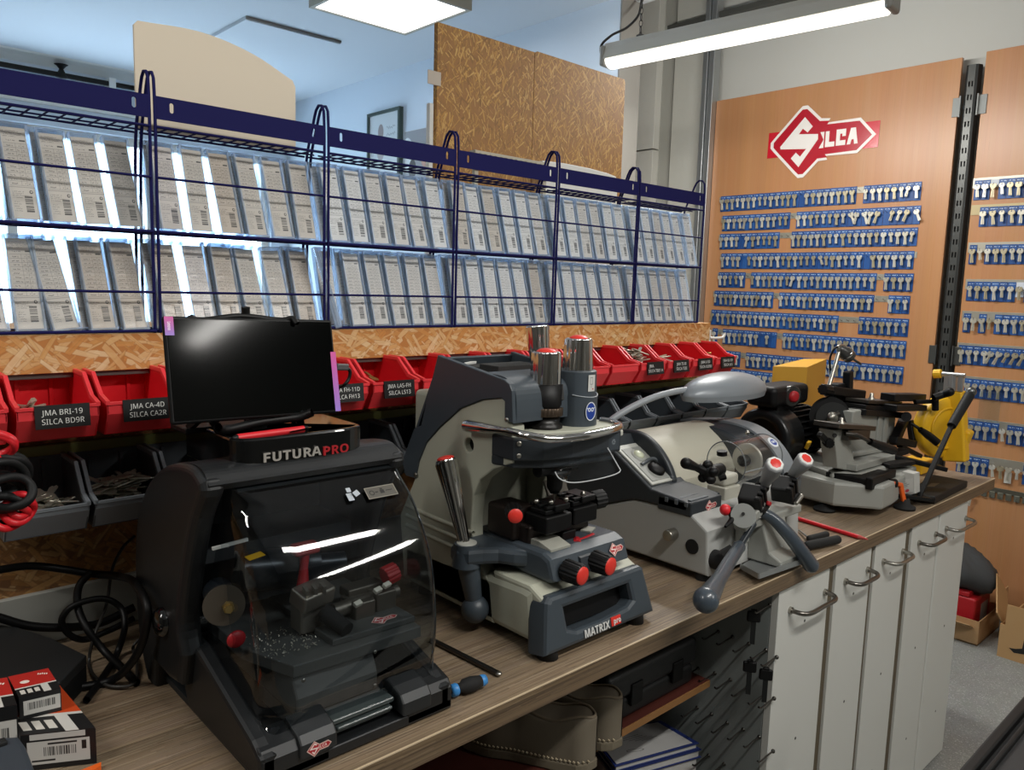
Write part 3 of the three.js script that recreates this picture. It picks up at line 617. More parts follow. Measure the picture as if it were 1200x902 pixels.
// sign: red band, white key outline, red key, white letters
{
  const t = thing('shop_sign', 'red and white key-shaped SILCA sign on the wooden board', 'sign', [KX - 0.004, 2.42, -2.13]);
  const put = (g, x) => g.applyMatrix4(new THREE.Matrix4().makeRotationY(-Math.PI / 2)).translate(x, 0, 0);   // drawing plane (s, y): s runs along +z
  const flat = (pts, x, d, holes = []) => put(extr(shapeOf(pts, holes), d), x);
  const mR = mat('#c5162a', 0.25, 0, { clearcoat: 0.5, clearcoatRoughness: 0.15 }), mW = mat('#e9e4df', 0.3), mD = mat('#b01226', 0.25, 0, { clearcoat: 0.5, clearcoatRoughness: 0.15 });
  t.part('band', mR, flat([[-2.452, 2.355], [-1.815, 2.352], [-1.813, 2.488], [-2.449, 2.499]], KX - 0.0012, 0.0016));
  const key = (e) => {
    const c = [-2.236, 2.425], R = 0.19 + e * 1.35, k = 0.045 + e * 0.4;
    const corner = (ax, ay, bx, by) => { const p = []; for (let i = 0; i <= 6; i++) { const u = i / 6; const P = [ax, ay], Q = [bx, by]; p.push([P[0] * (1 - u) + Q[0] * u, P[1] * (1 - u) + Q[1] * u]); } return p; };
    const d = R - k * 0.7;
    return [
      [-2.1 + e * 0.2, 2.504 + e * 0.6], [-2.088 + e * 0.2, 2.522 + e * 0.8], [-2.143 + e * 0.4, 2.527 + e * 0.9], [c[0] + k * 0.75, c[1] + d], [c[0] + k * 0.3, c[1] + d + k * 0.42], [c[0] - k * 0.3, c[1] + d + k * 0.42], [c[0] - k * 0.75, c[1] + d],
      [c[0] - d, c[1] + k * 0.75], [c[0] - d - k * 0.42, c[1] + k * 0.3], [c[0] - d - k * 0.42, c[1] - k * 0.3], [c[0] - d, c[1] - k * 0.75],
      [c[0] - k * 0.75, c[1] - d], [c[0] - k * 0.3, c[1] - d - k * 0.42], [c[0] + k * 0.3, c[1] - d - k * 0.42], [c[0] + k * 0.75, c[1] - d],
      [-2.143 + e * 0.4, 2.325 - e * 0.9], [-2.088 + e * 0.2, 2.326 - e * 0.8], [-2.1 + e * 0.2, 2.344 - e * 0.6],
      [-1.926 + e * 0.3, 2.348 - e], [-1.85 + e * 1.3, 2.42], [-1.922 + e * 0.3, 2.5 + e]];
  };
  t.part('outline', mW, flat(key(0.016), KX - 0.003, 0.0017));
  t.part('key', mD, flat(key(0), KX - 0.0045, 0.0014));
  // the big S follows the turned square of the head
  t.part('letter', mW, flat([[-2.232, 2.56], [-2.182, 2.503], [-2.21, 2.474], [-2.24, 2.498], [-2.262, 2.47], [-2.148, 2.458], [-2.146, 2.43], [-2.25, 2.288], [-2.3, 2.34], [-2.272, 2.37], [-2.245, 2.345], [-2.212, 2.384], [-2.368, 2.398], [-2.37, 2.412]], KX - 0.0058, 0.0014));
  const L = (pts) => t.part('letter', mW, flat(pts.map(([x, y]) => [-2.138 + (x + 2.098) * 0.87, 2.424 + (y - 2.425) * 1.12]), KX - 0.0058, 0.0014));
  L([[-2.098, 2.385], [-2.068, 2.385], [-2.068, 2.462], [-2.094, 2.462], [-2.07, 2.424]]);
  L([[-2.058, 2.387], [-1.998, 2.387], [-1.998, 2.41], [-2.034, 2.41], [-2.034, 2.462], [-2.058, 2.462]]);
  L([[-1.988, 2.388], [-1.928, 2.388], [-1.928, 2.411], [-1.964, 2.411], [-1.964, 2.443], [-1.95, 2.443], [-1.95, 2.43], [-1.928, 2.43], [-1.928, 2.464], [-1.988, 2.464]]);
  L([[-1.918, 2.388], [-1.896, 2.388], [-1.89, 2.41], [-1.876, 2.41], [-1.872, 2.388], [-1.85, 2.388], [-1.868, 2.464], [-1.898, 2.464]]);
}
// the keys: a few shapes of blank, hung on hooks before blue cards
{
  const hole = (y, r) => arc(0, y, r, 0, 330, 8);
  const bows = [
    [[...arc(0, -0.0125, 0.0135, -52, 232, 14)], -0.023],
    [[[0.006, -0.025], [0.0135, -0.02], [0.0135, -0.006], [0.0085, -0.001], [-0.0085, -0.001], [-0.0135, -0.006], [-0.0135, -0.02], [-0.006, -0.025]], -0.025],
    [[[0.005, -0.026], [0.012, -0.017], [0.0145, -0.008], [0.0125, -0.001], [-0.0125, -0.001], [-0.0145, -0.008], [-0.012, -0.017], [-0.005, -0.026]], -0.026],
    [[...arc(0, -0.011, 0.0115, -55, 235, 12)], -0.0205]];
  const blankGeo = bows.map(([b, y], i) => {
    const L = [0.062, 0.064, 0.067, 0.054][i], w = 0.0036;
    return extr(shapeOf([[w, y], ...b, [-w, y], [-w, -L + 0.006], [-0.001, -L], [w, -L + 0.003]], [hole(-0.006, 0.003)]), 0.0024, 0.0003, 1).applyMatrix4(new THREE.Matrix4().makeRotationY(-Math.PI / 2));
  });
  const mats = [M.nickel, mat('#bdb9ac', 0.4, 0.6), mat('#d9d6cb', 0.35, 0.55), mat('#b5ab90', 0.4, 0.65)];
  const protos = {};
  function hang(kind, m, z, y, label, group, tilt) {
    const id = kind + '_' + m + '_' + (tilt ? 1 : 0);
    let o;
    if (!protos[id]) {
      o = protos[id] = new THREE.Group(); o.name = numbered('key_blank'); scene.add(o); o.userData.category = 'key';
      const n = 2;
      for (let q = 0; q < n; q++) { const k = mesh(q ? 'blank_' + String(q).padStart(3, '0') : 'blank', mats[m], blankGeo[kind].clone().rotateX(q === n - 1 ? 0 : q ? 0.2 : -0.12).translate(-0.008 - q * 0.003, 0, 0), o); }
    } else { o = protos[id].clone(); o.name = numbered('key_blank'); scene.add(o); o.userData = { ...protos[id].userData }; }
    o.position.set(KX - 0.012, y, z); o.rotation.set(tilt, 0, 0);
    tagged(o, { label, group });
    return o;
  }
  const cardAtlas = canvasTex(512, 256, (g, w, h) => {
    for (let i = 0; i < 8; i++) {
      const x = i * 64; g.fillStyle = ['#23508f', '#204a87', '#285695', '#1f4782'][i % 4]; g.fillRect(x, 0, 64, h);
      g.fillStyle = 'rgba(10,25,80,0.5)'; g.fillRect(x, 0, 2, h);
      g.fillStyle = 'rgba(225,235,250,0.9)';
      for (let q = 8; q < 56; q += 5) if (rnd() < 0.75) g.fillRect(x + q, 22 + rr(-2, 2), 4, rr(6, 14));
      g.fillStyle = 'rgba(150,180,230,0.6)'; for (let q = 14; q < 50; q += 4) if (rnd() < 0.6) g.fillRect(x + q, 46, 3, 7);
      g.fillStyle = 'rgba(20,40,110,0.45)'; g.fillRect(x, 62, 64, 3);
    }
  });
  const mCard = mat('#ffffff', 0.4, 0, { map: cardAtlas }), mPaleCard = mat('#c9ced6', 0.5), mSilver = mat('#a9a598', 0.4, 0.6);
  const CH = 0.093;
  const cardGeo = (z0, z1, y1, tilt = 0) => {
    const i = Math.floor(rnd() * 8), x = KX - 0.004 - rnd() * 0.0012;
    return [B(x, x + 0.0015, y1 - CH, y1, z0 + 0.0007, z1 - 0.0007), sheet([x - 0.0003, y1 - CH / 2, (z0 + z1) / 2], [0, 0, 1], [0, 1, 0], z1 - z0 - 0.0014, CH, [i / 8, 0, (i + 1) / 8, 1])];
  };
  const hookGeo = (z, y) => tube([[KX - 0.003, y, z], [KX - 0.012, y, z], [KX - 0.024, y + 0.001, z], [KX - 0.028, y + 0.005, z]], 0.0012, { seg: 6, sides: 5 });
  // left board: nine full rows and part of a tenth; each row is one rail with runs of blue cards
  const tops = [2.157, 2.038, 1.9285, 1.81, 1.6955, 1.581, 1.462, 1.347, 1.213, 1.105];
  const starts = [-2.746, -2.725, -2.734, -2.717, -2.727, -2.75, -2.763, -2.746, -2.76, -2.73], ends = [-1.577, -1.57, -1.575, -1.582, -1.575, -1.582, -1.578, -1.58, -1.582, -2.3];
  const gaps = [[[-1.90, -1.865]], [[-2.29, -2.26]], [[-2.325, -2.28]], [], [[-2.53, -2.5], [-1.765, -1.735]], [[-2.33, -2.3], [-1.745, -1.71]], [[-1.95, -1.86]], [[-2.7, -2.68], [-2.305, -2.27]], [[-2.515, -2.49]], []];
  tops.forEach((y, r) => {
    const where = r === 9 ? 'lowest short row' : `${nth(r)} row from the top`;
    const t = thing('key_rail', `rail of blue cards and hooks on the wide wooden board, ${where}`, 'rail', [KX - 0.003, y, (starts[r] + ends[r]) / 2], 'key rails on the wide board');
    t.part('strip', mSilver, B(KX - 0.0025, KX - 0.0002, y - 0.036, y - 0.004, starts[r] - 0.01, ends[r] + (r === 3 ? 0.012 : -0.002), 0.0005));
    const n = Math.floor((ends[r] - starts[r]) / 0.0362), P = (ends[r] - starts[r]) / n, run = [], hooks = [];
    let hung = 0;
    for (let i = 0; i < n; i++) {
      const z0 = starts[r] + i * P, z1 = z0 + P, z = (z0 + z1) / 2;
      const gap = gaps[r].some(([a, b]) => z > a - 0.006 && z < b + 0.006);
      if (!gap) run.push(...cardGeo(z0, z1, y));
      hooks.push(hookGeo(z, y - 0.024));
      if (gap || rnd() < 0.03 || (r === 8 && z < -2.6)) continue;
      const crowd = r === 1 && z > -1.95;
      const tilt = crowd ? rr(0.2, 0.5) * (rnd() < 0.15 ? -1 : 1) : rnd() < 0.12 ? rr(-0.35, 0.35) : rr(-0.05, 0.05);
      hang(Math.floor(rnd() * 4), Math.floor(rnd() * 4), z, y - 0.021, `key blanks on the ${nth(i)} hook, ${where}, wide wooden board`, 'key blanks on the wide board', tilt);
      hung++;
    }
    t.part('card_strip', mCard, run, { kind: 'stuff' });
    t.part('hooks', M.steelDark, hooks, { kind: 'stuff' });
  });
  // right board: rows that run out of the picture
  const T2 = [[2.142, -1.335, 0.035, [2]], [2.014, -1.3, 0.04, []], [1.835, -1.328, 0.034, [1]], [1.658, -1.323, 0.035, [6]], [1.503, -1.324, 0.034, [1, 3]], [1.346, -1.332, 0.034, []], [1.184, -1.29, 0.034, []], [0.98, -1.29, 0.034, [5]], [0.80, -1.29, 0.036, [4, 5, 6, 7]]];
  T2.forEach(([y, z0, P, miss], r) => {
    const where = `${nth(r)} row from the top`;
    const t = thing('key_rail', `rail of blue cards and hooks on the right-hand wooden board, ${where}`, 'rail', [KX - 0.003, y, -1.1], 'key rails on the right-hand board');
    t.part('strip', r === 1 ? mat('#bfae82', 0.5) : mSilver, B(KX - 0.0028, KX - 0.0002, y - 0.036, y + 0.012, z0 - (r === 1 ? 0.04 : 0.008), -0.7, 0.0005));
    for (let i = 0; i < 9; i++) {
      const a = z0 + i * P, z = a + P / 2;
      if (!miss.includes(i)) t.part('label_card', mCard, cardGeo(a, a + P, y));
      else if (r === 3 || r === 0) t.part('label_card', mPaleCard, B(KX - 0.0045, KX - 0.003, y - (r ? 0.07 : 0.03), y, a + 0.001, a + P - 0.001));
      t.part('hook', M.steelDark, hookGeo(z, y - 0.024));
      hang((i + r) % 4, Math.floor(rnd() * 4), z, y - 0.021, `key blanks on the ${nth(i)} hook, ${where}, right-hand wooden board`, 'key blanks on the right-hand board', r === 5 && i > 3 ? 0.45 : rr(-0.08, 0.08));
    }
    if (r === 8) t.part('price_tag', mat('#cfccc2', 0.6), B(KX - 0.012, KX - 0.011, y - 0.1, y - 0.045, z0 + 6 * P, z0 + 6 * P + 0.03));
  });
  const y = 0.655, t = thing('hook_rail', 'bare metal hook rail low on the right-hand wooden board', 'rail', [KX - 0.005, y, -1.0]);
  t.part('strip', mat('#5f5d52', 0.4, 0.5), B(KX - 0.006, KX - 0.0002, y - 0.012, y + 0.012, -1.24, -0.6, 0.001));
  for (let i = 0; i < 14; i++) t.part('hook', mat('#77776a', 0.4, 0.6), [B(KX - 0.012, KX - 0.006, y - 0.04, y - 0.008, -1.235 + i * 0.035, -1.21 + i * 0.035, 0.002), hookGeo(-1.222 + i * 0.035, y - 0.03)]);
  hang(2, 2, -1.2, y - 0.035, 'key blanks hanging alone on the bare hook rail near the end of the worktop', 'key blanks on the right-hand board', 0.25);
  single('plastic_bag', 'clear plastic bag of blanks hung before the blue cards on the right-hand board', 'bag', [KX - 0.04, 1.0, -1.16], M.pet, B(KX - 0.05, KX - 0.035, 0.985, 1.135, -1.205, -1.115, 0.005));
}

// ---------------------------------------------------------------- worktop
{
  const t = thing('worktop', 'long wood-look worktop with a chipped front edge and a pale painted highlight', 'worktop', [1.2, 0.914, -1.13]);
  t.part('slab', M.oak, B(-0.9, 3.07, 0.914, 0.95, -1.448, -0.806, 0.002));
  t.part('edge_strip', mat('#d8d0c4', 0.5, 0, { map: T.oak, bumpMap: T.oak, bumpScale: 0.0005 }), B(-0.9, 3.07, 0.9135, 0.9485, -0.8062, -0.8045, 0.0004));
  t.part('worn_edge', mat('#cdb899', 0.4), bar([-0.9, 0.949, -0.8058], [3.07, 0.949, -0.8058], 0.0022, 0.0026));  // pale strip that paints the light line along the top front edge
}
// small key emblem used on several machines: pale outline, red key, pale letters
const emblem = canvasTex(256, 160, (g, w, h) => {
  g.clearRect(0, 0, w, h);
  const key = (e) => { g.beginPath(); g.moveTo(80, 10 - e); g.lineTo(132, 56 - e); g.lineTo(220, 50 - e); g.lineTo(250 + e, 78); g.lineTo(220, 108 + e); g.lineTo(134, 108 + e); g.lineTo(80, 152 + e); g.lineTo(10 - e, 80); g.closePath(); };
  g.fillStyle = '#d9b8ae'; key(6); g.fill(); g.fillStyle = '#b01f2a'; key(-6); g.fill();
  g.strokeStyle = '#ead9d3'; g.lineWidth = 14; g.beginPath(); g.moveTo(104, 50); g.lineTo(82, 32); g.lineTo(44, 74); g.lineTo(112, 84); g.lineTo(80, 128); g.lineTo(60, 104); g.stroke();
  g.fillStyle = '#ead9d3'; g.font = 'bold 40px sans-serif'; g.fillText('ILCA', 120, 94, 92);
});
const mEmblem = mat('#ffffff', 0.35, 0, { map: emblem, transparent: true, alphaTest: 0.4 });

// ---------------------------------------------------------------- black domed key milling machine
{
  const x0 = 0.362, x1 = 0.676, zf = -0.842, y0 = 0.95, xk = 0.386;
  const t = thing('milling_machine', 'black key milling machine under a smoked clear dome lettered FUTURA PRO', 'machine', [0.525, 0.95, -1.03]);
  const mB = mat('#151719', 0.45, 0, { bumpMap: T.fine, bumpScale: 0.00025 }), mIn = mat('#1d2023', 0.55), mDeck = mat('#4c4d4b', 0.45, 0, { bumpMap: T.fine, bumpScale: 0.0004 });
  // side shells: arch at the rear, leaning front edge, low skirt towards the front
  const arch = smooth2([[-1.20, y0], [-1.232, 1.0], [-1.246, 1.07], [-1.243, 1.15], [-1.225, 1.21], [-1.18, 1.265], [-1.12, 1.302], [-1.05, 1.322], [-0.995, 1.325], [-0.967, 1.314]], 44);
  const side = [...arch, [-0.963, 1.302], ...smooth2([[-0.968, 1.292], [-1.0, 1.25], [-1.05, 1.13], [-1.058, 1.085], [-1.045, 1.05]], 14), [-1.06, 1.0], [-1.105, 0.993], [-1.165, 0.995], [-1.175, y0]];
  const skirt = [[-1.13, 1.06], [-1.04, 1.057], [-0.868, 1.004], [zf, 0.99], [zf, y0 + 0.006], [-1.08, y0 + 0.004], [-1.1, 0.99], [-1.14, 1.0]];
  const turnX = new THREE.Matrix4().makeBasis(new THREE.Vector3(0, 0, -1), new THREE.Vector3(0, 1, 0), new THREE.Vector3(1, 0, 0));
  t.part('side_shell', mB, extr(shapeOf(side.map(([z, y]) => [-z, y])), 0.034, 0.012, 5).applyMatrix4(turnX).translate(x0, 0, 0));
  t.part('side_shell', mB, extr(shapeOf(side.map(([z, y]) => [-z, y])), 0.03, 0.012, 5).applyMatrix4(turnX).translate(x1 - 0.03, 0, 0));
  t.part('skirt', mB, profX(skirt, xk - 0.006, xk + 0.018, 0.006));
  t.part('skirt', mB, profX(skirt, x1 - 0.024, x1 - 0.002, 0.006));
  // rear hood between the shells
  const hood = [[-1.246, 1.02], [-1.243, 1.15], [-1.225, 1.21], [-1.18, 1.265], [-1.12, 1.30], [-1.05, 1.322], [-0.985, 1.325], [-0.962, 1.308]];
  t.part('hood', mB, stripX(smooth2(hood, 40), x0 + 0.01, x1 - 0.01, -0.012));
  t.part('rear_wall', mIn, B(x0 + 0.01, x1 - 0.01, 0.955, 1.1, -1.238, -1.225));
  t.part('floor_pan', mIn, B(x0 + 0.02, x1 - 0.02, 0.955, 0.965, -1.23, -0.86));
  // front lip with two latch blocks, a chip slot between them and the emblem
  const q0 = zf - -0.82, lip = [[-0.87, 0.955], [-0.87, 1.0], [-0.862, 1.006], [-0.828, 0.996], [-0.82, 0.985], [-0.82, 0.956]].map(([z, y]) => [z + q0, y]);
  t.part('front_lip', mB, [profX(lip, xk - 0.004, xk + 0.09, 0.003), profX(lip, x1 - 0.08, x1, 0.003), B(xk, x1, 0.952, 0.968, -0.865 + q0, -0.82 + q0, 0.003)]);
  for (const [a, b] of [[xk + 0.045, xk + 0.098], [x1 - 0.09, x1 - 0.04]]) t.part('latch', mat('#1e2123', 0.45), profX([[-0.868, 0.972], [-0.868, 1.004], [-0.858, 1.011], [-0.824, 1.0], [-0.816, 0.99], [-0.816, 0.972]].map(([z, y]) => [z + q0, y]), a, b, 0.003));
  t.part('emblem', mEmblem, sheet([xk + 0.071, 0.98, -0.8155 + q0], [1, 0, 0], [0, 1, 0], 0.036, 0.022));
  t.part('chip_tray', mat('#3c4444', 0.25, 0, { clearcoat: 0.5 }), [B(xk + 0.1, x1 - 0.092, 0.988, 0.996, -0.92, -0.855, 0.003), B(xk + 0.105, x1 - 0.097, 0.98, 0.986, -0.92, -0.851, 0.003), B(xk + 0.105, x1 - 0.097, 0.974, 0.979, -0.92, -0.857, 0.002)]);
  // smoked dome: front curve and two cheeks as one moulded sheet with rounded corners
  const curve = smooth2([[-0.992, 1.312], [-0.968, 1.295], [-0.925, 1.262], [-0.895, 1.228], [-0.868, 1.18], [-0.853, 1.11], [-0.853, 1.05], [-0.866, 0.998]], 40);
  const xa = x0 + 0.038, xb = x1 - 0.014;
  const mS = mat('#c2c8cc', 0.04, 0, { transmission: 1, ior: 1.5, thickness: 0 });
  const rearAt = (y) => y > 1.25 ? -1.0 - (1.25 - y) * 0.3 : y > 1.09 ? -1.0 - (1.25 - y) * 0.36 : y > 1.055 ? -1.05 : -1.045 + (1.055 - y) * 3.0;
  const ring = (z, y) => {
    const zr = Math.min(z - 0.001, rearAt(y)), R1 = Math.min(0.055, z - zr), R2 = Math.min(0.02, z - zr), p = [];
    for (let i = 0; i < 4; i++) p.push([xa, zr + (z - R1 - zr) * i / 4]);
    for (let i = 0; i <= 10; i++) { const a = Math.PI / 2 * i / 10; p.push([xa + R1 - R1 * Math.cos(a), z - R1 + R1 * Math.sin(a)]); }
    for (let i = 1; i < 8; i++) p.push([xa + R1 + (xb - R2 - xa - R1) * i / 8, z]);
    for (let i = 0; i <= 8; i++) { const a = Math.PI / 2 * i / 8; p.push([xb - R2 + R2 * Math.sin(a), z - R2 + R2 * Math.cos(a)]); }
    for (let i = 1; i <= 4; i++) p.push([xb, z - R2 + (zr - z + R2) * i / 4]);
    return p.map(([x, zz]) => [x, y, zz]);
  };
  const rows = curve.map(([z, y]) => ring(z, y)), nc = rows[0].length;
  const dg = new THREE.PlaneGeometry(1, 1, nc - 1, rows.length - 1), dp = dg.attributes.position;
  rows.forEach((r, i) => r.forEach((q, j) => dp.setXYZ(i * nc + j, ...q)));
  dg.computeVertexNormals();
  t.part('dome', mS, dg);
  const mEdge = mat('#30363a', 0.15, 0, { clearcoat: 1, clearcoatRoughness: 0.08 });
  t.part('dome_edge', mEdge, tube(rows.filter((_, i) => i % 4 === 0).map((r) => r[nc - 6]), 0.0018, { seg: 60, sides: 6 }));
  t.part('dome_edge', mEdge, tube(rows[40].filter((_, i) => i % 2 === 0), 0.002, { seg: 60, sides: 6 }));
  t.part('dome_band', mat('#25282a', 0.4), stripX(curve.slice(0, 7).map(([z, y]) => [z - 0.003, y - 0.002]), xa + 0.012, xb - 0.004, 0.001));
  // prints on the dome
  const on = (i, x) => { const a = curve[i], b = curve[i + 1]; return { c: [x, (a[1] + b[1]) / 2 + 0.0035, (a[0] + b[0]) / 2 + 0.003], v: [0, a[1] - b[1], a[0] - b[0]] }; };
  const p1 = on(10, 0.607), p2 = on(10, 0.556);
  t.part('rating_plate', printed(256, 100, (g, w, h) => {
    g.fillStyle = '#55524b'; g.fillRect(0, 0, w, h); g.strokeStyle = '#8d887b'; g.lineWidth = 5; g.strokeRect(4, 4, w - 8, h - 8);
    g.strokeStyle = '#1c1b19'; g.lineWidth = 7; g.beginPath(); g.arc(48, 50, 18, 0, 7); g.stroke(); g.fillStyle = '#1c1b19'; g.fillRect(76, 44, 24, 10); g.fillRect(118, 36, 36, 30); g.fillRect(124, 22, 22, 12); g.fillRect(168, 44, 56, 7);
  }, 0.4), sheet(p1.c, [1, 0, 0], p1.v, 0.05, 0.02));
  t.part('symbol', mat('#aeb6bd', 0.4), [sheet(p2.c, [1, 0, 0], p2.v, 0.009, 0.013), BR(add3(p2.c, p2.v, 0.75).map((q, i) => q + (i === 1 ? 0.004 : 0)), [0.007, 0.007, 0.001], [-0.8, 0, 0], 0.0004), BR(add3(p2.c, [0.009, 0.004, 0.001]), [0.009, 0.008, 0.0012], [-0.8, 0, 0.4])]);
  for (const x of [x0 - 0.004]) t.part('pivot_knob', M.blackGloss, lathe([x + 0.006, 1.078, -1.115], [-1, 0, 0], [[0.021, 0], [0.021, 0.008], [0.016, 0.014], [0.006, 0.016], [0, 0.016]]));
  t.part('pivot_knob', mB, lathe([x1 - 0.002, 1.078, -1.115], [1, 0, 0], [[0.021, 0], [0.021, 0.008], [0.012, 0.014], [0, 0.015]]));
  t.part('pivot_ring', M.blackGloss, cyl([x0 + 0.03, 1.078, -1.085], [x0 + 0.05, 1.078, -1.085], 0.017, 0.017));
  // workings under the dome
  t.part('rear_panel', mIn, [B(x0 + 0.04, x1 - 0.035, 0.965, 1.25, -1.2, -1.17), B(x0 + 0.04, x1 - 0.04, 1.17, 1.19, -1.17, -1.06)]);
  const d1 = [0.449, 1.066, -0.885], d2 = [0.649, 1.084, -0.885], dy = (d1[1] + d2[1]) / 2;
  t.part('deck', mDeck, [profY([[d1[0], -0.89], [0.53, -0.886], [d2[0], -0.885], [d2[0], -1.12], [d1[0] - 0.03, -1.12], [d1[0] - 0.03, -0.98]], dy - 0.022, dy - 0.004, 0.002), profY([[0.515, -0.905], [d2[0], -0.9], [d2[0], -1.1], [0.515, -1.1]], dy - 0.004, dy + 0.006, 0.002), profX([[-1.1, dy - 0.02], [-0.9, dy - 0.02], [-0.885, dy - 0.05], [-0.885, 1.0], [-1.1, 1.0]], 0.45, 0.575, 0.003), profX([[-1.02, 1.0], [-0.885, 0.998], [-0.872, 0.99], [-0.872, 0.965], [-1.02, 0.965]], 0.46, 0.58, 0.003)]);
  t.part('deck_bolts', M.steel, [[0.46, 1.0], [0.57, 1.005], [0.46, 1.05], [0.57, 1.055]].map(([x, y]) => sph([x, y, -0.884], 0.003, 0.003, 0.002, 8)));
  t.part('emblem', mEmblem, sheet([d2[0] - 0.042, dy + 0.0068, -0.918], [1, 0, 0.0], [0, 0.05, -1], 0.046, 0.026));
  const c0 = [0.397, 1.137, -0.985], c1 = [c0[0], c0[1], c0[2]];
  t.part('cutter_disc', mat('#5f574d', 0.4, 0.6), [cyl(c1, add3(c1, [-0.0015, 0.0006, 0.005]), 0.027, 0.027, 40)]);
  t.part('cutter_nut', M.brass, [cyl(add3(c1, [0.004, -0.002, 0.004]), add3(c1, [0.001, -0.001, 0.014]), 0.0085, 0.0075, 6), cyl(add3(c1, [0.001, -0.001, 0.014]), add3(c1, [-0.001, 0, 0.02]), 0.005, 0.005, 12)]);
  t.part('spindle', mat('#20262c', 0.3, 0.4), [cyl(add3(c1, [0.012, 0.0, -0.05]), c1, 0.02), cyl([0.455, c0[1] + 0.01, -1.06], [0.56, c0[1] + 0.005, -1.03], 0.03), cyl([0.56, c0[1] + 0.005, -1.03], [0.6, c0[1] + 0.003, -1.02], 0.017)]);
  const k0 = [0.514, 1.125, -0.96], k1 = [0.607, 1.105, -0.96];
  t.part('clamp', mat('#9c958a', 0.35, 0.8), [B(k0[0] - 0.02, k0[0] + 0.02, dy, k0[1], -0.99, -0.955, 0.004), BR(add3(k0, [0, 0.004, 0]), [0.055, 0.026, 0.035], [0.3, 0.2, 0], 0.004), ...[0, 1, 2].map((i) => BR(add3(k0, [-0.018 + i * 0.013, 0.016, 0.015]), [0.0045, 0.018, 0.012], [0.4, 0, 0.2]))]);
  t.part('clamp_knob', M.rubber, cyl(add3(k0, [0.012, -0.022, 0.012]), add3(k0, [0.024, -0.036, 0.055]), 0.013, 0.011, 16));
  const r0 = [0.512, 1.134, -0.985], r1 = [0.521, 1.186, -0.995];
  t.part('red_lever', M.redDeep, [taperTube([r0, lerp3(r0, r1, 0.5), r1], [0.009, 0.006, 0.008], 12), BR(r1, [0.04, 0.016, 0.024], [0, 0, 0], 0.005), BR(add3(r0, [0, -0.004, 0.004]), [0.03, 0.012, 0.014], [0, 0, 0], 0.004)]);
  t.part('vice', mat('#6a645b', 0.4, 0.6), [B(k1[0] - 0.035, k1[0] + 0.0, dy, k1[1], -0.985, -0.94, 0.003), B(k1[0] + 0.004, k1[0] + 0.04, dy, k1[1] + 0.004, -0.99, -0.945, 0.003), B(k1[0] - 0.028, k1[0] + 0.034, k1[1] - 0.006, k1[1] + 0.01, -1.0, -0.97, 0.003), cyl(add3(k1, [-0.06, -0.01, 0]), add3(k1, [0.05, -0.006, 0]), 0.011)]);
  for (const [u, v] of [[-0.03, 0.0], [0.004, 0.012], [0.02, 0.016]]) t.part('jaw', mat('#d9d4c4', 0.4), BR(add3(k1, [u, v, 0.018]), [0.013, 0.006, 0.008], [0.5, 0.2, 0], 0.001));
  const rk = [0.646, 1.129, -0.96];
  t.part('red_knob', M.redDeep, fluted(add3(rk, [-0.012, -0.003, 0]), add3(rk, [0.01, 0.002, 0]), 0.016, 0.015, 12, 0.12));
  t.part('warning_plate', M.yellow, BR([0.448, 1.189, -1], [0.026, 0.001, 0.012], [0.2, 0.2, 0]));
  t.part('light_bar', mat('#c9c9c4', 0.4), bar([0.389, 1.212, -1], [0.438, 1.215, -1], 0.004, 0.004));
  t.part('red_dial', M.redDeep, sph([0.407, 1.091, -0.97], 0.013, 0.012, 0.006));
  const chips = []; for (let i = 0; i < 420; i++) { const k = i < 150, x = k ? rr(d1[0] - 0.02, d1[0] + 0.06) : i < 280 ? rr(x0 + 0.06, x0 + 0.15) : rr(0.56, 0.66), z = k ? rr(-1.0, -0.92) : rr(-0.93, -0.875), y = k ? dy - 0.0035 : 0.968; chips.push(BR([x, y + rnd() * 0.004, z], [rr(0.001, 0.003), 0.0006, rr(0.0006, 0.0015)], [rnd() * 2, rnd() * 6, rnd() * 2])); }
  t.part('metal_chips', M.nickel, chips, { kind: 'stuff' });
  // lettered console on top of the hood
  const cx = 0.516, cons = (e, n = 20) => { const p = []; for (let i = 0; i <= n; i++) { const a = -Math.PI + Math.PI * i / n; p.push([cx + (0.1 + e) * Math.sign(Math.cos(a)) * Math.abs(Math.cos(a)) ** 0.42, -1.025 - (0.045 + e) * Math.sign(Math.sin(a)) * Math.abs(Math.sin(a)) ** 0.45]); } p.push([cx + 0.1 + e, -1.16], [cx - 0.1 - e, -1.16]); return p; };
  t.part('console', M.blackGloss, [profY(cons(0), 1.305, 1.358, 0.003, [cons(-0.008)]), profY(cons(-0.004), 1.3, 1.345)]);
  t.part('lettering', mat('#c9c4bc', 0.3, 0.5), letters('FUTURA', [0.45, 1.325, -0.979], [1, 0, 0], [0, 1, 0], 0.0128, 0.0022, 1.3));
  t.part('lettering', M.redDeep, letters('PRO', [0.54, 1.323, -0.98], [1, 0, -0.08], [0, 1, 0], 0.0128, 0.0022, 1.3), { label: 'dark red lettering' });
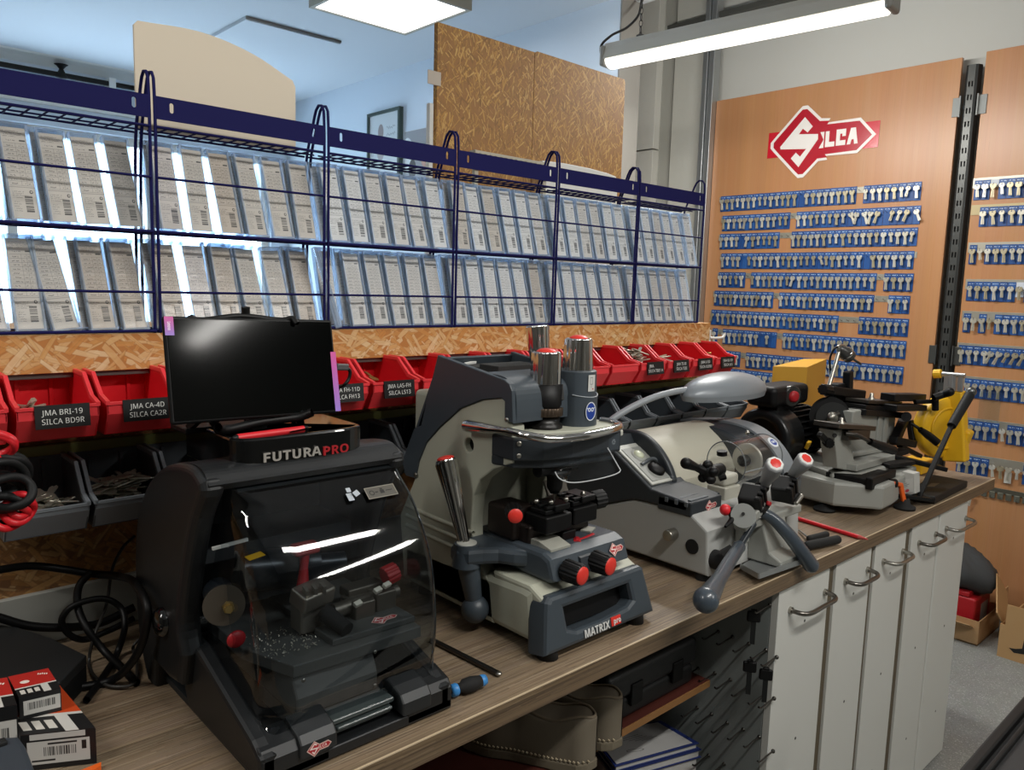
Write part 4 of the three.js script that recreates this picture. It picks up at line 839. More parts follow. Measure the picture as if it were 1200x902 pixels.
  // tablet holder
  t.part('tablet_holder', M.black, [bar([0.4, 1.36, -1.1], [0.42, 1.398, -1.055], 0.012, 0.008), bar([0.56, 1.36, -1.1], [0.545, 1.398, -1.055], 0.012, 0.008), B(0.39, 0.58, 1.352, 1.36, -1.15, -1.09, 0.002), B(0.474, 0.5, 1.352, 1.4, -1.085, -1.065, 0.003), cyl([0.485, 1.36, -1.1], [0.475, 1.53, -1.08], 0.006), tube([[0.41, 1.37, -1.026], [0.42, 1.364, -1.036], [0.48, 1.368, -1.044], [0.54, 1.372, -1.036], [0.55, 1.378, -1.026]], 0.006), tube([[0.388, 1.508, -1.06], [0.392, 1.516, -1.066], [0.402, 1.512, -1.07], [0.465, 1.517, -1.076], [0.53, 1.511, -1.072], [0.54, 1.514, -1.068], [0.544, 1.506, -1.06]], 0.0045), bar([0.41, 1.376, -1.04], [0.44, 1.35, -1.09], 0.012, 0.004), bar([0.545, 1.38, -1.04], [0.56, 1.35, -1.09], 0.012, 0.004)]);
}
{
  const a = [0.352, 1.377, -1.03], b = [0.608, 1.369, -1.045], c = [0.603, 1.515, -1.075], d = [0.352, 1.517, -1.06];
  const n = V(b).sub(V(a)).cross(V(d).sub(V(a))).normalize(), mid = lerp3(lerp3(a, c, 0.5), lerp3(b, d, 0.5), 0.5);
  const t = thing('tablet', 'black glossy tablet propped on the black milling machine, pink stickers at its edges', 'tablet', mid);
  const w = V(b).sub(V(a)).length() * 1.0, h = V(d).sub(V(a)).length(), U = V(b).sub(V(a)).normalize(), W = n.clone().cross(U);
  const place = (g, off = 0) => { const m = new THREE.Matrix4().makeBasis(U, W, n); m.setPosition(V(mid).addScaledVector(n, off)); return g.applyMatrix4(m); };
  t.part('body', M.black, place(new RoundedBoxGeometry(w, h, 0.008, 3, 0.0038)));
  t.part('screen', mat('#040505', 0.09, 0, { ior: 1.25 }), place(B(-w / 2 + 0.004, w / 2 - 0.004, -h / 2 + 0.004, h / 2 - 0.004, 0.0038, 0.0046, 0.0003)));
  const lab = (text, ww, hh) => printed(hh > ww ? 64 : 256, hh > ww ? 256 : 64, (g, W2, H2) => { const gr = g.createLinearGradient(0, 0, 0, H2); gr.addColorStop(0, '#d04a9a'); gr.addColorStop(1, '#9a7bd6'); g.fillStyle = gr; g.fillRect(0, 0, W2, H2); g.save(); g.translate(W2 / 2, H2 / 2); g.rotate(Math.PI / 2); g.fillStyle = '#f3e6f2'; g.font = 'bold 34px sans-serif'; g.textAlign = 'center'; g.textBaseline = 'middle'; if (text) g.fillText(text, 0, 0, H2 * 0.85); g.restore(); }, 0.4);
  t.part('sticker', lab('Lenovo', 1, 2), place(quad4([-w / 2 + 0.001, h / 2 - 0.026, 0.005], [-w / 2 + 0.013, h / 2 - 0.026, 0.005], [-w / 2 + 0.013, h / 2 - 0.001, 0.005], [-w / 2 + 0.001, h / 2 - 0.001, 0.005])), { label: 'small pink sticker' });
  t.part('sticker', lab('', 1, 2), place(quad4([w / 2 - 0.009, -h / 2 + 0.002, 0.005], [w / 2 + 0.0005, -h / 2 + 0.002, 0.005], [w / 2 + 0.0005, h / 2 - 0.05, 0.005], [w / 2 - 0.009, h / 2 - 0.05, 0.005])), { label: 'long pink sticker' });
}
{
  const a = [0.425, 1.351, -1], b = [0.542, 1.351, -1.01];
  const t = thing('pen', 'red ballpoint pen lying in the console tray of the black machine', 'pen', lerp3(a, b, 0.5));
  const A = add3(a, [0, 0.004, -0.015]), Bq = add3(b, [0, 0.004, -0.015]);
  t.part('barrel', M.red, cyl(lerp3(A, Bq, 0.06), lerp3(A, Bq, 0.94), 0.0052));
  t.part('tip', M.black, [cyl(A, lerp3(A, Bq, 0.07), 0.003, 0.005), cyl(lerp3(A, Bq, 0.94), Bq, 0.0052, 0.0045)]);
  t.part('clip', M.chrome, bar(add3(lerp3(A, Bq, 0.72), [0, 0.0, 0.006]), add3(lerp3(A, Bq, 1.02), [0, 0.002, 0.006]), 0.003, 0.002));
}

// ---------------------------------------------------------------- upright key milling machine in grey and slate
{
  const t = thing('milling_machine', 'grey and slate upright key milling machine with two chrome turrets, lettered MATRIX', 'machine', [1.02, 0.95, -1.05]);
  const xl = 0.886, xr = 1.145, xs = 1.08, mS = M.slate, mC = M.cream;
  // base: cream shoulders behind, slate front with a dark slot
  t.part('base', mC, [profX([[-1.27, 0.968], [-1.27, 1.045], [-0.92, 1.06], [-0.895, 1.058], [-0.882, 0.968]], xl, xr, 0.012), profX([[-1.0, 1.04], [-1.0, 1.066], [-0.905, 1.066], [-0.875, 1.052], [-0.87, 1.04]], xl + 0.004, xr + 0.002, 0.006)]);
  const fz = (y) => -0.846 - (y - 0.968) * 0.22;
  const fr = [[0.874, 0.966], [1.165, 0.966], [1.146, 1.055], [1.138, 1.06], [0.898, 1.06], [0.889, 1.05]];
  const face = extr(shapeOf(fr.map(([x, y]) => [x, y]), [[[0.932, 0.998], [0.952, 0.99], [1.02, 0.989], [1.09, 0.995], [1.105, 1.003], [1.1, 1.034], [0.928, 1.034]]]), 0.05, 0.008).translate(0, 0, -0.05);
  face.applyMatrix4(new THREE.Matrix4().makeTranslation(0, -0.968, 0)).applyMatrix4(new THREE.Matrix4().makeRotationX(-0.2)).translate(0, 0.968, -0.843);
  t.part('front_cover', mS, face);
  t.part('slot', M.black, BR([1.015, 1.013, -0.892], [0.2, 0.06, 0.02], [-0.2, 0, 0]));
  const lt = letters('MATRIX', [0.966, 0.972, -0.8424], [1, 0, 0], [0, 1, -0.2], 0.0135, 0.0012, 0.95);
  t.part('lettering', mat('#cfd0ce', 0.4), lt);
  t.part('red_badge', M.redCap, BR([1.052, 0.9795, -0.845], [0.026, 0.016, 0.003], [-0.2, 0, 0], 0.001));
  t.part('lettering', mat('#e6d8d4', 0.4), letters('pro', [1.043, 0.976, -0.8425], [1, 0, 0], [0, 1, -0.2], 0.009, 0.0012, 1));
  for (const [x, z] of [[0.9, -0.865], [1.128, -0.862], [0.91, -1.22], [1.12, -1.22]]) t.part('foot', M.rubber, lathe([x, 0.95, z], [0, 1, 0], [[0.0, 0], [0.018, 0], [0.0155, 0.022], [0.0155, 0.032], [0, 0.032]]));
  // big side cheeks with their arch; the throat is open towards the front
  const cheek = [[-1.27, 0.97], [-1.285, 1.1], ...[[0.886, 1.195, -1.23], [0.886, 1.224, -1.222], [0.886, 1.266, -1.198], [0.886, 1.303, -1.155], [0.886, 1.347, -1.095], [0.886, 1.37, -1.033], [0.886, 1.38, -0.983], [0.886, 1.375, -0.975], [0.886, 1.345, -0.973], [0.886, 1.333, -0.955], [0.886, 1.27, -0.953], [0.886, 1.25, -1.001], [0.886, 1.223, -1.037], [0.886, 1.192, -1.053], [0.886, 1.135, -1.058], [0.886, 1.087, -1.056]].map(zy), [-1.0, 1.04], [-0.99, 0.97]];
  const hp = zy([0.886, 1.282, -1.07]), hole = arc(hp[0], hp[1], 0.013, 0, 350, 16);
  t.part('cheek', mC, profX(cheek.map(([z, y]) => [z, y]), xl, xl + 0.03, 0.003, [hole]));
  t.part('hole_plug', M.black, cyl([xl + 0.014, hp[1], hp[0]], [xl + 0.022, hp[1], hp[0]], 0.0145));
  t.part('cheek', mC, profX(cheek, xs - 0.014, xs - 0.002, 0.003));
  t.part('column', mC, [B(xl + 0.02, xs - 0.01, 0.97, 1.36, -1.27, -1.1, 0.01), ...[1.105, 1.125, 1.085].map((y, i) => tube([[xl - 0.001, y, -1.26], [xl - 0.001, y - 0.004, -1.12], [xl - 0.001, y - 0.003, -1.05]], 0.0042, { seg: 12 }))]);
  // slate shroud over the top and back
  const shroud = [[0.884, 1.438, -1.162], [0.884, 1.412, -0.974], [0.884, 1.406, -0.961], [0.884, 1.395, -0.954], [0.884, 1.34, -0.949], [0.884, 1.344, -0.971], [0.884, 1.375, -0.972], [0.884, 1.38, -0.981], [0.884, 1.371, -1.031], [0.884, 1.347, -1.092], [0.884, 1.303, -1.153], [0.884, 1.266, -1.195], [0.884, 1.225, -1.219], [0.884, 1.188, -1.23], [0.884, 1.187, -1.262], [0.884, 1.214, -1.275], [0.884, 1.287, -1.235], [0.884, 1.297, -1.212], [0.884, 1.319, -1.205]].map(zy);
  const ztop = shroud[0], zcor = shroud[2], zfr = shroud[4], zb = shroud[16];
  t.part('shroud', mS, profX(shroud, xl - 0.004, xl + 0.008, 0.0015), {});
  t.part('shroud', mS, profX(shroud, xs - 0.012, xs, 0.0015), {});
  t.part('shroud_back', mS, stripX([shroud[15], zb, [ztop[0], ztop[1] - 0.004]], xl, xs - 0.002, -0.006));
  t.part('shroud_front', mS, stripX(smooth2([lerp3([...ztop, 0], [...zcor, 0], 0.62).slice(0, 2), [shroud[1][0] - 0.012, shroud[1][1] + 0.004], shroud[1], [zcor[0], zcor[1] - 0.002], shroud[3], [zfr[0], zfr[1] + 0.02], zfr], 24), xl + 0.004, xs - 0.004, -0.005));
  const ty = ztop[1] - 0.036;
  t.part('tray', M.slateDark, [B(xl + 0.006, xs - 0.008, ty - 0.004, ty, ztop[0] + 0.006, -1.03, 0.001)]);
  t.part('tray_rim', M.redDeep, B(xl + 0.01, xs - 0.01, ty + 0.002, ty + 0.004, -1.065, -1.04, 0.001));
  t.part('foam_block', mat('#2f2f2e', 0.95, 0, { bumpMap: T.fine, bumpScale: 0.002 }), [B(0.945, 1.05, ty, ty + 0.022, -1.115, -1.06, 0.002), B(0.92, 1.05, ty, ty + 0.016, -1.165, -1.115, 0.002)]);
  t.part('white_tag', M.white, BR([0.96, ty + 0.018, -1.16], [0.035, 0.006, 0.004], [0.3, 0.2, 0], 0.001));
  for (const c of [[0.882, 1.196, -1.227], [0.882, 1.344, -0.964]]) t.part('screw', M.steel, lathe(c, [-1, 0, 0], [[0.0045, 0], [0.004, 0.002], [0, 0.0026]], 12));
  // head: pale plate, slate control panel in front
  t.part('head', mC, [profY([[0.886, -1.06], [1.12, -1.06], [1.12, -0.945], [1.1, -0.91], [1.0, -0.91], [0.94, -0.93], [0.89, -0.965]], 1.312, 1.322, 0.002), B(0.9, 1.11, 1.262, 1.312, -1.06, -0.96, 0.006)]);
  const plan = (e) => [[0.881, -1.0], [0.882 + e, -0.946 - e], [0.925 + e, -0.916 - e], [0.98, -0.9 - e], [1.05, -0.892 - e], [1.097 - e, -0.89 - e], [1.106 - e, -0.91], [1.106 - e, -1.0]];
  t.part('control_panel', M.slateDark, [profY(plan(0), 1.276, 1.315, 0.003), profY(plan(0.008), 1.26, 1.28, 0.004)]);
  t.part('button_print', printed(512, 110, (g, w, h) => {
    g.fillStyle = '#3a4148'; g.fillRect(0, 0, w, h); g.strokeStyle = '#b9bfc4'; g.lineWidth = 7;
    g.beginPath(); g.moveTo(110, 30); g.quadraticCurveTo(60, 55, 110, 82); g.stroke(); g.beginPath(); g.moveTo(230, 30); g.quadraticCurveTo(280, 55, 230, 82); g.stroke();
    g.lineWidth = 4; g.beginPath(); g.arc(345, 46, 15, 0, 7); g.moveTo(328, 80); g.lineTo(345, 60); g.lineTo(362, 80); g.stroke(); g.beginPath(); for (let i = 0; i < 8; i++) { const a = i * 0.785; g.moveTo(445 + 9 * Math.cos(a), 55 + 9 * Math.sin(a)); g.lineTo(445 + 20 * Math.cos(a), 55 + 20 * Math.sin(a)); } g.stroke();
    g.fillStyle = '#20252a'; for (const x of [20, 170, 295, 400]) g.fillRect(x, 8, 3, 94);
  }, 0.4), quad4([0.985, 1.281, -0.9002], [1.092, 1.281, -0.8885], [1.092, 1.311, -0.8885], [0.985, 1.311, -0.9002]));
  for (const y of [1.306, 1.285]) t.part('screw', M.steel, lathe([0.89, y, -0.9405], [-0.5, 0, 1], [[0.0045, 0], [0.004, 0.002], [0, 0.0026]], 12));
  // chrome lever across the front of the head
  t.part('lever', M.chrome, [taperTube([[0.872, 1.321, -1.055], [0.873, 1.325, -0.996], [0.877, 1.327, -0.955], [0.884, 1.325, -0.925]], [0.0112, 0.0095, 0.006, 0.0065], 30), tube([[0.882, 1.325, -0.93], [0.892, 1.323, -0.908], [0.912, 1.32, -0.889], [0.95, 1.319, -0.881], [1.0, 1.319, -0.877], [1.06, 1.321, -0.882], [1.1, 1.322, -0.896], [1.113, 1.323, -0.925], [1.11, 1.323, -0.95]], 0.0072, { seg: 60 }), cyl([0.871, 1.3205, -1.062], [0.872, 1.321, -1.055], 0.0102, 0.0112)]);
  // front turret: base rings, body, chrome grip with red cap
  const p = [0.975, 1.322, -0.967];
  t.part('turret_base', mat('#191817', 0.35, 0.3), lathe(p, [0, 1, 0], [[0.033, 0], [0.033, 0.006], [0.028, 0.01], [0.028, 0.022], [0, 0.022]]));
  t.part('turret_ring', mat('#5c4f44', 0.35, 0.8), fluted(add3(p, [0, 0.022, 0]), add3(p, [0, 0.037, 0]), 0.033, 0.033, 28, 0.05));
  t.part('turret_body', M.black, [lathe(p, [0, 1, 0], [[0.027, 0.037], [0.03, 0.042], [0.03, 0.078], [0, 0.078]]), bar(add3(p, [0.022, 0.05, 0.02]), add3(p, [0.026, 0.076, 0.012]), 0.008, 0.006)]);
  t.part('turret_grip', M.chrome, fluted(add3(p, [0, 0.077, 0]), add3(p, [0, 0.136, 0]), 0.0285, 0.027, 14, 0.07));
  t.part('turret_cap', M.redCap, sph(add3(p, [0, 0.134, 0]), 0.019, 0.008, 0.019));
  // rear turret: slate sleeve with prints, chrome grip
  const q = [1.052, 1.32, -0.962];
  t.part('sleeve', mS, lathe(q, [0, 1, 0], [[0.039, 0], [0.039, 0.054], [0.0365, 0.062], [0.0355, 0.1], [0.034, 0.102], [0, 0.102]], 40));
  t.part('sleeve_line', mat('#8f959a', 0.4), tube([...Array(13)].map((_, i) => { const a = 2.6 - i * 0.24; return [q[0] + 0.0385 * Math.cos(a), q[1] + 0.06 - 0.008 * Math.sin(i / 12 * 3.14) + i * 0.0006, q[2] + 0.0385 * Math.sin(a)]; }), 0.0011, { seg: 40, sides: 6 }));
  t.part('sleeve_grip', M.chrome, fluted(add3(q, [0, 0.1, 0]), add3(q, [0, 0.16, 0]), 0.029, 0.026, 14, 0.07));
  t.part('sleeve_cap', M.redCap, sph(add3(q, [0, 0.158, 0]), 0.018, 0.008, 0.018));
  const round = (name, m, y, r, w, h, ang) => { const u = [Math.cos(ang + Math.PI / 2) * -1, 0, Math.sin(ang + Math.PI / 2) * -1]; t.part(name, m, sheet([q[0] + r * Math.cos(ang), q[1] + y, q[2] + r * Math.sin(ang)], [Math.sin(ang), 0, -Math.cos(ang)], [0, 1, 0], w, h)); };
  const disc = (draw) => mat('#ffffff', 0.4, 0, { map: canvasTex(128, 160, draw), transparent: true, alphaTest: 0.4 });
  round('goggles_sign', disc((g, w, h) => { g.clearRect(0, 0, w, h); g.fillStyle = '#d9dde2'; g.beginPath(); g.ellipse(64, 80, 62, 76, 0, 0, 7); g.fill(); g.fillStyle = '#1d3c8f'; g.beginPath(); g.ellipse(64, 80, 54, 68, 0, 0, 7); g.fill(); g.strokeStyle = '#dfe4ea'; g.lineWidth = 8; g.beginPath(); g.arc(46, 66, 13, 0, 7); g.stroke(); g.beginPath(); g.arc(82, 66, 13, 0, 7); g.stroke(); g.beginPath(); g.moveTo(20, 50); g.lineTo(34, 62); g.moveTo(108, 50); g.lineTo(94, 62); g.stroke(); }), 0.03, 0.0396, 0.026, 0.036, 1.65);
  round('print_plate', printed(96, 128, (g, w, h) => { g.fillStyle = '#c6c6c2'; g.fillRect(0, 0, w, h); g.strokeStyle = '#7c7c7a'; g.lineWidth = 5; g.strokeRect(30, 20, 34, 52); g.beginPath(); g.moveTo(46, 72); g.lineTo(46, 100); g.stroke(); g.fillStyle = '#b23b38'; g.fillRect(60, 104, 18, 10); }), 0.081, 0.0368, 0.017, 0.03, 1.6);
  // third chrome grip behind
  t.part('rear_grip', M.chrome, fluted([1.082, 1.42, -1.09], [1.08, 1.495, -1.1], 0.019, 0.024, 12, 0.08));
  t.part('rear_stem', M.black, cyl([1.084, 1.3, -1.08], [1.082, 1.425, -1.09], 0.014));
  const mV = mat('#d8dde0', 0.06, 0, { transmission: 1, ior: 1.5, thickness: 0 });
  const v1 = [0.932, 1.266, -0.9], v2 = [1.055, 1.289, -0.885], v3 = [1.064, 1.251, -0.86], v4 = [1.05, 1.247, -0.858], v5 = [0.944, 1.245, -0.87], v6 = [0.927, 1.253, -0.88];
  t.part('visor', mV, [quad4(v5, v4, v2, v1), quad4(v5, v4, lerp3(v4, v3, 0.6), v5), quad4(v6, v5, v1, lerp3(v6, v1, 0.5))]);
  t.part('visor_edge', mat('#b4b8ba', 0.2), tube([v2, lerp3(v2, v3, 0.9), v3, v4, v5, v6, lerp3(v6, v1, 0.6)], 0.0012, { seg: 40, sides: 6 }));
  t.part('visor_mount', mat('#b9b9b0', 0.5), B(1.1, 1.13, 1.298, 1.31, -0.95, -0.91, 0.003));
  // spindle and cutter
  t.part('spindle', M.black, [lathe([0.985, 1.25, -0.945], [0, -1, 0], [[0, 0], [0.03, 0], [0.026, 0.01], [0.015, 0.016], [0.014, 0.036], [0.008, 0.046], [0, 0.046]]), cyl([0.935, 1.253, -0.94], [1.03, 1.253, -0.94], 0.012)]);
  t.part('cutter', M.steel, cyl([0.985, 1.206, -0.945], [0.985, 1.185, -0.945], 0.002, 0.001, 8));
  // vices on their carriage
  t.part('carriage', mat('#2a2320', 0.35, 0.5), [B(0.915, 0.975, 1.118, 1.178, -1.05, -0.975, 0.008), B(0.93, 1.09, 1.115, 1.15, -1.0, -0.95, 0.006), profX([[-1.02, 1.12], [-0.945, 1.085], [-0.93, 1.085], [-0.93, 1.1], [-0.98, 1.135]], 0.955, 1.03, 0.003)]);
  const vice = (x, y, z) => [B(x - 0.035, x + 0.03, y - 0.02, y + 0.012, z - 0.028, z + 0.028, 0.004), B(x - 0.03, x + 0.018, y + 0.012, y + 0.022, z - 0.02, z + 0.02, 0.003), B(x - 0.012, x + 0.026, y + 0.018, y + 0.03, z - 0.026, z + 0.026, 0.003), ...[-0.018, 0, 0.018].map((d) => B(x - 0.03, x + 0.02, y + 0.024, y + 0.029, z + d - 0.004, z + d + 0.004, 0.001))];
  t.part('vice', M.black, [vice(0.975, 1.16, -0.945), vice(1.055, 1.16, -0.955)]);
  t.part('vice_bolts', M.steel, [[0.962, 1.194, -0.93], [0.992, 1.196, -0.922], [0.95, 1.192, -0.955], [1.045, 1.196, -0.93]].map((c) => sph(c, 0.005, 0.005, 0.005, 10)));
  t.part('clamp_knob', M.black, fluted(add3([0.876, 1.185, -0.93], [0.018, 0.002, -0.025]), [0.876, 1.185, -0.93], 0.0155, 0.015, 14, 0.1));
  t.part('knob_cap', M.redCap, lathe([0.876, 1.185, -0.93], [-0.6, 0, 0.8], [[0.0125, 0], [0.0125, 0.002], [0.006, 0.0045], [0, 0.005]]));
  t.part('clamp_knob', M.blackSoft, fluted([1.09, 1.172, -0.945], [1.115, 1.174, -0.94], 0.018, 0.018, 14, 0.1));
  t.part('motif_screen', mat('#8f897f', 0.6), BR([1.045, 1.195, -1.0], [0.055, 0.03, 0.006], [-0.5, 0, 0], 0.002));
  // slate table with two red knobs and its side arm
  t.part('table', mS, [profX([[-1.09, 1.072], [-1.09, 1.115], [-0.98, 1.118], [-0.905, 1.118], [-0.885, 1.11], [-0.872, 1.075], [-0.885, 1.068]], 0.916, 1.118, 0.008)]);
  t.part('side_arm', mS, [profY([[0.92, -1.075], [0.92, -0.935], [0.9, -0.955], [0.885, -0.98], [0.862, -0.995], [0.838, -1.005], [0.828, -1.025], [0.832, -1.048], [0.85, -1.06], [0.875, -1.062]], 1.082, 1.112, 0.008), cyl([0.852, 1.075, -1.028], [0.852, 1.116, -1.028], 0.026, 0.022)]);
  t.part('arm_ring', mat('#a7a79f', 0.5), lathe([0.852, 1.114, -1.028], [0, 1, 0], [[0.018, 0], [0.018, 0.004], [0.01, 0.005], [0, 0.005]]));
  t.part('table_plate', mat('#a3a399', 0.45, 0.2), [profX([[-0.99, 1.118], [-0.975, 1.128], [-0.93, 1.128], [-0.9, 1.12], [-0.9, 1.116]], 0.935, 0.985, 0.001), B(1.005, 1.06, 1.118, 1.127, -1.0, -0.965, 0.002), BR([1.075, 1.12, -0.94], [0.03, 0.003, 0.02], [0, 0.4, 0])]);
  t.part('slide_stop', M.black, [B(0.99, 1.025, 1.118, 1.134, -0.955, -0.925, 0.002), B(0.985, 1.03, 1.118, 1.126, -0.99, -0.955, 0.002)]);
  t.part('red_lever', M.redDeep, [taperTube([[1.013, 1.112, -0.915], [1.035, 1.115, -0.915], [1.067, 1.115, -0.92]], [0.006, 0.0042, 0.005], 16), fluted([1.028, 1.112, -0.925], [1.01, 1.114, -0.908], 0.0085, 0.0085, 10, 0.12)]);
  for (const x of [0.953, 1.026]) {
    const k = t.part('table_knob', M.black, fluted([x - 0.006, 1.09, -0.878], [x - 0.001, 1.088, -0.842], 0.02, 0.019, 16, 0.1));
    t.part('cap', M.redCap, lathe([x - 0.001, 1.088, -0.842], [0.1, 0, 1], [[0.0155, 0], [0.0155, 0.003], [0.008, 0.005], [0, 0.0055]]), { under: k });
  }
  t.part('knob_recess', M.slateDark, profX([[-0.885, 1.075], [-0.868, 1.077], [-0.876, 1.102], [-0.89, 1.105]], 0.985, 1.02, 0.001));
  t.part('emblem', mEmblem, sheet([1.083, 1.098, -0.8765], [1, 0, 0.0], [0, 1, -0.35], 0.04, 0.026));
  // chrome lever with red end, and the slate ball under the arm
  t.part('hand_lever', M.chrome, [fluted([0.852, 1.109, -1.033], [0.842, 1.259, -1.081], 0.0105, 0.0205, 12, 0.09), cyl([0.852, 1.1, -1.028], [0.852, 1.112, -1.033], 0.008, 0.009)]);
  t.part('lever_cap', M.redCap, alignY(sph([0, 0, 0], 0.016, 0.005, 0.016), [0.842, 1.261, -1.081], [-0.1, 0.95, -0.25]));
  t.part('arm_post', mS, [cyl([0.856, 1.08, -1.028], [0.866, 1.01, -1.022], 0.021, 0.015)]);
  t.part('ball', mS, sph([0.868, 0.992, -1.02], 0.0255));
}

// ---------------------------------------------------------------- grey key cutting machine with clear guard and lamp
{
  const xL = 1.4, t = thing('key_machine', 'grey key cutting machine with clear wheel guard, desk lamp and two slate levers', 'machine', [1.65, 0.95, -1.05]);
  const mG = M.greyCast, mD = M.slateDark, mCr = mat('#b5b2a3', 0.4, 0, { bumpMap: T.fine, bumpScale: 0.0001 });
  t.part('base', mG, profX([[-1.3, 0.966], [-1.3, 1.03], [-1.222, 1.04], [-1.088, 1.09], [-0.938, 1.096], [-0.888, 1.064], [-0.882, 0.966]], xL, 1.8, 0.005));
  for (const [x, z] of [[1.42, -0.905], [1.76, -0.905], [1.43, -1.26], [1.76, -1.26]]) t.part('foot', M.rubber, cyl([x, 0.95, z], [x, 0.967, z], 0.017, 0.015));
  t.part('side_knob', M.steel, lathe([1.399, 1.039, -0.972], [-1, 0, 0], [[0.0125, 0], [0.0125, 0.024], [0.011, 0.027], [0, 0.027]]));
  t.part('hole_plug', M.rubber, cyl([1.402, 1.022, -0.924], add3([1.402, 1.022, -0.924], [-0.0035, 0, 0]), 0.0165));
  // dark console: sloping panel and stepped block with grooves
  const s = [[1.4, 1.223, -1.235], [1.4, 1.235, -1.189], [1.4, 1.223, -1.173], [1.4, 1.197, -1.158], [1.4, 1.125, -1.039], [1.4, 1.117, -0.944]].map(zy);
  t.part('console', mD, profX([[-1.3, 1.03], [-1.222, 1.041], [-1.088, 1.091], [-0.938, 1.096], s[5], s[4], s[3], s[2], [-1.24, s[2][1] - 0.01], [-1.3, 1.15]], xL - 0.003, 1.53, 0.004));
  const A = s[3], Bq = s[4], at = (u, x, off = 0) => { const dz = Bq[0] - A[0], dy = Bq[1] - A[1], l = Math.hypot(dz, dy); return [x, A[1] + dy * u - dz / l * -off, A[0] + dz * u + dy / l * -off]; };
  const slope = Math.atan2(Bq[0] - A[0], A[1] - Bq[1]);
  t.part('panel', mat('#b3b4ad', 0.4), [bar(at(-0.02, 1.452, 0.0015), at(0.94, 1.452, 0.0015), 0.088, 0.006, 0.002)]);
  t.part('panel_inlay', mat('#8b8d88', 0.45), [bar(at(0.08, 1.452, 0.005), at(0.88, 1.452, 0.005), 0.07, 0.002, 0.0008)]);
  const n = [0, Math.sin(slope), Math.cos(slope)];
  t.part('lamp_button', mat('#c8cdb4', 0.3), lathe(at(0.28, 1.452, 0.006), n, [[0.014, 0], [0.013, 0.005], [0.008, 0.008], [0, 0.009]]));
  t.part('button_ring', mat('#9c9e98', 0.4), lathe(at(0.28, 1.452, 0.005), n, [[0.02, 0], [0.019, 0.003], [0.014, 0.004]]));
  t.part('switch', M.black, lathe(at(0.66, 1.462, 0.005), n, [[0.022, 0], [0.021, 0.008], [0.014, 0.012], [0, 0.013]]));
  t.part('switch_cover', mat('#4a4f53', 0.4), tube([at(0.5, 1.43, 0.006), at(0.46, 1.48, 0.012), at(0.62, 1.492, 0.008), at(0.92, 1.487, 0.006)], 0.0045));
  t.part('grooved_block', mD, B(xL - 0.003, 1.517, 1.085, 1.117, -1.02, -0.93, 0.004));
  for (let k = 0; k < 3; k++) t.part('groove', mat('#565b60', 0.4), [B(xL + 0.008, xL + 0.075, 1.116, 1.1195, -1.0 + k * 0.026, -0.991 + k * 0.026, 0.001), B(xL - 0.0045, xL + 0.006, 1.106, 1.117, -1.0 + k * 0.026, -0.991 + k * 0.026, 0.001)]);
  t.part('emblem', mEmblem, sheet([1.472, 1.1, -0.9288], [1, 0, 0], [0, 1, 0], 0.046, 0.03));
  // motor cover: cream half barrel between two dark end shells
  const arcP = [[1.5, 1.192, -1.293], [1.5, 1.214, -1.227], [1.5, 1.223, -1.184], [1.5, 1.217, -1.139], [1.5, 1.198, -1.104], [1.5, 1.174, -1.078], [1.5, 1.148, -1.059], [1.5, 1.124, -1.048]].map(zy);
  const bar1 = smooth2(arcP, 30), zb = arcP[0][0], cov = (e) => [...bar1.map(([z, y]) => [z + e * 0.8, y + e]), [arcP[7][0] + e * 0.8, 1.07], [zb, 1.07]];
  t.part('motor_cover', mCr, profX(cov(0), 1.5, 1.8, 0.002));
  t.part('end_shell', mD, profX(cov(0.008), 1.484, 1.503, 0.005));
  t.part('vent_line', M.slate, B(1.6, 1.68, 1.0, 1.001, -1.3, -1.299));
  const arc2 = [[1.9, 1.203, -1.313], [1.9, 1.216, -1.221], [1.9, 1.223, -1.139], [1.9, 1.216, -1.075], [1.9, 1.194, -1.026], [1.9, 1.161, -0.987], [1.9, 1.124, -0.962], [1.9, 1.072, -0.949]].map(zy);
  const big = smooth2(arc2, 30), z2 = arc2[0][0], sh = (e) => [...big.map(([z, y]) => [z + e, y + e]), [arc2[7][0] + e, 1.0], [z2, 1.0]];
  t.part('end_shell', mD, profX(sh(-0.006), 1.76, 1.9, 0.01));
  t.part('shell_rim', mat('#7d8388', 0.4), stripX(big, 1.85, 1.91, -0.006));
  t.part('screw', M.steel, sph([1.757, 1.22, -1.017], 0.006));
  // clear wheel guard, cutter and hub
  const c = [1.6, 1.169, -0.978], r = 0.052, c2 = [1.775, c[1], c[2]];
  const mV = M.clear;
  t.part('guard', mV, [new THREE.CylinderGeometry(r, r, 0.17, 40, 1, true).rotateZ(Math.PI / 2).translate(1.687, c[1], c[2])]);
  t.part('guard_face', mV, new THREE.RingGeometry(0.02, r, 40).rotateY(-Math.PI / 2).translate(1.602, c[1], c[2]));
  t.part('guard_rim', mat('#7f8587', 0.2, 0, { transmission: 0.4, thickness: 0 }), [1.602, 1.772].map((x) => new THREE.TorusGeometry(r, 0.0014, 8, 48).rotateY(Math.PI / 2).translate(x, c[1], c[2])));
  t.part('guard_edge', mat('#a4aaac', 0.2, 0, { transmission: 0.3, thickness: 0 }), bar([1.602, c[1] - 0.012, c[2] + r * 0.98], [1.772, c[1] - 0.012, c[2] + r * 0.98], 0.002, 0.002));
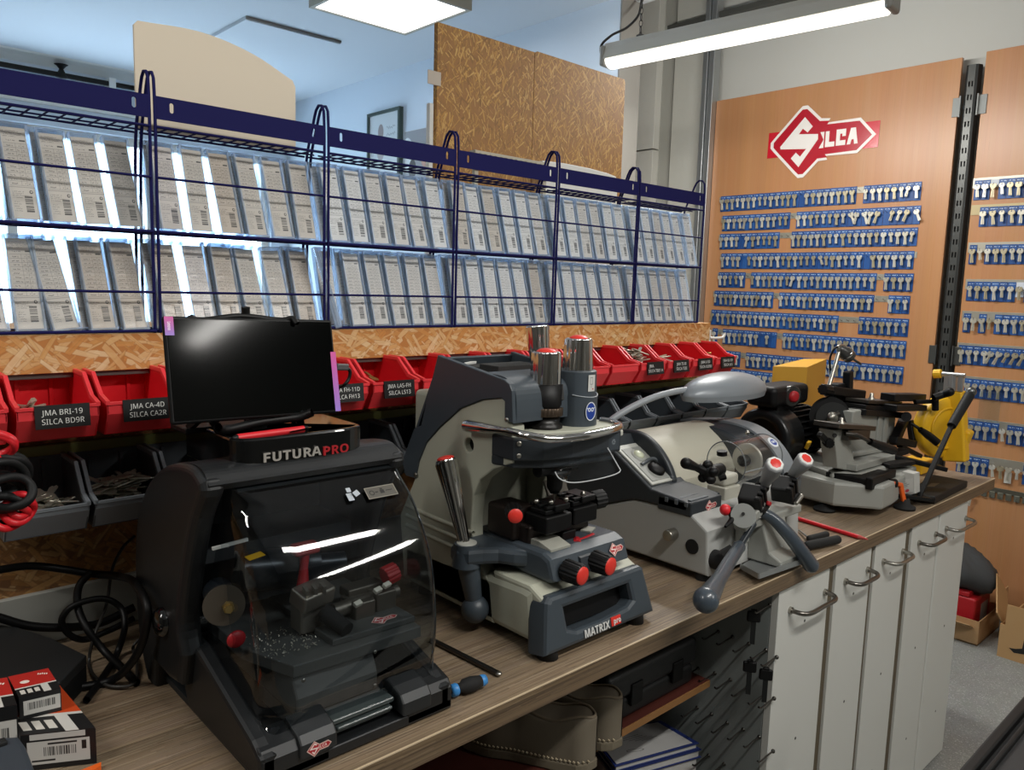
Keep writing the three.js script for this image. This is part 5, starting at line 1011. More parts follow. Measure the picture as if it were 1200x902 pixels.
  t.part('goggles_sign', mat('#ffffff', 0.4, 0, { map: canvasTex(96, 96, (g, w, h) => { g.clearRect(0, 0, w, h); g.fillStyle = '#d5d9de'; g.beginPath(); g.arc(48, 48, 47, 0, 7); g.fill(); g.fillStyle = '#26408f'; g.beginPath(); g.arc(54, 48, 30, 0, 7); g.fill(); g.strokeStyle = '#dfe4ea'; g.lineWidth = 6; g.beginPath(); g.arc(46, 44, 8, 0, 7); g.stroke(); g.beginPath(); g.arc(66, 44, 8, 0, 7); g.stroke(); }), transparent: true, alphaTest: 0.4 }), sheet([1.752, c[1] + r * 0.76, c[2] + r * 0.68], [1, 0, 0], [0, 0.66, -0.75], 0.036, 0.03));
  t.part('cutter', mat('#a9a79e', 0.35, 0.6), lathe([1.7, c[1] - 0.004, c[2]], [-1, 0, 0], [[0.041, 0], [0.041, 0.003], [0.036, 0.005], [0, 0.005]], 40));
  t.part('hub', M.black, [lathe([1.69, c[1] - 0.004, c[2]], [-1, 0, 0], [[0.014, 0], [0.014, 0.016], [0.007, 0.022], [0, 0.022]]), cyl([1.7, c[1] - 0.004, c[2]], [1.78, c[1] - 0.004, c[2]], 0.02)]);
  // clamp post with star knob
  t.part('post', mat('#b0aea2', 0.42), [B(1.545, 1.61, 1.07, 1.125, -0.99, -0.94, 0.004), B(1.55, 1.61, 1.125, 1.152, -0.985, -0.945, 0.008), B(1.48, 1.55, 1.092, 1.108, -1.03, -0.96, 0.003)]);
  const k = [1.462, 1.176, -0.935];
  t.part('star_knob', M.black, [0, 1, 2, 3, 4].map((i) => sph([k[0] - 0.004, k[1] + 0.017 * Math.cos(i * 1.257), k[2] + 0.017 * Math.sin(i * 1.257)], 0.013, 0.011, 0.011, 14)).concat([sph([k[0] - 0.004, k[1], k[2]], 0.013, 0.02, 0.02, 18), cyl(k, add3(k, [0.05, 0, 0]), 0.014)]));
  t.part('star_grip', M.black, [taperTube([k, [1.436, 1.187, -0.945], [1.4, 1.201, -0.95]], [0.012, 0.0085, 0.0125], 16), sph([1.397, 1.202, -0.95], 0.0125)]);
  t.part('small_knob', M.black, [fluted([1.497, 1.159, -0.93], [1.508, 1.165, -0.92], 0.009, 0.009, 10, 0.1), cyl([1.537, 1.202, -0.95], [1.536, 1.212, -0.95], 0.012, 0.012, 16)]);
  t.part('red_ball', M.red, [sph([1.443, 1.108, -0.875], 0.0125)]);
  t.part('trigger', M.black, [taperTube([[1.448, 1.111, -0.87], [1.447, 1.094, -0.86], [1.414, 1.081, -0.855]], [0.008, 0.006, 0.003], 14), cyl([1.443, 1.108, -0.875], [1.51, 1.093, -0.89], 0.006)]);
  // carriage with two vice heads
  t.part('carriage', mat('#9a9b95', 0.42, 0.2), [profX([[-0.885, 0.972], [-0.885, 1.06], [-0.85, 1.06], [-0.83, 1.0], [-0.8, 0.985], [-0.8, 0.972]], 1.56, 1.66, 0.004), B(1.5, 1.74, 1.055, 1.075, -0.9, -0.85, 0.005), B(1.5, 1.53, 1.02, 1.09, -0.885, -0.86, 0.008), bar([1.46, 1.072, -0.85], [1.55, 1.109, -0.85], 0.03, 0.02, 0.004)]);
  t.part('pivot_plate', mat('#8c8e8b', 0.42), cyl([1.495, 1.089, -0.862], [1.454, 1.102, -0.838], 0.026));
  t.part('plate_hole', M.rubber, cyl([1.453, 1.106, -0.838], [1.451, 1.107, -0.837], 0.0035));
  for (const [b, h0, h1, cap, z] of [[[1.523, 1.123, -0.86], [1.571, 1.144, -0.862], [1.532, 1.209, -0.815], [1.532, 1.212, -0.813], -0.86], [[1.681, 1.117, -0.87], [1.709, 1.144, -0.868], [1.691, 1.197, -0.825], [1.691, 1.201, -0.823], -0.87]]) {
    const head = t.part('vice_head', M.black, [BR(b, [0.05, 0.046, 0.05], [0, 0.3, 0.6], 0.006), ...[-1, 0, 1].map((i) => BR(add3(b, [i * 0.012, i * 0.009, 0.022]), [0.009, 0.05, 0.012], [0, 0.3, 0.6], 0.003)), BR(add3(b, [0.018, -0.02, 0.012]), [0.035, 0.02, 0.03], [0, 0, 0.5], 0.006)]);
    t.part('collar', M.black, [0.1, 0.4, 0.7].map((u) => cyl(lerp3(b, h0, 0.55 + u * 0.5), lerp3(b, h0, 0.62 + u * 0.5), 0.015, 0.016)));
    const d = V(h1).sub(V(h0)).normalize().toArray();
    const L = V(h1).sub(V(h0)).length();
    t.part('grip', M.gripGrey, lathe(h0, d, [[0.0, 0], [0.012, 0], [0.014, L * 0.3], [0.019, L * 0.65], [0.0205, L * 0.9], [0.018, L], [0, L]], 8));
    t.part('grip_cap', M.redCap, lathe(h1, d, [[0.0125, 0], [0.012, 0.002], [0, 0.003]], 8));
    t.part('grip_ring', M.white, lathe(add3(h1, d, -0.001), d, [[0.0185, 0], [0.0165, 0.0022], [0.0122, 0.0022]], 8));
  }
  t.part('red_tab', M.redDeep, BR([1.543, 1.115, -0.83], [0.014, 0.01, 0.008], [0, 0, -0.4], 0.003));
  t.part('wing_nut', M.steel, BR([1.68, 1.101, -0.83], [0.035, 0.01, 0.01], [0, 0, 0.5], 0.004));
  t.part('link_rod', M.slateDark, bar([1.505, 1.077, -0.84], [1.439, 1.026, -0.84], 0.012, 0.012, 0.003));
  const mL = mat('#3c454e', 0.32, 0, { clearcoat: 0.25 });
  t.part('long_lever', mL, [taperTube([[1.553, 1.089, -0.85], [1.573, 1.075, -0.835], [1.595, 1.044, -0.81], [1.621, 1.006, -0.79], [1.66, 0.963, -0.78]], [0.011, 0.014, 0.0155, 0.0165, 0.018], 40), sph([1.66, 0.963, -0.78], 0.0182, 0.0175, 0.0182)]);
  t.part('ball_lever', mL, [taperTube([[1.431, 1.04, -0.83], [1.35, 1.038, -0.8], [1.259, 1.035, -0.765], [1.148, 1.034, -0.722]], [0.013, 0.0135, 0.0145, 0.021], 40), sph([1.143, 1.035, -0.72], 0.0232), sph([1.431, 1.04, -0.83], 0.0135)]);
  t.part('lever_pivot', M.rubber, [cyl([1.425, 1.0, -0.885], [1.425, 1.0, -0.85], 0.021), cyl([1.407, 1.019, -0.85], [1.42, 1.033, -0.835], 0.015)]);
  t.part('chip_tray', M.alu, [profY([[1.513, 0.968, -0.87], [1.488, 0.968, -0.812], [1.668, 0.968, -0.797], [1.769, 0.968, -0.902]].map((p) => [p[0], p[2]]), 0.964, 0.97, 0.001), bar([1.5, 0.973, -0.863], [1.476, 0.973, -0.805], 0.003, 0.012), bar([1.476, 0.973, -0.805], [1.654, 0.973, -0.79], 0.003, 0.012), B(1.58, 1.68, 0.972, 0.985, -0.86, -0.82, 0.003)]);
  t.part('rating_label', mat('#6d6e6a', 0.5), B(1.66, 1.73, 1.0, 1.05, -0.8825, -0.881));
  // lamp on a bent arm
  t.part('lamp_arm', mat('#8f9499', 0.4), tube([[1.45, 1.14, -1.27], [1.444, 1.216, -1.24], [1.451, 1.244, -1.22], [1.5, 1.276, -1.2], [1.574, 1.303, -1.18], [1.649, 1.314, -1.17], [1.718, 1.317, -1.16]], 0.0085, { seg: 70 }));
  const l0 = [1.673, 1.314, -1.15], l1 = [2.038, 1.289, -1.15], lm = lerp3(l0, l1, 0.5), lw = (l1[0] - l0[0]) / 2;
  const dome = new THREE.SphereGeometry(1, 36, 16, 0, Math.PI * 2, 0, Math.PI / 2).scale(lw, 0.055, 0.07);
  t.part('lamp_shade', M.lampGrey, [dome.translate(...lm), cyl([0, -0.014, 0], [0, 0, 0], 0.96, 1, 36).scale(lw, 1, 0.07).translate(...lm)]);
  t.part('lamp_tip', mat('#b9bcbd', 0.3), BR(add3(l1, [0.006, -0.004, 0]), [0.02, 0.016, 0.02], [0, 0, 0.2], 0.005));
}

// ---------------------------------------------------------------- lever-type duplicator with black motor at the far end of the worktop
{
  const t = thing('key_duplicator', 'grey cast key duplicator with black motor, cross slides and long black lever', 'machine', [2.35, 0.95, -1.05]);
  const mG = mat('#94958f', 0.5, 0, { bumpMap: T.fine, bumpScale: 0.0002 }), K = M.black, P = M.steelDark;
  const xz = (p) => [p[0], p[2]];
  t.part('base', mG, [profY([[2.156, 0.99, -1.062], [2.143, 0.99, -0.957], [2.215, 0.99, -0.849], [2.297, 0.99, -0.853], [2.572, 0.99, -0.893]].map(xz).concat([[2.75, -1.25], [2.3, -1.28]]), 0.975, 1.045, 0.008), profY([[2.225, 1.045, -1.074], [2.187, 1.045, -0.985], [2.24, 1.045, -0.922], [2.419, 1.045, -0.921]].map(xz).concat([[2.55, -1.2], [2.3, -1.22]]), 1.04, 1.062, 0.008)]);
  for (const c of [[2.168, 0.95, -0.991], [2.384, 0.95, -0.85]]) t.part('foot', M.rubber, lathe(c, [0, 1, 0], [[0, 0], [0.03, 0], [0.03, 0.008], [0.015, 0.016], [0.012, 0.03], [0, 0.03]]));
  t.part('foot', M.rubber, cyl([2.62, 0.95, -1.15], [2.62, 0.98, -1.15], 0.025)); t.part('foot', M.rubber, cyl([2.3, 0.95, -1.2], [2.3, 0.98, -1.2], 0.025));
  t.part('slide_plate', K, [profY([[2.191, 1.058, -1.006], [2.189, 1.058, -0.884], [2.36, 1.058, -0.884], [2.353, 1.058, -0.997]].map(xz), 1.04, 1.06, 0.003), bar([2.184, 1.05, -0.879], [2.362, 1.05, -0.884], 0.02, 0.035, 0.004)]);
  // bracket: upright plate and sloping foot
  t.part('bracket', mG, [profZ([[2.129, 1.195, -1], [2.198, 1.193, -1], [2.227, 1.182, -1], [2.284, 1.082, -1], [2.326, 1.043, -1], [2.175, 1.079, -1]].map((p) => p.slice(0, 2)), -1.01, -0.965, 0.003), bar([2.231, 1.077, -0.97], [2.509, 1.072, -0.97], 0.07, 0.02, 0.003), bar([2.237, 1.101, -0.99], [2.542, 1.087, -0.99], 0.02, 0.012, 0.002)]);
  t.part('bracket_hole', M.rubber, cyl([2.138, 1.179, -0.966], [2.131, 1.181, -0.962], 0.006));
  t.part('front_vice', P, [bar([2.11, 1.212, -0.98], [2.361, 1.179, -0.98], 0.075, 0.014, 0.002), bar([2.18, 1.177, -0.97], [2.329, 1.166, -0.97], 0.05, 0.03, 0.003)]);
  t.part('front_bolt', M.steel, [lathe([2.162, 1.212, -0.96], [0, 1, 0], [[0.01, 0], [0.009, 0.006], [0.005, 0.007], [0.005, 0.016], [0, 0.017]])]);
  t.part('front_lever', P, [tube([[2.167, 1.184, -0.95], [2.2, 1.179, -0.93], [2.278, 1.151, -0.92]], 0.006)]);
  t.part('front_grip', K, [taperTube([[2.266, 1.155, -0.92], [2.335, 1.134, -0.91], [2.401, 1.116, -0.905]], [0.01, 0.0135, 0.014], 16), sph([2.401, 1.116, -0.905], 0.014)]);
  t.part('side_clamp', K, [fluted([2.119, 1.162, -0.98], [2.103, 1.16, -0.96], 0.014, 0.014, 10, 0.15), bar([2.073, 1.189, -0.98], [2.131, 1.15, -0.97], 0.016, 0.016, 0.004)]);
  // column with the rear vice and its plates
  const k0 = [2.373, 1.22, -1.02], k1 = [2.655, 1.097, -1.02];
  t.part('column', mG, [B(k0[0], k1[0], 1.06, k0[1], -1.1, -1.02, 0.005), B(k1[0] + 0.01, k1[0] + 0.08, 1.06, k0[1] - 0.004, -1.12, -1.03, 0.005), ...[0, 1].map((i) => B(k1[0] - 0.1 + i * 0.05, k1[0] - 0.075 + i * 0.05, 1.08, k0[1] - 0.02, -1.022, -1.014, 0.003))]);
  t.part('rear_vice', K, [bar([2.43, 1.213, -1.05], [2.764, 1.172, -1.05], 0.09, 0.02, 0.003), bar([2.439, 1.229, -1.05], [2.737, 1.195, -1.05], 0.08, 0.012, 0.002), bar([2.579, 1.218, -1], [2.814, 1.2, -0.99], 0.06, 0.02, 0.003), bar([2.623, 1.246, -1.02], [2.841, 1.232, -1], 0.05, 0.024, 0.003)]);
  t.part('vice_plate', P, bar([2.461, 1.243, -1.05], [2.733, 1.216, -1.05], 0.075, 0.012, 0.002));
  t.part('vice_bolt', M.steel, lathe([2.522, 1.244, -1.03], [0, 1, 0], [[0.01, 0], [0.009, 0.006], [0.006, 0.008], [0.006, 0.02], [0, 0.021]]));
  t.part('tee_handle', K, [cyl([2.751, 1.224, -0.98], [2.836, 1.225, -0.94], 0.0075), cyl([2.828, 1.196, -0.94], [2.815, 1.247, -0.94], 0.011), taperTube([[2.772, 1.243, -0.93], [2.795, 1.255, -0.91], [2.795, 1.266, -0.89]], [0.012, 0.0125, 0.0145], 14), sph([2.795, 1.266, -0.89], 0.0142)]);
  t.part('guide_arm', K, [bar([2.812, 1.156, -1.03], [2.661, 1.094, -1], 0.03, 0.03, 0.006), cyl([2.743, 1.172, -1], [2.661, 1.184, -0.97], 0.016), bar([2.645, 1.104, -1], [2.771, 1.078, -0.98], 0.03, 0.025, 0.005), bar([2.832, 1.149, -1.02], [2.828, 1.068, -1], 0.02, 0.02, 0.004)]);
  t.part('short_lever', K, [cyl([2.711, 1.156, -0.97], [2.721, 1.137, -0.94], 0.005), taperTube([[2.706, 1.142, -0.94], [2.746, 1.115, -0.92], [2.761, 1.096, -0.9]], [0.009, 0.013, 0.013], 14)]);
  t.part('cross_arms', K, [bar([2.509, 1.077, -0.96], [2.653, 1.036, -0.84], 0.045, 0.014, 0.003), bar([2.432, 1.069, -0.98], [2.619, 1.079, -0.95], 0.03, 0.018, 0.003), bar([2.406, 1.064, -0.93], [2.531, 1.063, -0.9], 0.04, 0.012, 0.003), bar([2.359, 0.992, -0.88], [2.498, 0.966, -0.82], 0.03, 0.012, 0.003), bar([2.707, 1.077, -1], [2.844, 1.027, -0.98], 0.02, 0.014, 0.003)]);
  t.part('long_lever', K, [bar([2.458, 0.971, -0.84], [2.638, 1.197, -0.82], 0.014, 0.01, 0.002)]);
  t.part('lever_grip', M.blackSoft, cyl([2.62, 1.18, -0.82], [2.741, 1.268, -0.815], 0.0135, 0.0155));
  t.part('lever_ball', mat('#6c6d6c', 0.3, 0.8), sph([2.754, 1.278, -0.815], 0.016));
  t.part('orange_lever', M.orange, [bar([2.304, 1.038, -0.86], [2.369, 1.023, -0.86], 0.012, 0.012, 0.003), bar([2.361, 1.029, -0.86], [2.382, 0.961, -0.85], 0.011, 0.013, 0.003)]);
  t.part('lever_boss', K, cyl([2.305, 1.036, -0.87], [2.323, 1.035, -0.86], 0.013));
  t.part('label_block', mat('#b9b9b4', 0.5), profX([[2.43, 0.956, -0.903], [2.43, 0.991, -0.841], [2.43, 1.05, -0.847], [2.43, 1.051, -0.881], [2.43, 1.025, -0.909]].map(zy), 2.43, 2.47, 0.002));
  t.part('rating_label', printed(128, 128, (g, w, h) => { g.fillStyle = '#c5c5c0'; g.fillRect(0, 0, w, h); g.fillStyle = '#77777a'; for (let i = 0; i < 5; i++) g.fillRect(12, 16 + i * 14, rr(50, 100), 5); g.fillStyle = '#c4495a'; g.beginPath(); g.arc(88, 104, 14, 0, 7); g.fill(); }), quad4([2.428, 0.968, -0.898], [2.428, 0.996, -0.846], [2.428, 1.037, -0.85], [2.428, 1.016, -0.902]));
  // motor: fan cowl, ribbed body, junction box with red button
  const c = [2.18, 1.127, -1.211], mx = c[0], my = c[1], mz = c[2];
  t.part('motor_cowl', mat('#1c1d1e', 0.3), lathe([mx - 0.01, my, mz], [1, 0, 0], [[0, 0.02], [0.06, 0.02], [0.062, 0], [0.086, 0], [0.093, 0.012], [0.093, 0.1], [0, 0.1]], 40));
  const fins = [cyl([mx + 0.09, my, mz], [mx + 0.24, my, mz], 0.068)];
  for (let i = 0; i < 26; i++) { const a = i / 26 * Math.PI * 2; fins.push(BR([mx + 0.165, my + 0.077 * Math.cos(a), mz + 0.077 * Math.sin(a)], [0.15, 0.022, 0.0045], [a, 0, 0])); }
  t.part('motor_body', K, fins);
  t.part('motor_flange', K, lathe([mx + 0.235, my, mz], [1, 0, 0], [[0, 0], [0.088, 0], [0.088, 0.015], [0.05, 0.035], [0, 0.035]], 32));
  t.part('junction_box', K, [B(mx - 0.03, mx + 0.19, my + 0.1, my + 0.165, mz - 0.05, mz + 0.05, 0.018), B(mx + 0.02, mx + 0.13, my + 0.075, my + 0.105, mz - 0.035, mz + 0.035, 0.005)]);
  t.part('box_lid', mat('#2a2a29', 0.25), lathe([mx + 0.07, my + 0.132, mz + 0.045], [-0.3, 0, 1], [[0.034, 0], [0.034, 0.012], [0.028, 0.014], [0, 0.014]]));
  t.part('red_button', M.redDeep, lathe([mx + 0.066, my + 0.132, mz + 0.058], [-0.3, 0, 1], [[0.018, 0], [0.017, 0.008], [0.01, 0.012], [0, 0.012]]));
  t.part('yellow_tag', M.yellow, BR([2.259, 1.115, -1.1], [0.03, 0.022, 0.012], [0.3, 0.3, 0], 0.003));
  // belt guard and cutter wheel
  t.part('belt_guard', K, [bar([mx + 0.27, my + 0.01, mz + 0.03], [2.431, 1.187, -1.12], 0.05, 0.11, 0.02), cyl([2.474, 1.18, -1.14], [2.366, 1.197, -1.09], 0.062, 0.06, 32), bar([2.341, 1.132, -1.12], [2.412, 1.155, -1.1], 0.06, 0.09, 0.01)]);
  t.part('cutter_wheel', mat('#3a3b3b', 0.35, 0.7), cyl([2.38, 1.188, -1.085], [2.358, 1.192, -1.075], 0.05, 0.05, 36));
  t.part('cutter_hub', M.steel, lathe([2.335, 1.197, -1.07], [-0.3, 0, 1], [[0.018, 0], [0.018, 0.012], [0.01, 0.018], [0, 0.018]], 20));
  t.part('cutter_spindle', M.steelDark, cyl([2.335, 1.197, -1.07], [2.347, 1.212, -1.05], 0.009));
  t.part('top_arms', K, [bar([2.373, 1.276, -1.1], [2.614, 1.245, -1.1], 0.03, 0.03, 0.006), bar([2.506, 1.242, -1.1], [2.496, 1.329, -1.1], 0.024, 0.03, 0.004), B(2.44, 2.5, 1.22, 1.29, -1.14, -1.1, 0.005), fluted([2.326, 1.282, -1.1], [2.373, 1.276, -1.1], 0.018, 0.018, 10, 0.12), bar([2.504, 1.223, -1.12], [2.711, 1.205, -1.08], 0.05, 0.03, 0.006)]);
  t.part('lamp_rod', M.steel, [cyl([2.396, 1.253, -1.12], [2.461, 1.392, -1.12], 0.0065), tube([[2.461, 1.392, -1.12], [2.452, 1.406, -1.12], [2.476, 1.411, -1.12], [2.514, 1.402, -1.12]], 0.006)]);
  t.part('lamp_cable', K, tube([[2.419, 1.257, -1.12], [2.436, 1.316, -1.13], [2.425, 1.376, -1.13], [2.429, 1.404, -1.12], [2.47, 1.409, -1.12]], 0.0035));
  t.part('lamp_head', mat('#4f4f4e', 0.35, 0.5), [lathe([2.465, 1.403, -1.12], [0.85, -0.5, 0.25], [[0, -0.005], [0.012, 0], [0.018, 0.02], [0.022, 0.03], [0.022, 0.055], [0.018, 0.06], [0, 0.062]]), cyl([2.522, 1.374, -1.11], [2.581, 1.35, -1.1], 0.004)]);
  t.part('lamp_ring', M.chrome, lathe(add3([2.465, 1.403, -1.12], [0.0255, -0.015, 0.0075]), [0.85, -0.5, 0.25], [[0.021, 0], [0.0235, 0.001], [0.0235, 0.008], [0.021, 0.009]]));
}
// ---------------------------------------------------------------- yellow things behind
{
  const o = [2.42, 1.276, -1.321], z = -1.38;
  const t = thing('storage_box', 'plain yellow box behind the black motor', 'box', [2.6, 0.95, -1.4]);
  const a = [2.525, 1.285, -1.38], b = [2.62, 1.269, -1.3], c = [3.038, 1.251, -1.42];
  t.part('carton', M.yellowBox, profY([[a[0], a[2]], [b[0], b[2]], [c[0] , c[2] - 0.01], [a[0] + (c[0] - b[0]), a[2] - 0.1]], 1.03, 1.318, 0.002));
  t.part('stand', M.slateDark, profY([[a[0] + 0.02, a[2] - 0.01], [b[0], b[2] - 0.02], [c[0] - 0.02, c[2]], [a[0] + (c[0] - b[0]), a[2] - 0.08]], 0.95, 1.03, 0.002));
}
{
  const X = 2.9, t = thing('disc_tool', 'yellow disc-shaped device with a silver clamp and yellow knob on top', 'tool', [X, 0.95, -1.03]);
  const cc = [2.92, 1.127, -0.949], d = [0.55, 0, 0.83];
  const prof = [[0.0, -0.028], [0.07, -0.03], [0.1, -0.024], [0.108, -0.012], [0.108, 0.012], [0.1, 0.024], [0.07, 0.03], [0, 0.028]];
  t.part('body', M.yellow, [lathe(cc, [-0.4, 0, 0.92], prof, 48).scale(1, 1.0, 1)]);
  t.part('ridge', mat('#d8a517', 0.42), [new THREE.TorusGeometry(0.07, 0.005, 8, 40).applyMatrix4(new THREE.Matrix4().lookAt(new THREE.Vector3(), V([-0.4, 0, 0.92]), new THREE.Vector3(0, 1, 0))).translate(...add3(cc, [-0.4 * 0.03, 0, 0.92 * 0.03]))]);
  t.part('neck', M.yellow, [bar([2.94, 1.012, -0.895], [2.94, 1.254, -0.928], 0.05, 0.075, 0.008), bar([2.96, 1.07, -0.896], [2.96, 1.127, -0.88], 0.05, 0.05, 0.01), B(2.88, 2.99, 0.952, 1.0, -1.06, -0.98, 0.008)]);
  t.part('screw', M.black, sph([2.9, 1.259, -0.916], 0.005));
  t.part('clamp', M.alu, [bar([2.94, 1.255, -0.926], [2.94, 1.317, -0.929], 0.06, 0.012, 0.002), ...[0, 1, 2].map((i) => bar(add3([2.92, 1.257, -0.92], [0.0, 0, -0.022 + i * 0.022]), add3([2.92, 1.316, -0.922], [0, 0, -0.022 + i * 0.022]), 0.012, 0.016, 0.002)), cyl([2.92, 1.312, -0.96], [2.92, 1.313, -0.887], 0.008)]);
  t.part('clamp_knob', M.yellow, fluted([2.92, 1.309, -0.987], [2.92, 1.312, -0.963], 0.016, 0.016, 12, 0.08));
}
{
  const pts = [[2.488, 0.972, -0.886], [2.509, 0.972, -0.81], [2.829, 0.972, -0.82], [2.833, 0.972, -0.932]].map((p) => [p[0], p[2]]);
  const t = thing('flat_case', 'flat black plastic case under the long lever at the worktop end', 'case', [pts[0][0], 0.95, pts[0][1]]);
  t.part('tray', M.blackSoft, profY(pts, 0.951, 0.974, 0.004));
  t.part('label', mat('#2c2a28', 0.4), profY([[0.35, 0.35], [0.6, 0.4], [0.62, 0.6], [0.38, 0.55]].map(([u, v]) => { const A = pts, q = (i) => A[0][i] + (A[1][i] - A[0][i]) * u + (A[3][i] - A[0][i]) * v; return [q(0), q(1)]; }), 0.9738, 0.9752));
}

// ---------------------------------------------------------------- loose things on the worktop
{
  const a = [0.695, 0.962, -0.864], b = [0.751, 0.964, -0.856];
  const t = thing('screwdriver', 'black screwdriver handle with blue ends beside the black domed machine', 'screwdriver', lerp3(a, b, 0.5));
  const d = V(b).sub(V(a)), L = d.length();
  t.part('handle', M.rubber, lathe(a, d.toArray(), [[0.0, 0.004], [0.0085, 0.005], [0.0075, 0.015], [0.0115, L * 0.35], [0.012, L * 0.6], [0.0085, L - 0.006], [0, L - 0.006]]));
  t.part('blue_end', M.blueTip, lathe(a, d.toArray(), [[0.004, -0.003], [0.0095, -0.002], [0.0098, 0.006], [0.0085, 0.008]]));
  t.part('blue_end', M.blueTip, lathe(b, d.toArray(), [[0.0086, -0.009], [0.009, -0.003], [0.0075, 0.002], [0, 0.0025]]));
  t.part('blade', M.steel, cyl(add3(a, d.clone().normalize().toArray(), -0.06), a, 0.0025));
}
{
  const a = [0.781, 0.955, -1.034], b = [0.792, 0.955, -0.869];
  const t = thing('flat_file', 'dull steel flat bar lying between the two milling machines', 'tool', lerp3(a, b, 0.5));
  t.part('bar', M.steelDark, bar(a, b, 0.0095, 0.006, 0.002));
  t.part('tip', M.steel, sph(b, 0.0055, 0.0035, 0.0055));
}
{
  const a = [2.008, 0.956, -0.993], b = [1.98, 0.956, -0.81], c = [1.978, 0.956, -0.786];
  const t = thing('pencil', 'long red pencil lying beside the grey duplicator', 'pencil', lerp3(a, b, 0.5));
  t.part('shaft', M.red, cyl(a, b, 0.0062, 0.0062, 6));
  t.part('point', mat('#b84a44', 0.6), cyl(b, c, 0.0062, 0.0015, 10));
}
for (const [a, b, r, c, label] of [[[1.845, 0.962, -0.875], [1.913, 0.962, -0.865], 0.0085, [1.908, 0.956, -0.936], 'thin rod with a short black grip, farther of the two at the chip tray'], [[1.784, 0.964, -0.849], [1.888, 0.964, -0.825], 0.011, [1.839, 0.956, -0.919], 'thin rod with a longer black grip, nearer of the two at the chip tray']]) {
  const t = thing('hand_tool', label, 'tool', lerp3(a, b, 0.5), 'small grips beside the chip tray');
  t.part('grip', M.rubber, [cyl(a, b, r), sph(a, r), sph(b, r)]);
  t.part('rod', M.steel, cyl(c, a, 0.0028));
}
// black box and cartons at the near left corner
{
  const pts = [[0.145, 1, -1.538], [0.231, 1, -1.414], [0.263, 1, -1.336], [0.289, 1, -1.241], [0.24, 1, -1.177], [0.109, 1, -1.226]].map((p) => [p[0], p[2]]);
  const t = thing('cardboard_box', 'flat black cardboard box behind the red cartons at the left', 'box', [0.2, 0.95, -1.2]);
  t.part('body', M.blackSoft, profY(pts, 0.951, 0.998, 0.003));
  t.part('lid', mat('#191a1b', 0.6), profY(pts.map(([x, z]) => [x + (x - 0.2) * 0.01, z]), 0.985, 1.001, 0.002));
}
function carton(label, FL, FR, BR_, h, main, faceTex, topTex) {           // corners of the lid as seen: front left, front right, back right
  const BL = [FL[0] + BR_[0] - FR[0], FL[1], FL[2] + BR_[2] - FR[2]], y1 = FL[1], y0 = y1 - h;
  const t = thing('carton', label, 'box', [(FL[0] + BR_[0]) / 2, y0, (FL[2] + BR_[2]) / 2]);
  t.part('body', main, profY([[FL[0], FL[2]], [FR[0], FR[2]], [BR_[0], BR_[2]], [BL[0], BL[2]]], y0, y1, 0.001));
  const e = 0.0006, dn = (p) => [p[0], y0, p[2]], n = V(FR).sub(V(FL)).cross(new THREE.Vector3(0, -1, 0)).normalize().multiplyScalar(e).toArray().map((q) => -q);
  const out = (p) => add3(p, V(FR).sub(V(BR_)).setY(0).normalize().toArray(), e);
  t.part('front_print', faceTex, quad4(out(dn(FL)), out(dn(FR)), out(FR), out(FL)));
  t.part('lid_print', topTex, quad4(add3(FL, [0, e, 0]), add3(FR, [0, e, 0]), add3(BR_, [0, e, 0]), add3(BL, [0, e, 0])));
  return t;
}
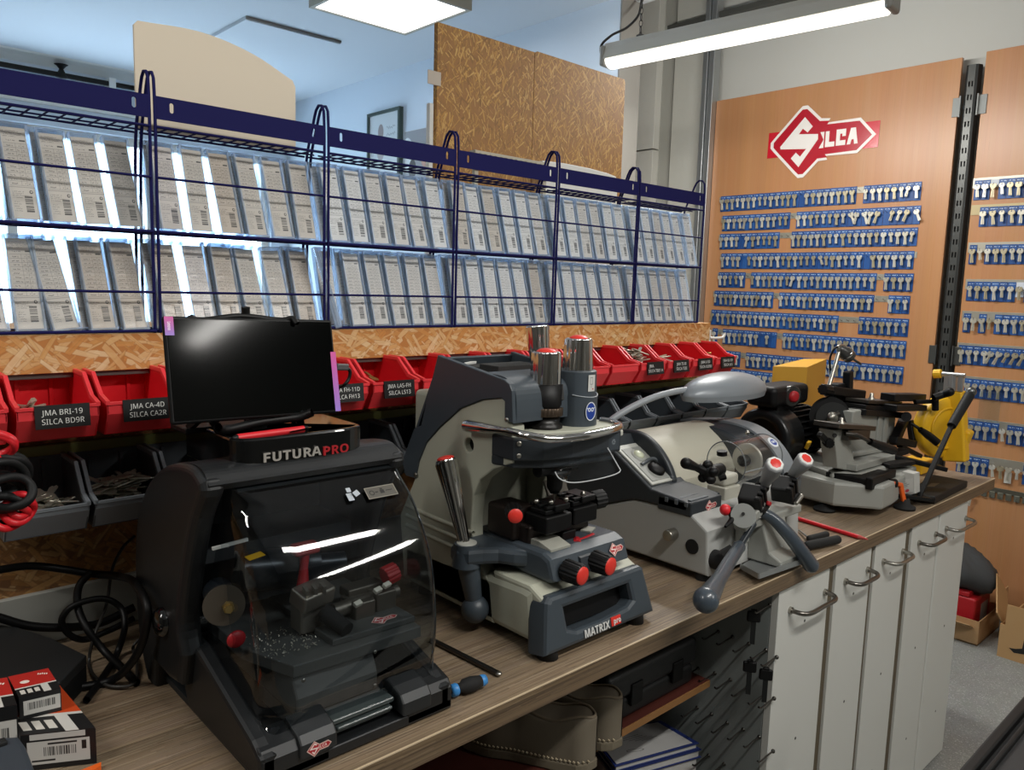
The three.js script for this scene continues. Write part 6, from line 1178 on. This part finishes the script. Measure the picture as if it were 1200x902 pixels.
{
  const barcode = (g, x, y, w, h) => { g.fillStyle = '#222'; for (let q = 0; q < w; q += rr(3, 8)) g.fillRect(x + q, y, rr(1, 4), h); };
  const lid = (bg) => printed(256, 256, (g, w, h) => {
    g.fillStyle = bg; g.fillRect(0, 0, w, h * 0.62); g.fillStyle = '#c9c6bf'; g.fillRect(0, h * 0.62, w, h * 0.05); g.fillStyle = '#1b1b1c'; g.fillRect(0, h * 0.67, w * 0.6, h * 0.33); g.fillRect(w * 0.78, h * 0.67, w * 0.22, h * 0.33); g.fillStyle = '#c9c6bf'; g.fillRect(w * 0.6, h * 0.67, w * 0.18, h * 0.33);
    g.fillStyle = '#cfcac0'; for (let i = 0; i < 3; i++) g.fillRect(20 + i * 44, h * 0.74, 30, 46);
    g.fillStyle = '#ecdcd0'; g.save(); g.translate(w * 0.7, h * 0.16); g.rotate(0.3); for (let i = 0; i < 5; i++) { g.beginPath(); g.ellipse(i * 13, rr(-3, 3), 5, 10, 0.2, 0, 7); g.fill(); } g.restore(); g.beginPath(); g.ellipse(w * 0.3, h * 0.4, 30, 18, 0, 0, 7); g.fill();
  }, 0.45);
  const front = (label) => printed(256, 160, (g, w, h) => {
    g.fillStyle = '#17181a'; g.fillRect(0, 0, w, h); g.fillStyle = '#c4c3be'; if (label === 1) { g.fillRect(24, 34, 226, 100); barcode(g, 50, 52, 170, 50); } else { g.fillRect(30, 0, 190, 26); g.fillRect(20, 34, 214, 104); barcode(g, 76, 62, 110, 40); g.fillStyle = '#222'; g.fillRect(206, 46, 16, 40); g.fillRect(34, 118, 80, 8); g.fillRect(90, 44, 100, 8); }
  }, 0.45);
  const k1 = mat('#1a1b1d', 0.5);
  carton('black and orange key box with a white bar code label, lower one at the left', [0.172, 0.998, -1.069], [0.247, 0.998, -1.029], [0.239, 0.998, -1.173], 0.047, k1, front(2), lid('#c8481f'));
  carton('small red box with a white bar code label, stacked on the orange one', [0.179, 1.03, -1.107], [0.225, 1.03, -1.1], [0.225, 1.03, -1.168], 0.031, k1, front(1), lid('#b42a24'));
  carton('red and black box cut by the left edge of the picture', [0.112, 1.035, -1.098], [0.172, 1.035, -1.078], [0.176, 1.035, -1.163], 0.085, k1, front(1), lid('#b42a24'));
  single('carton', 'orange box corner peeping out under the black key box', 'box', [0.2, 0.95, -0.86], M.orange, profY([[0.174, 0.955, -1.012], [0.249, 0.955, -1.017], [0.247, 0.955, -1.01], [0.186, 0.955, -0.982]].map((p) => [p[0], p[2]]), 0.9505, 0.957));
  const c = [0.148, 1.03, -0.982];
  const t = thing('grey_case', 'slate grey rounded plastic case in the bottom left corner', 'case', [c[0], 0.95, c[2]]);
  t.part('body', mat('#3c4249', 0.45), profY([[0.1, 1.04, -1.054], [0.162, 1.04, -1.012], [0.164, 1.04, -0.987], [0.161, 1.04, -0.91], [0.14, 1.04, -0.822], [0.078, 1.04, -0.874]].map((p) => [p[0], p[2]]), 0.951, 1.03, 0.006));
  t.part('insert', M.rubber, bar(add3(c, [-0.03, 0.002, -0.02]), add3(c, [0.0, 0.002, -0.022]), 0.012, 0.006, 0.002));
}
// cables behind the boxes
single('power_cable', 'thick black cable arching over and down beside the domed machine', 'cable', [0.35, 0.957, -1.35], M.black, tube([[0.177, 1.107, -1.4], [0.211, 1.106, -1.4], [0.251, 1.103, -1.4], [0.301, 1.088, -1.39], [0.335, 1.076, -1.38], [0.363, 1.08, -1.33], [0.349, 1.11, -1.181], [0.346, 1.095, -1.134], [0.343, 1.048, -1.145], [0.335, 0.998, -1.18], [0.315, 0.958, -1.223], [0.27, 0.958, -1.234], [0.24, 0.96, -1.235]], 0.0062, { seg: 110 }));
single('power_cable', 'black cable loop hanging below the thick arching one', 'cable', [0.3, 0.957, -1.35], M.black, tube([[0.332, 1.083, -1.37], [0.314, 1.064, -1.37], [0.308, 1.034, -1.36], [0.313, 1.005, -1.33], [0.331, 0.97, -1.308], [0.343, 0.957, -1.25], [0.345, 0.957, -1.194]], 0.006, { seg: 60 }));
single('power_cable', 'black cable running flat along the white strip', 'cable', [0.25, 0.957, -1.42], M.black, tube([[0.177, 1.042, -1.42], [0.21, 1.02, -1.42], [0.25, 0.995, -1.42], [0.3, 0.978, -1.42], [0.353, 0.97, -1.42], [0.411, 0.984, -1.42]], 0.007, { seg: 60 }));
single('power_cable', 'round loop of black cable in the middle of the tangle', 'cable', [0.3, 0.957, -1.35], M.black, tube([[0.393, 0.989, -1.36], [0.349, 0.978, -1.36], [0.315, 0.974, -1.36], [0.294, 0.989, -1.36], [0.284, 1.015, -1.36], [0.295, 1.035, -1.355], [0.319, 1.043, -1.35], [0.346, 1.042, -1.34], [0.365, 1.024, -1.33], [0.364, 1.002, -1.31], [0.353, 0.962, -1.311], [0.315, 0.957, -1.249], [0.275, 0.957, -1.188]], 0.0052, { seg: 110 }));
single('thin_cable', 'thin grey wire curling down in front of the black tangle', 'cable', [0.33, 0.957, -1.3], mat('#2b2926', 0.45), tube([[0.416, 1.114, -1.42], [0.394, 1.102, -1.41], [0.37, 1.074, -1.39], [0.351, 1.026, -1.36], [0.32, 0.991, -1.32], [0.311, 0.956, -1.317], [0.304, 0.956, -1.25], [0.314, 0.956, -1.209], [0.338, 0.956, -1.194], [0.362, 0.956, -1.245], [0.381, 0.957, -1.325], [0.389, 0.965, -1.325]], 0.0026, { seg: 110, sides: 8 }));
// coil of black and red rope at the left edge
{
  const c = [0.192, 1.297, -1.2], t = thing('rope_coil', 'coil of black and red rope hanging at the left edge', 'rope', c);
  const loop = (rx, ry, dx, dy, dz, r, ph) => tube(Array.from({ length: 14 }, (_, i) => { const a = i / 14 * Math.PI * 2; return [c[0] + dx + rx * Math.cos(a + ph), c[1] + dy + ry * Math.sin(a + ph), c[2] + dz + 0.008 * Math.sin(a * 2 + ph)]; }), r, { closed: true, seg: 60 });
  for (let i = 0; i < 7; i++) t.part('black_strand', M.blackSoft, loop(0.034 - i * 0.001, 0.02 + (i % 3) * 0.006, (i % 2) * 0.004 - 0.008, 0.012 - i * 0.009, -0.012 + (i % 4) * 0.011, 0.006, i));
  for (const [dx, dy, rx] of [[-0.012, 0.048, 0.022], [-0.008, 0.044, 0.018], [0.014, -0.036, 0.014], [0.012, -0.044, 0.018], [0.002, -0.05, 0.02]]) t.part('red_strand', M.red, loop(rx, 0.015, dx, dy, 0.012, 0.005, dx * 60));
  t.part('hanging_cord', M.red, tube([add3(c, [-0.01, 0.05, 0]), add3(c, [-0.06, 0.12, -0.06]), [c[0] - 0.12, 1.365, -1.26], [c[0] - 0.14, 1.4, -1.4]], 0.004));
}
{
  const a = [0.638, 1.434, -1.1], t = thing('charging_cable', 'grey plug and short black cable at the right edge of the tablet', 'cable', a);
  t.part('plug', mat('#4d4e4f', 0.5), bar([0.619, 1.437, -1.08], [0.651, 1.433, -1.1], 0.011, 0.011, 0.003));
  t.part('cord', M.black, tube([[0.649, 1.433, -1.1], [0.657, 1.427, -1.1], [0.656, 1.415, -1.1], [0.648, 1.405, -1.1], [0.647, 1.396, -1.12], [0.63, 1.376, -1.12]], 0.0028));
}

// ---------------------------------------------------------------- below the worktop
{
  const xs = [[1.592, 1.839], [1.876, 2.083], [2.11, 2.319], [2.364, 2.574], [2.59, 2.846]];
  const where = ['leftmost, beside the dark hook panel', 'second from the left', 'middle one of the five', 'second from the right', 'rightmost, next to the floor cartons'];
  const mEdge = mat('#5d5240', 0.7, 0, { bumpMap: T.fine, bumpScale: 0.001 });
  xs.forEach(([a, b], i) => {
    const t = thing('pull_out_cabinet', 'tall white pull-out cabinet with a bent steel handle, ' + where[i], 'cabinet', [(a + b) / 2, 0, -0.83], 'white pull-out cabinets');
    t.part('front_panel', M.doorWhite, B(a, b, 0.012, 0.903, -0.833, -0.815, i === 4 ? 0.006 : 0.0015));
    t.part('edge_strip', mEdge, B(b + 0.001, (xs[i + 1]?.[0] ?? b + 0.012) - 0.001, 0.012, 0.9, -0.836, -0.822));
    t.part('body', M.pegGrey, B(a + 0.006, b - 0.006, 0.02, 0.89, -1.42, -0.834));
    const h0 = a + 0.055, h1 = b - 0.02, y = 0.848, h = t.part('handle', i % 2 || i === 0 ? mat('#7d7872', 0.3, 1) : M.steel, tube([[h0, y, -0.815], [h0, y, -0.805], [h0 + 0.004, y - 0.001, -0.788], [h0 + 0.02, y - 0.002, -0.778], [(h0 + h1) / 2, y - 0.002, -0.776], [h1 - 0.02, y - 0.002, -0.778], [h1 - 0.004, y - 0.001, -0.788], [h1, y, -0.805], [h1, y, -0.815]], 0.0055, { seg: 60 }));
    for (const x of [h0, h1]) t.part('foot', M.steel, cyl([x, y, -0.815], [x, y, -0.809], 0.0085), { under: h });
    const fp = t.children[0];
    for (const sy of [0.80, 0.5, 0.2]) t.part('screw', M.steelDark, cyl([(a + b) / 2 + 0.01, sy, -0.8155], [(a + b) / 2 + 0.01, sy, -0.8145], 0.0038, 0.0038, 8), { under: fp });
    if (i === 0) {
      const side = t.part('hook_panel', M.pegGrey, B(1.592, 1.599, 0.02, 0.9, -1.42, -0.834, 0.001), { label: 'dark grey side panel with wire hooks' });
      for (const c of [[1.592, 0.758, -0.963], [1.592, 0.759, -0.924], [1.592, 0.758, -0.881], [1.592, 0.759, -0.837], [1.592, 0.651, -0.965], [1.592, 0.652, -0.922], [1.592, 0.652, -0.877], [1.592, 0.651, -0.834], [1.592, 0.543, -1.008], [1.592, 0.544, -0.967], [1.592, 0.541, -0.923], [1.592, 0.544, -0.88], [1.592, 0.545, -0.838], [1.592, 0.435, -0.968], [1.592, 0.434, -0.924], [1.592, 0.433, -0.878], [1.592, 0.867, -0.836], [1.592, 0.752, -1.01], [1.592, 0.644, -1.013], [1.592, 0.527, -0.802], [1.592, 0.752, -0.81], [1.592, 0.653, -0.809]])
        t.part('hook', M.steelDark, [tube([c, add3(c, [-0.02, 0, 0]), add3(c, [-0.06, -0.002, 0]), add3(c, [-0.068, 0.004, 0])], 0.0022, { seg: 12, sides: 6 }), sph(c, 0.005, 0.005, 0.005, 8)], { under: side });
    }
  });
  for (const [c, label] of [[[1.55, 0.859, -0.85], 'black-headed key blank on the upper row of the hook panel'], [[1.54, 0.744, -0.846], 'black-headed key blank with a wide head on the middle of the hook panel'], [[1.55, 0.736, -0.811], 'black key blank half hidden at the edge of the first cabinet']]) {
    const t = thing('key_blank', label, 'key', c);
    t.part('head', M.black, [BR(add3(c, [0, -0.012, 0]), [0.008, 0.026, 0.03], [0, 0.6, 0], 0.004), BR(add3(c, [0, 0.002, 0]), [0.008, 0.006, 0.014], [0, 0.6, 0], 0.002)]);
    t.part('blade', mat('#2d2e2e', 0.35, 0.7), BR(add3(c, [0, -0.05, 0]), [0.003, 0.055, 0.011], [0, 0.6, 0]));
  }
}
{
  const t = thing('shelf', 'red-brown shelf under the worktop carrying the shoes and the black case', 'shelf', [0.9, 0.64, -1.2]);
  t.part('board', M.shelfRed, B(-0.6, 1.555, 0.634, 0.65, -1.448, -0.957));
  t.part('front_edge', M.shelfEdge, B(-0.6, 1.555, 0.634, 0.6495, -0.957, -0.954));
  const u = thing('shelf', 'dark lower shelf under the worktop with the blue folders', 'shelf', [0.9, 0.4, -1.2]);
  u.part('board', M.shelfRed, B(-0.6, 1.555, 0.39, 0.405, -1.448, -0.9));
  const p = thing('shelf_post', 'dark post holding the shelves beside the hook panel', 'post', [1.57, 0, -1.3]);
  p.part('post', M.black, B(1.557, 1.585, 0, 0.9, -1.44, -1.4));
}
{
  const t = thing('tool_case', 'black plastic tool case on the red-brown shelf', 'case', [1.36, 0.65, -1.1]);
  const k = mat('#161718', 0.5, 0, { bumpMap: T.fine, bumpScale: 0.0004 });
  t.part('lower_shell', k, B(1.2, 1.515, 0.651, 0.7, -1.38, -0.975, 0.012));
  t.part('upper_shell', k, B(1.195, 1.52, 0.702, 0.765, -1.385, -0.97, 0.014));
  for (const x of [1.27, 1.42]) t.part('latch', M.black, B(x, x + 0.04, 0.68, 0.73, -0.975, -0.966, 0.003));
}
// stack of folders
{
  const base = [[1.322, 0.5, -1.044], [1.553, 0.5, -0.972], [1.562, 0.5, -1.093], [1.378, 0.5, -1.175]].map((p) => [p[0], p[2]]);
  const poly = (dx, dz, s) => { const cx = (base[0][0] + base[2][0]) / 2, cz = (base[0][1] + base[2][1]) / 2; return base.map(([x, z]) => [cx + (x - cx) * s + dx, cz + (z - cz) * s + dz]); };
  let y = 0.406;
  const say = ['bottom loose-leaf stack under the blue folders', 'lower blue folder of papers on the low shelf', 'upper blue folder on the low shelf'];
  [[0.036, M.paper, 0, 0], [0.022, M.folderBlue, 0.006, 0.004], [0.016, M.folderBlue, 0, 0]].forEach(([h, m, dx, dz], i) => {
    const t = thing('folder', say[i], i ? 'folder' : 'papers', [base[0][0], y, base[0][1]]);
    if (i) { t.part('cover', m, [profY(poly(dx, dz, 1.0), y, y + 0.003, 0.0005), profY(poly(dx, dz, 1.0), y + h - 0.003, y + h, 0.0005)]); t.part('sheets', M.paper, profY(poly(dx, dz, 0.95), y + 0.003, y + h - 0.003)); } else t.part('sheets', m, profY(poly(dx, dz, 0.97), y, y + h));
    y += h + 0.001;
  });
  const t = thing('paper_sheet', 'grey printed sheet with a line drawing lying on the upper blue folder', 'paper', [base[0][0], y, base[0][1]]);
  const q = poly(-0.004, 0.0, 0.9).map(([x, z]) => [x, y + 0.001, z]);
  t.part('sheet', M.paper, profY(poly(-0.004, 0, 0.9), y, y + 0.0008));
  t.part('print', printed(256, 256, (g, w, h) => { g.fillStyle = '#a9a8a6'; g.fillRect(0, 0, w, h); g.strokeStyle = '#55534f'; g.lineWidth = 3; g.beginPath(); g.ellipse(90, 190, 26, 12, 0.4, 0, 7); g.stroke(); for (let i = 0; i < 5; i++) { g.beginPath(); g.moveTo(60 + i * 20, 90 + i * 9); g.lineTo(150 + i * 12, 70 + i * 12); g.stroke(); } }), quad4(...q));
}
// the pair of shoes: lofted uppers with an open collar, stitched soles
function shoe(label, at, ang) {
  const L = 0.29, nu = 30, nv = 10, pos = [], idx = [];
  const lin = (pts, u) => { for (let i = 1; i < pts.length; i++) if (u <= pts[i][0]) { const a = pts[i - 1], b = pts[i], k = (u - a[0]) / (b[0] - a[0]), s = k * k * (3 - 2 * k); return a[1] + (b[1] - a[1]) * s; } return pts[pts.length - 1][1]; };
  const wid = (u) => lin([[0, 0.004], [0.02, 0.022], [0.1, 0.036], [0.3, 0.04], [0.5, 0.041], [0.72, 0.049], [0.88, 0.042], [0.97, 0.022], [1, 0.004]], u);
  const hei = (u) => lin([[0, 0.088], [0.08, 0.093], [0.3, 0.078], [0.5, 0.082], [0.62, 0.072], [0.8, 0.05], [0.95, 0.036], [1, 0.02]], u);
  const ope = (u) => { const k = (u - 0.27) / 0.255; return Math.abs(k) < 1 ? 0.031 * Math.sqrt(1 - k * k) : 0; };
  const m = new THREE.Matrix4().makeRotationY(ang); m.setPosition(V(at));
  const grid = (inset, flip) => {
    const g = new THREE.PlaneGeometry(1, 1, nu, 2 * nv), p = g.attributes.position;
    for (let j = 0; j <= 2 * nv; j++) for (let i = 0; i <= nu; i++) {
      const u = i / nu, s = j <= nv ? 1 : -1, v = j <= nv ? j / nv : (2 * nv - j) / nv;
      const w = Math.max(0.001, wid(u) - inset), o = Math.min(ope(u), w * 0.92), a = v * Math.PI / 2;
      p.setXYZ(j * (nu + 1) + i, u * L, 0.016 + hei(u) * Math.sin(a) ** 0.75 - (v > 0.95 && inset ? 0.002 : 0), s * (o + (w - o) * Math.cos(a) ** 0.55));
    }
    g.computeVertexNormals();
    return g.applyMatrix4(m);
  };
  const t = thing('shoe', label, 'shoe', at, 'pair of grey canvas shoes');
  t.part('upper', M.shoe, grid(0));
  t.part('lining', M.shoeIn, [grid(0.004), profY(Array.from({ length: 24 }, (_, i) => { const k = i / 24 * Math.PI * 2; return [0.27 * L + 0.07 * Math.cos(k), 0.03 * Math.sin(k)]; }), 0.03, 0.034).applyMatrix4(m)]);
  const rim = Array.from({ length: 28 }, (_, i) => { const k = i / 28 * Math.PI * 2, u = 0.27 + 0.253 * Math.cos(k); return new THREE.Vector3(u * L, 0.017 + hei(u), 0.0312 * Math.sin(k)).applyMatrix4(m).toArray(); });
  t.part('collar', mat('#7b6f5d', 0.9), tube(rim, 0.003, { closed: true, seg: 90, sides: 8 }));
  const outline = []; for (let i = 0; i <= 30; i++) { const u = i / 30; outline.push([u * L, wid(u) + 0.003]); } for (let i = 30; i >= 0; i--) { const u = i / 30; outline.push([u * L, -wid(u) - 0.003]); }
  outline.unshift([-0.003, 0]); 
  t.part('sole', M.sole, profY(outline, 0, 0.02, 0.003).applyMatrix4(m));
  const st = []; for (let i = 1; i < 34; i++) for (const s of [-1, 1]) { const u = i / 34.5; st.push(BR([u * L, 0.024, s * (wid(u) + 0.0015)], [0.005, 0.003, 0.003], [0, 0, 0.5])); }
  t.part('stitching', mat('#a2957c', 0.9), st.map((g) => g.applyMatrix4(m)), { kind: 'stuff' });
  t.part('seam', mat('#5e5445', 0.9), tube([[0.03 * L, 0.08, 0.026], [0.2 * L, 0.06, 0.044], [0.33 * L, 0.045, 0.0425], [0.42 * L, 0.06, 0.04], [0.47 * L, 0.08, 0.03]].map((p) => V(p).applyMatrix4(m).toArray()), 0.0015, { sides: 6 }));
}
shoe('grey canvas shoe nearer the front, its heel overlapping the other shoe', [1.085, 0.651, -0.905], 2.05);
shoe('grey canvas shoe farther right, partly hidden by the nearer shoe', [1.178, 0.651, -0.918], 1.95);
// ---------------------------------------------------------------- on the floor by the key boards
{
  const t = thing('open_carton', 'low brown carton with a red case and a dark bag in it', 'carton', [4.03, 0, -1.2]);
  const c = M.cardboard, x0 = 3.88, x1 = 4.2, z0 = -1.5, z1 = -1.017, h = 0.115;
  t.part('wall', c, B(x0, x0 + 0.005, 0, h, z0, z1)); t.part('wall', c, B(x1 - 0.005, x1, 0, h, z0, z1)); t.part('wall', c, B(x0 + 0.005, x1 - 0.005, 0, h, z0, z0 + 0.005)); t.part('wall', c, B(x0 + 0.005, x1 - 0.005, 0, h, z1 - 0.005, z1));
  t.part('base', c, B(x0, x1, 0.001, 0.006, z0, z1));
  t.part('flap', c, bar([x1 - 0.16, h + 0.04, z1 + 0.02], [x1 - 0.0, h + 0.05, z1 + 0.02], 0.004, 0.1)); t.part('flap', c, bar([x0 - 0.03, h - 0.02, z0], [x0 - 0.03, h - 0.02, z1 - 0.02], 0.08, 0.004, 0, [0.5, 1, 0]));
  const r = thing('plastic_case', 'red plastic case standing in the low carton', 'case', [3.99, 0.007, -1.1]);
  r.part('body', M.redDeep, [B(3.92, 4.14, 0.008, 0.2, -1.24, -1.05, 0.012), B(3.92, 4.06, 0.2, 0.225, -1.16, -1.08, 0.006)]);
  r.part('side_print', mat('#8d8078', 0.6), B(4.0, 4.1, 0.06, 0.16, -1.0495, -1.049));
  const b = thing('cloth_bag', 'dark grey ribbed bag slumped on the red case', 'bag', [4.0, 0.21, -1.18]);
  const g = new THREE.SphereGeometry(1, 40, 24).scale(0.13, 0.1, 0.17), p = g.attributes.position;
  for (let i = 0; i < p.count; i++) { const x = p.getX(i), y = p.getY(i), z = p.getZ(i), k = 1 + 0.025 * Math.sin(z * 190) + 0.05 * Math.sin(x * 40 + z * 24); p.setXYZ(i, x * k, y * k - z * 0.25, z * k); }
  g.computeVertexNormals();
  b.part('body', mat('#3b3c3d', 0.8), g.translate(4.02, 0.315, -1.16));
}
{
  const x0 = 3.848, x1 = 4.2, z0 = -0.928, z1 = -0.45, h = 0.15, c = mat('#b08a5c', 0.8);
  const t = thing('brown_carton', 'tan carton with raised flaps and a black hook print at the right edge', 'carton', [4.0, 0, -0.7]);
  t.part('wall', c, B(x0, x0 + 0.006, 0, h, z0, z1)); t.part('wall', c, B(x1 - 0.006, x1, 0, h, z0, z1)); t.part('wall', c, B(x0 + 0.006, x1 - 0.006, 0, h, z0, z0 + 0.006)); t.part('wall', c, B(x0 + 0.006, x1 - 0.006, 0, h, z1 - 0.006, z1));
  t.part('base', c, B(x0 + 0.006, x1 - 0.006, 0.001, 0.006, z0 + 0.006, z1 - 0.006));
  t.part('flap', c, bar([x0 + 0.02, h, z0 + 0.002], [x0 + 0.2, h + 0.12, z0 - 0.06], 0.005, 0.13, 0, [0.3, 1, -0.4])); t.part('flap', c, bar([x0 + 0.002, h + 0.045, z0 + 0.02], [x0 + 0.002, h + 0.045, z1], 0.005, 0.1)); t.part('flap', c, bar([x1 - 0.02, h + 0.06, z0 + 0.02], [x1 - 0.02, h + 0.06, z1], 0.005, 0.14));
  t.part('hook_print', mat('#16120f', 0.7), extr(shapeOf([[0.0, 0.09], [0.022, 0.09], [0.022, 0.02], [0.01, 0.0], [-0.035, -0.008], [-0.055, 0.008], [-0.03, 0.012], [-0.006, 0.022]]), 0.0006).applyMatrix4(new THREE.Matrix4().makeRotationY(-Math.PI / 2)).translate(x0 - 0.0002, 0.045, -0.83));
}
// black-topped counter on the customer side, its rimmed edge in the bottom right corner
{
  const t = thing('counter', 'black rimmed counter top in the bottom right corner', 'counter', [1.45, 0, -0.1]);
  t.part('top', mat('#1c1d1f', 0.55, 0, { bumpMap: T.fine, bumpScale: 0.0004 }), B(1.1, 1.8, 0.86, 0.888, -0.306, 0.1, 0.004));
  t.part('rim', M.black, [B(1.1, 1.8, 0.862, 0.9, -0.318, -0.302, 0.004), B(1.1, 1.8, 0.884, 0.896, -0.296, -0.288, 0.003)]);
  for (const [x, z] of [[1.15, -0.27], [1.75, -0.27], [1.15, 0.06], [1.75, 0.06]]) t.part('leg', M.black, B(x - 0.02, x + 0.02, 0, 0.862, z - 0.02, z + 0.02));
}

scene.traverse((o) => { if (o.isLight && !o.isRectAreaLight) o.castShadow = true; });
renderer.render(scene, camera);
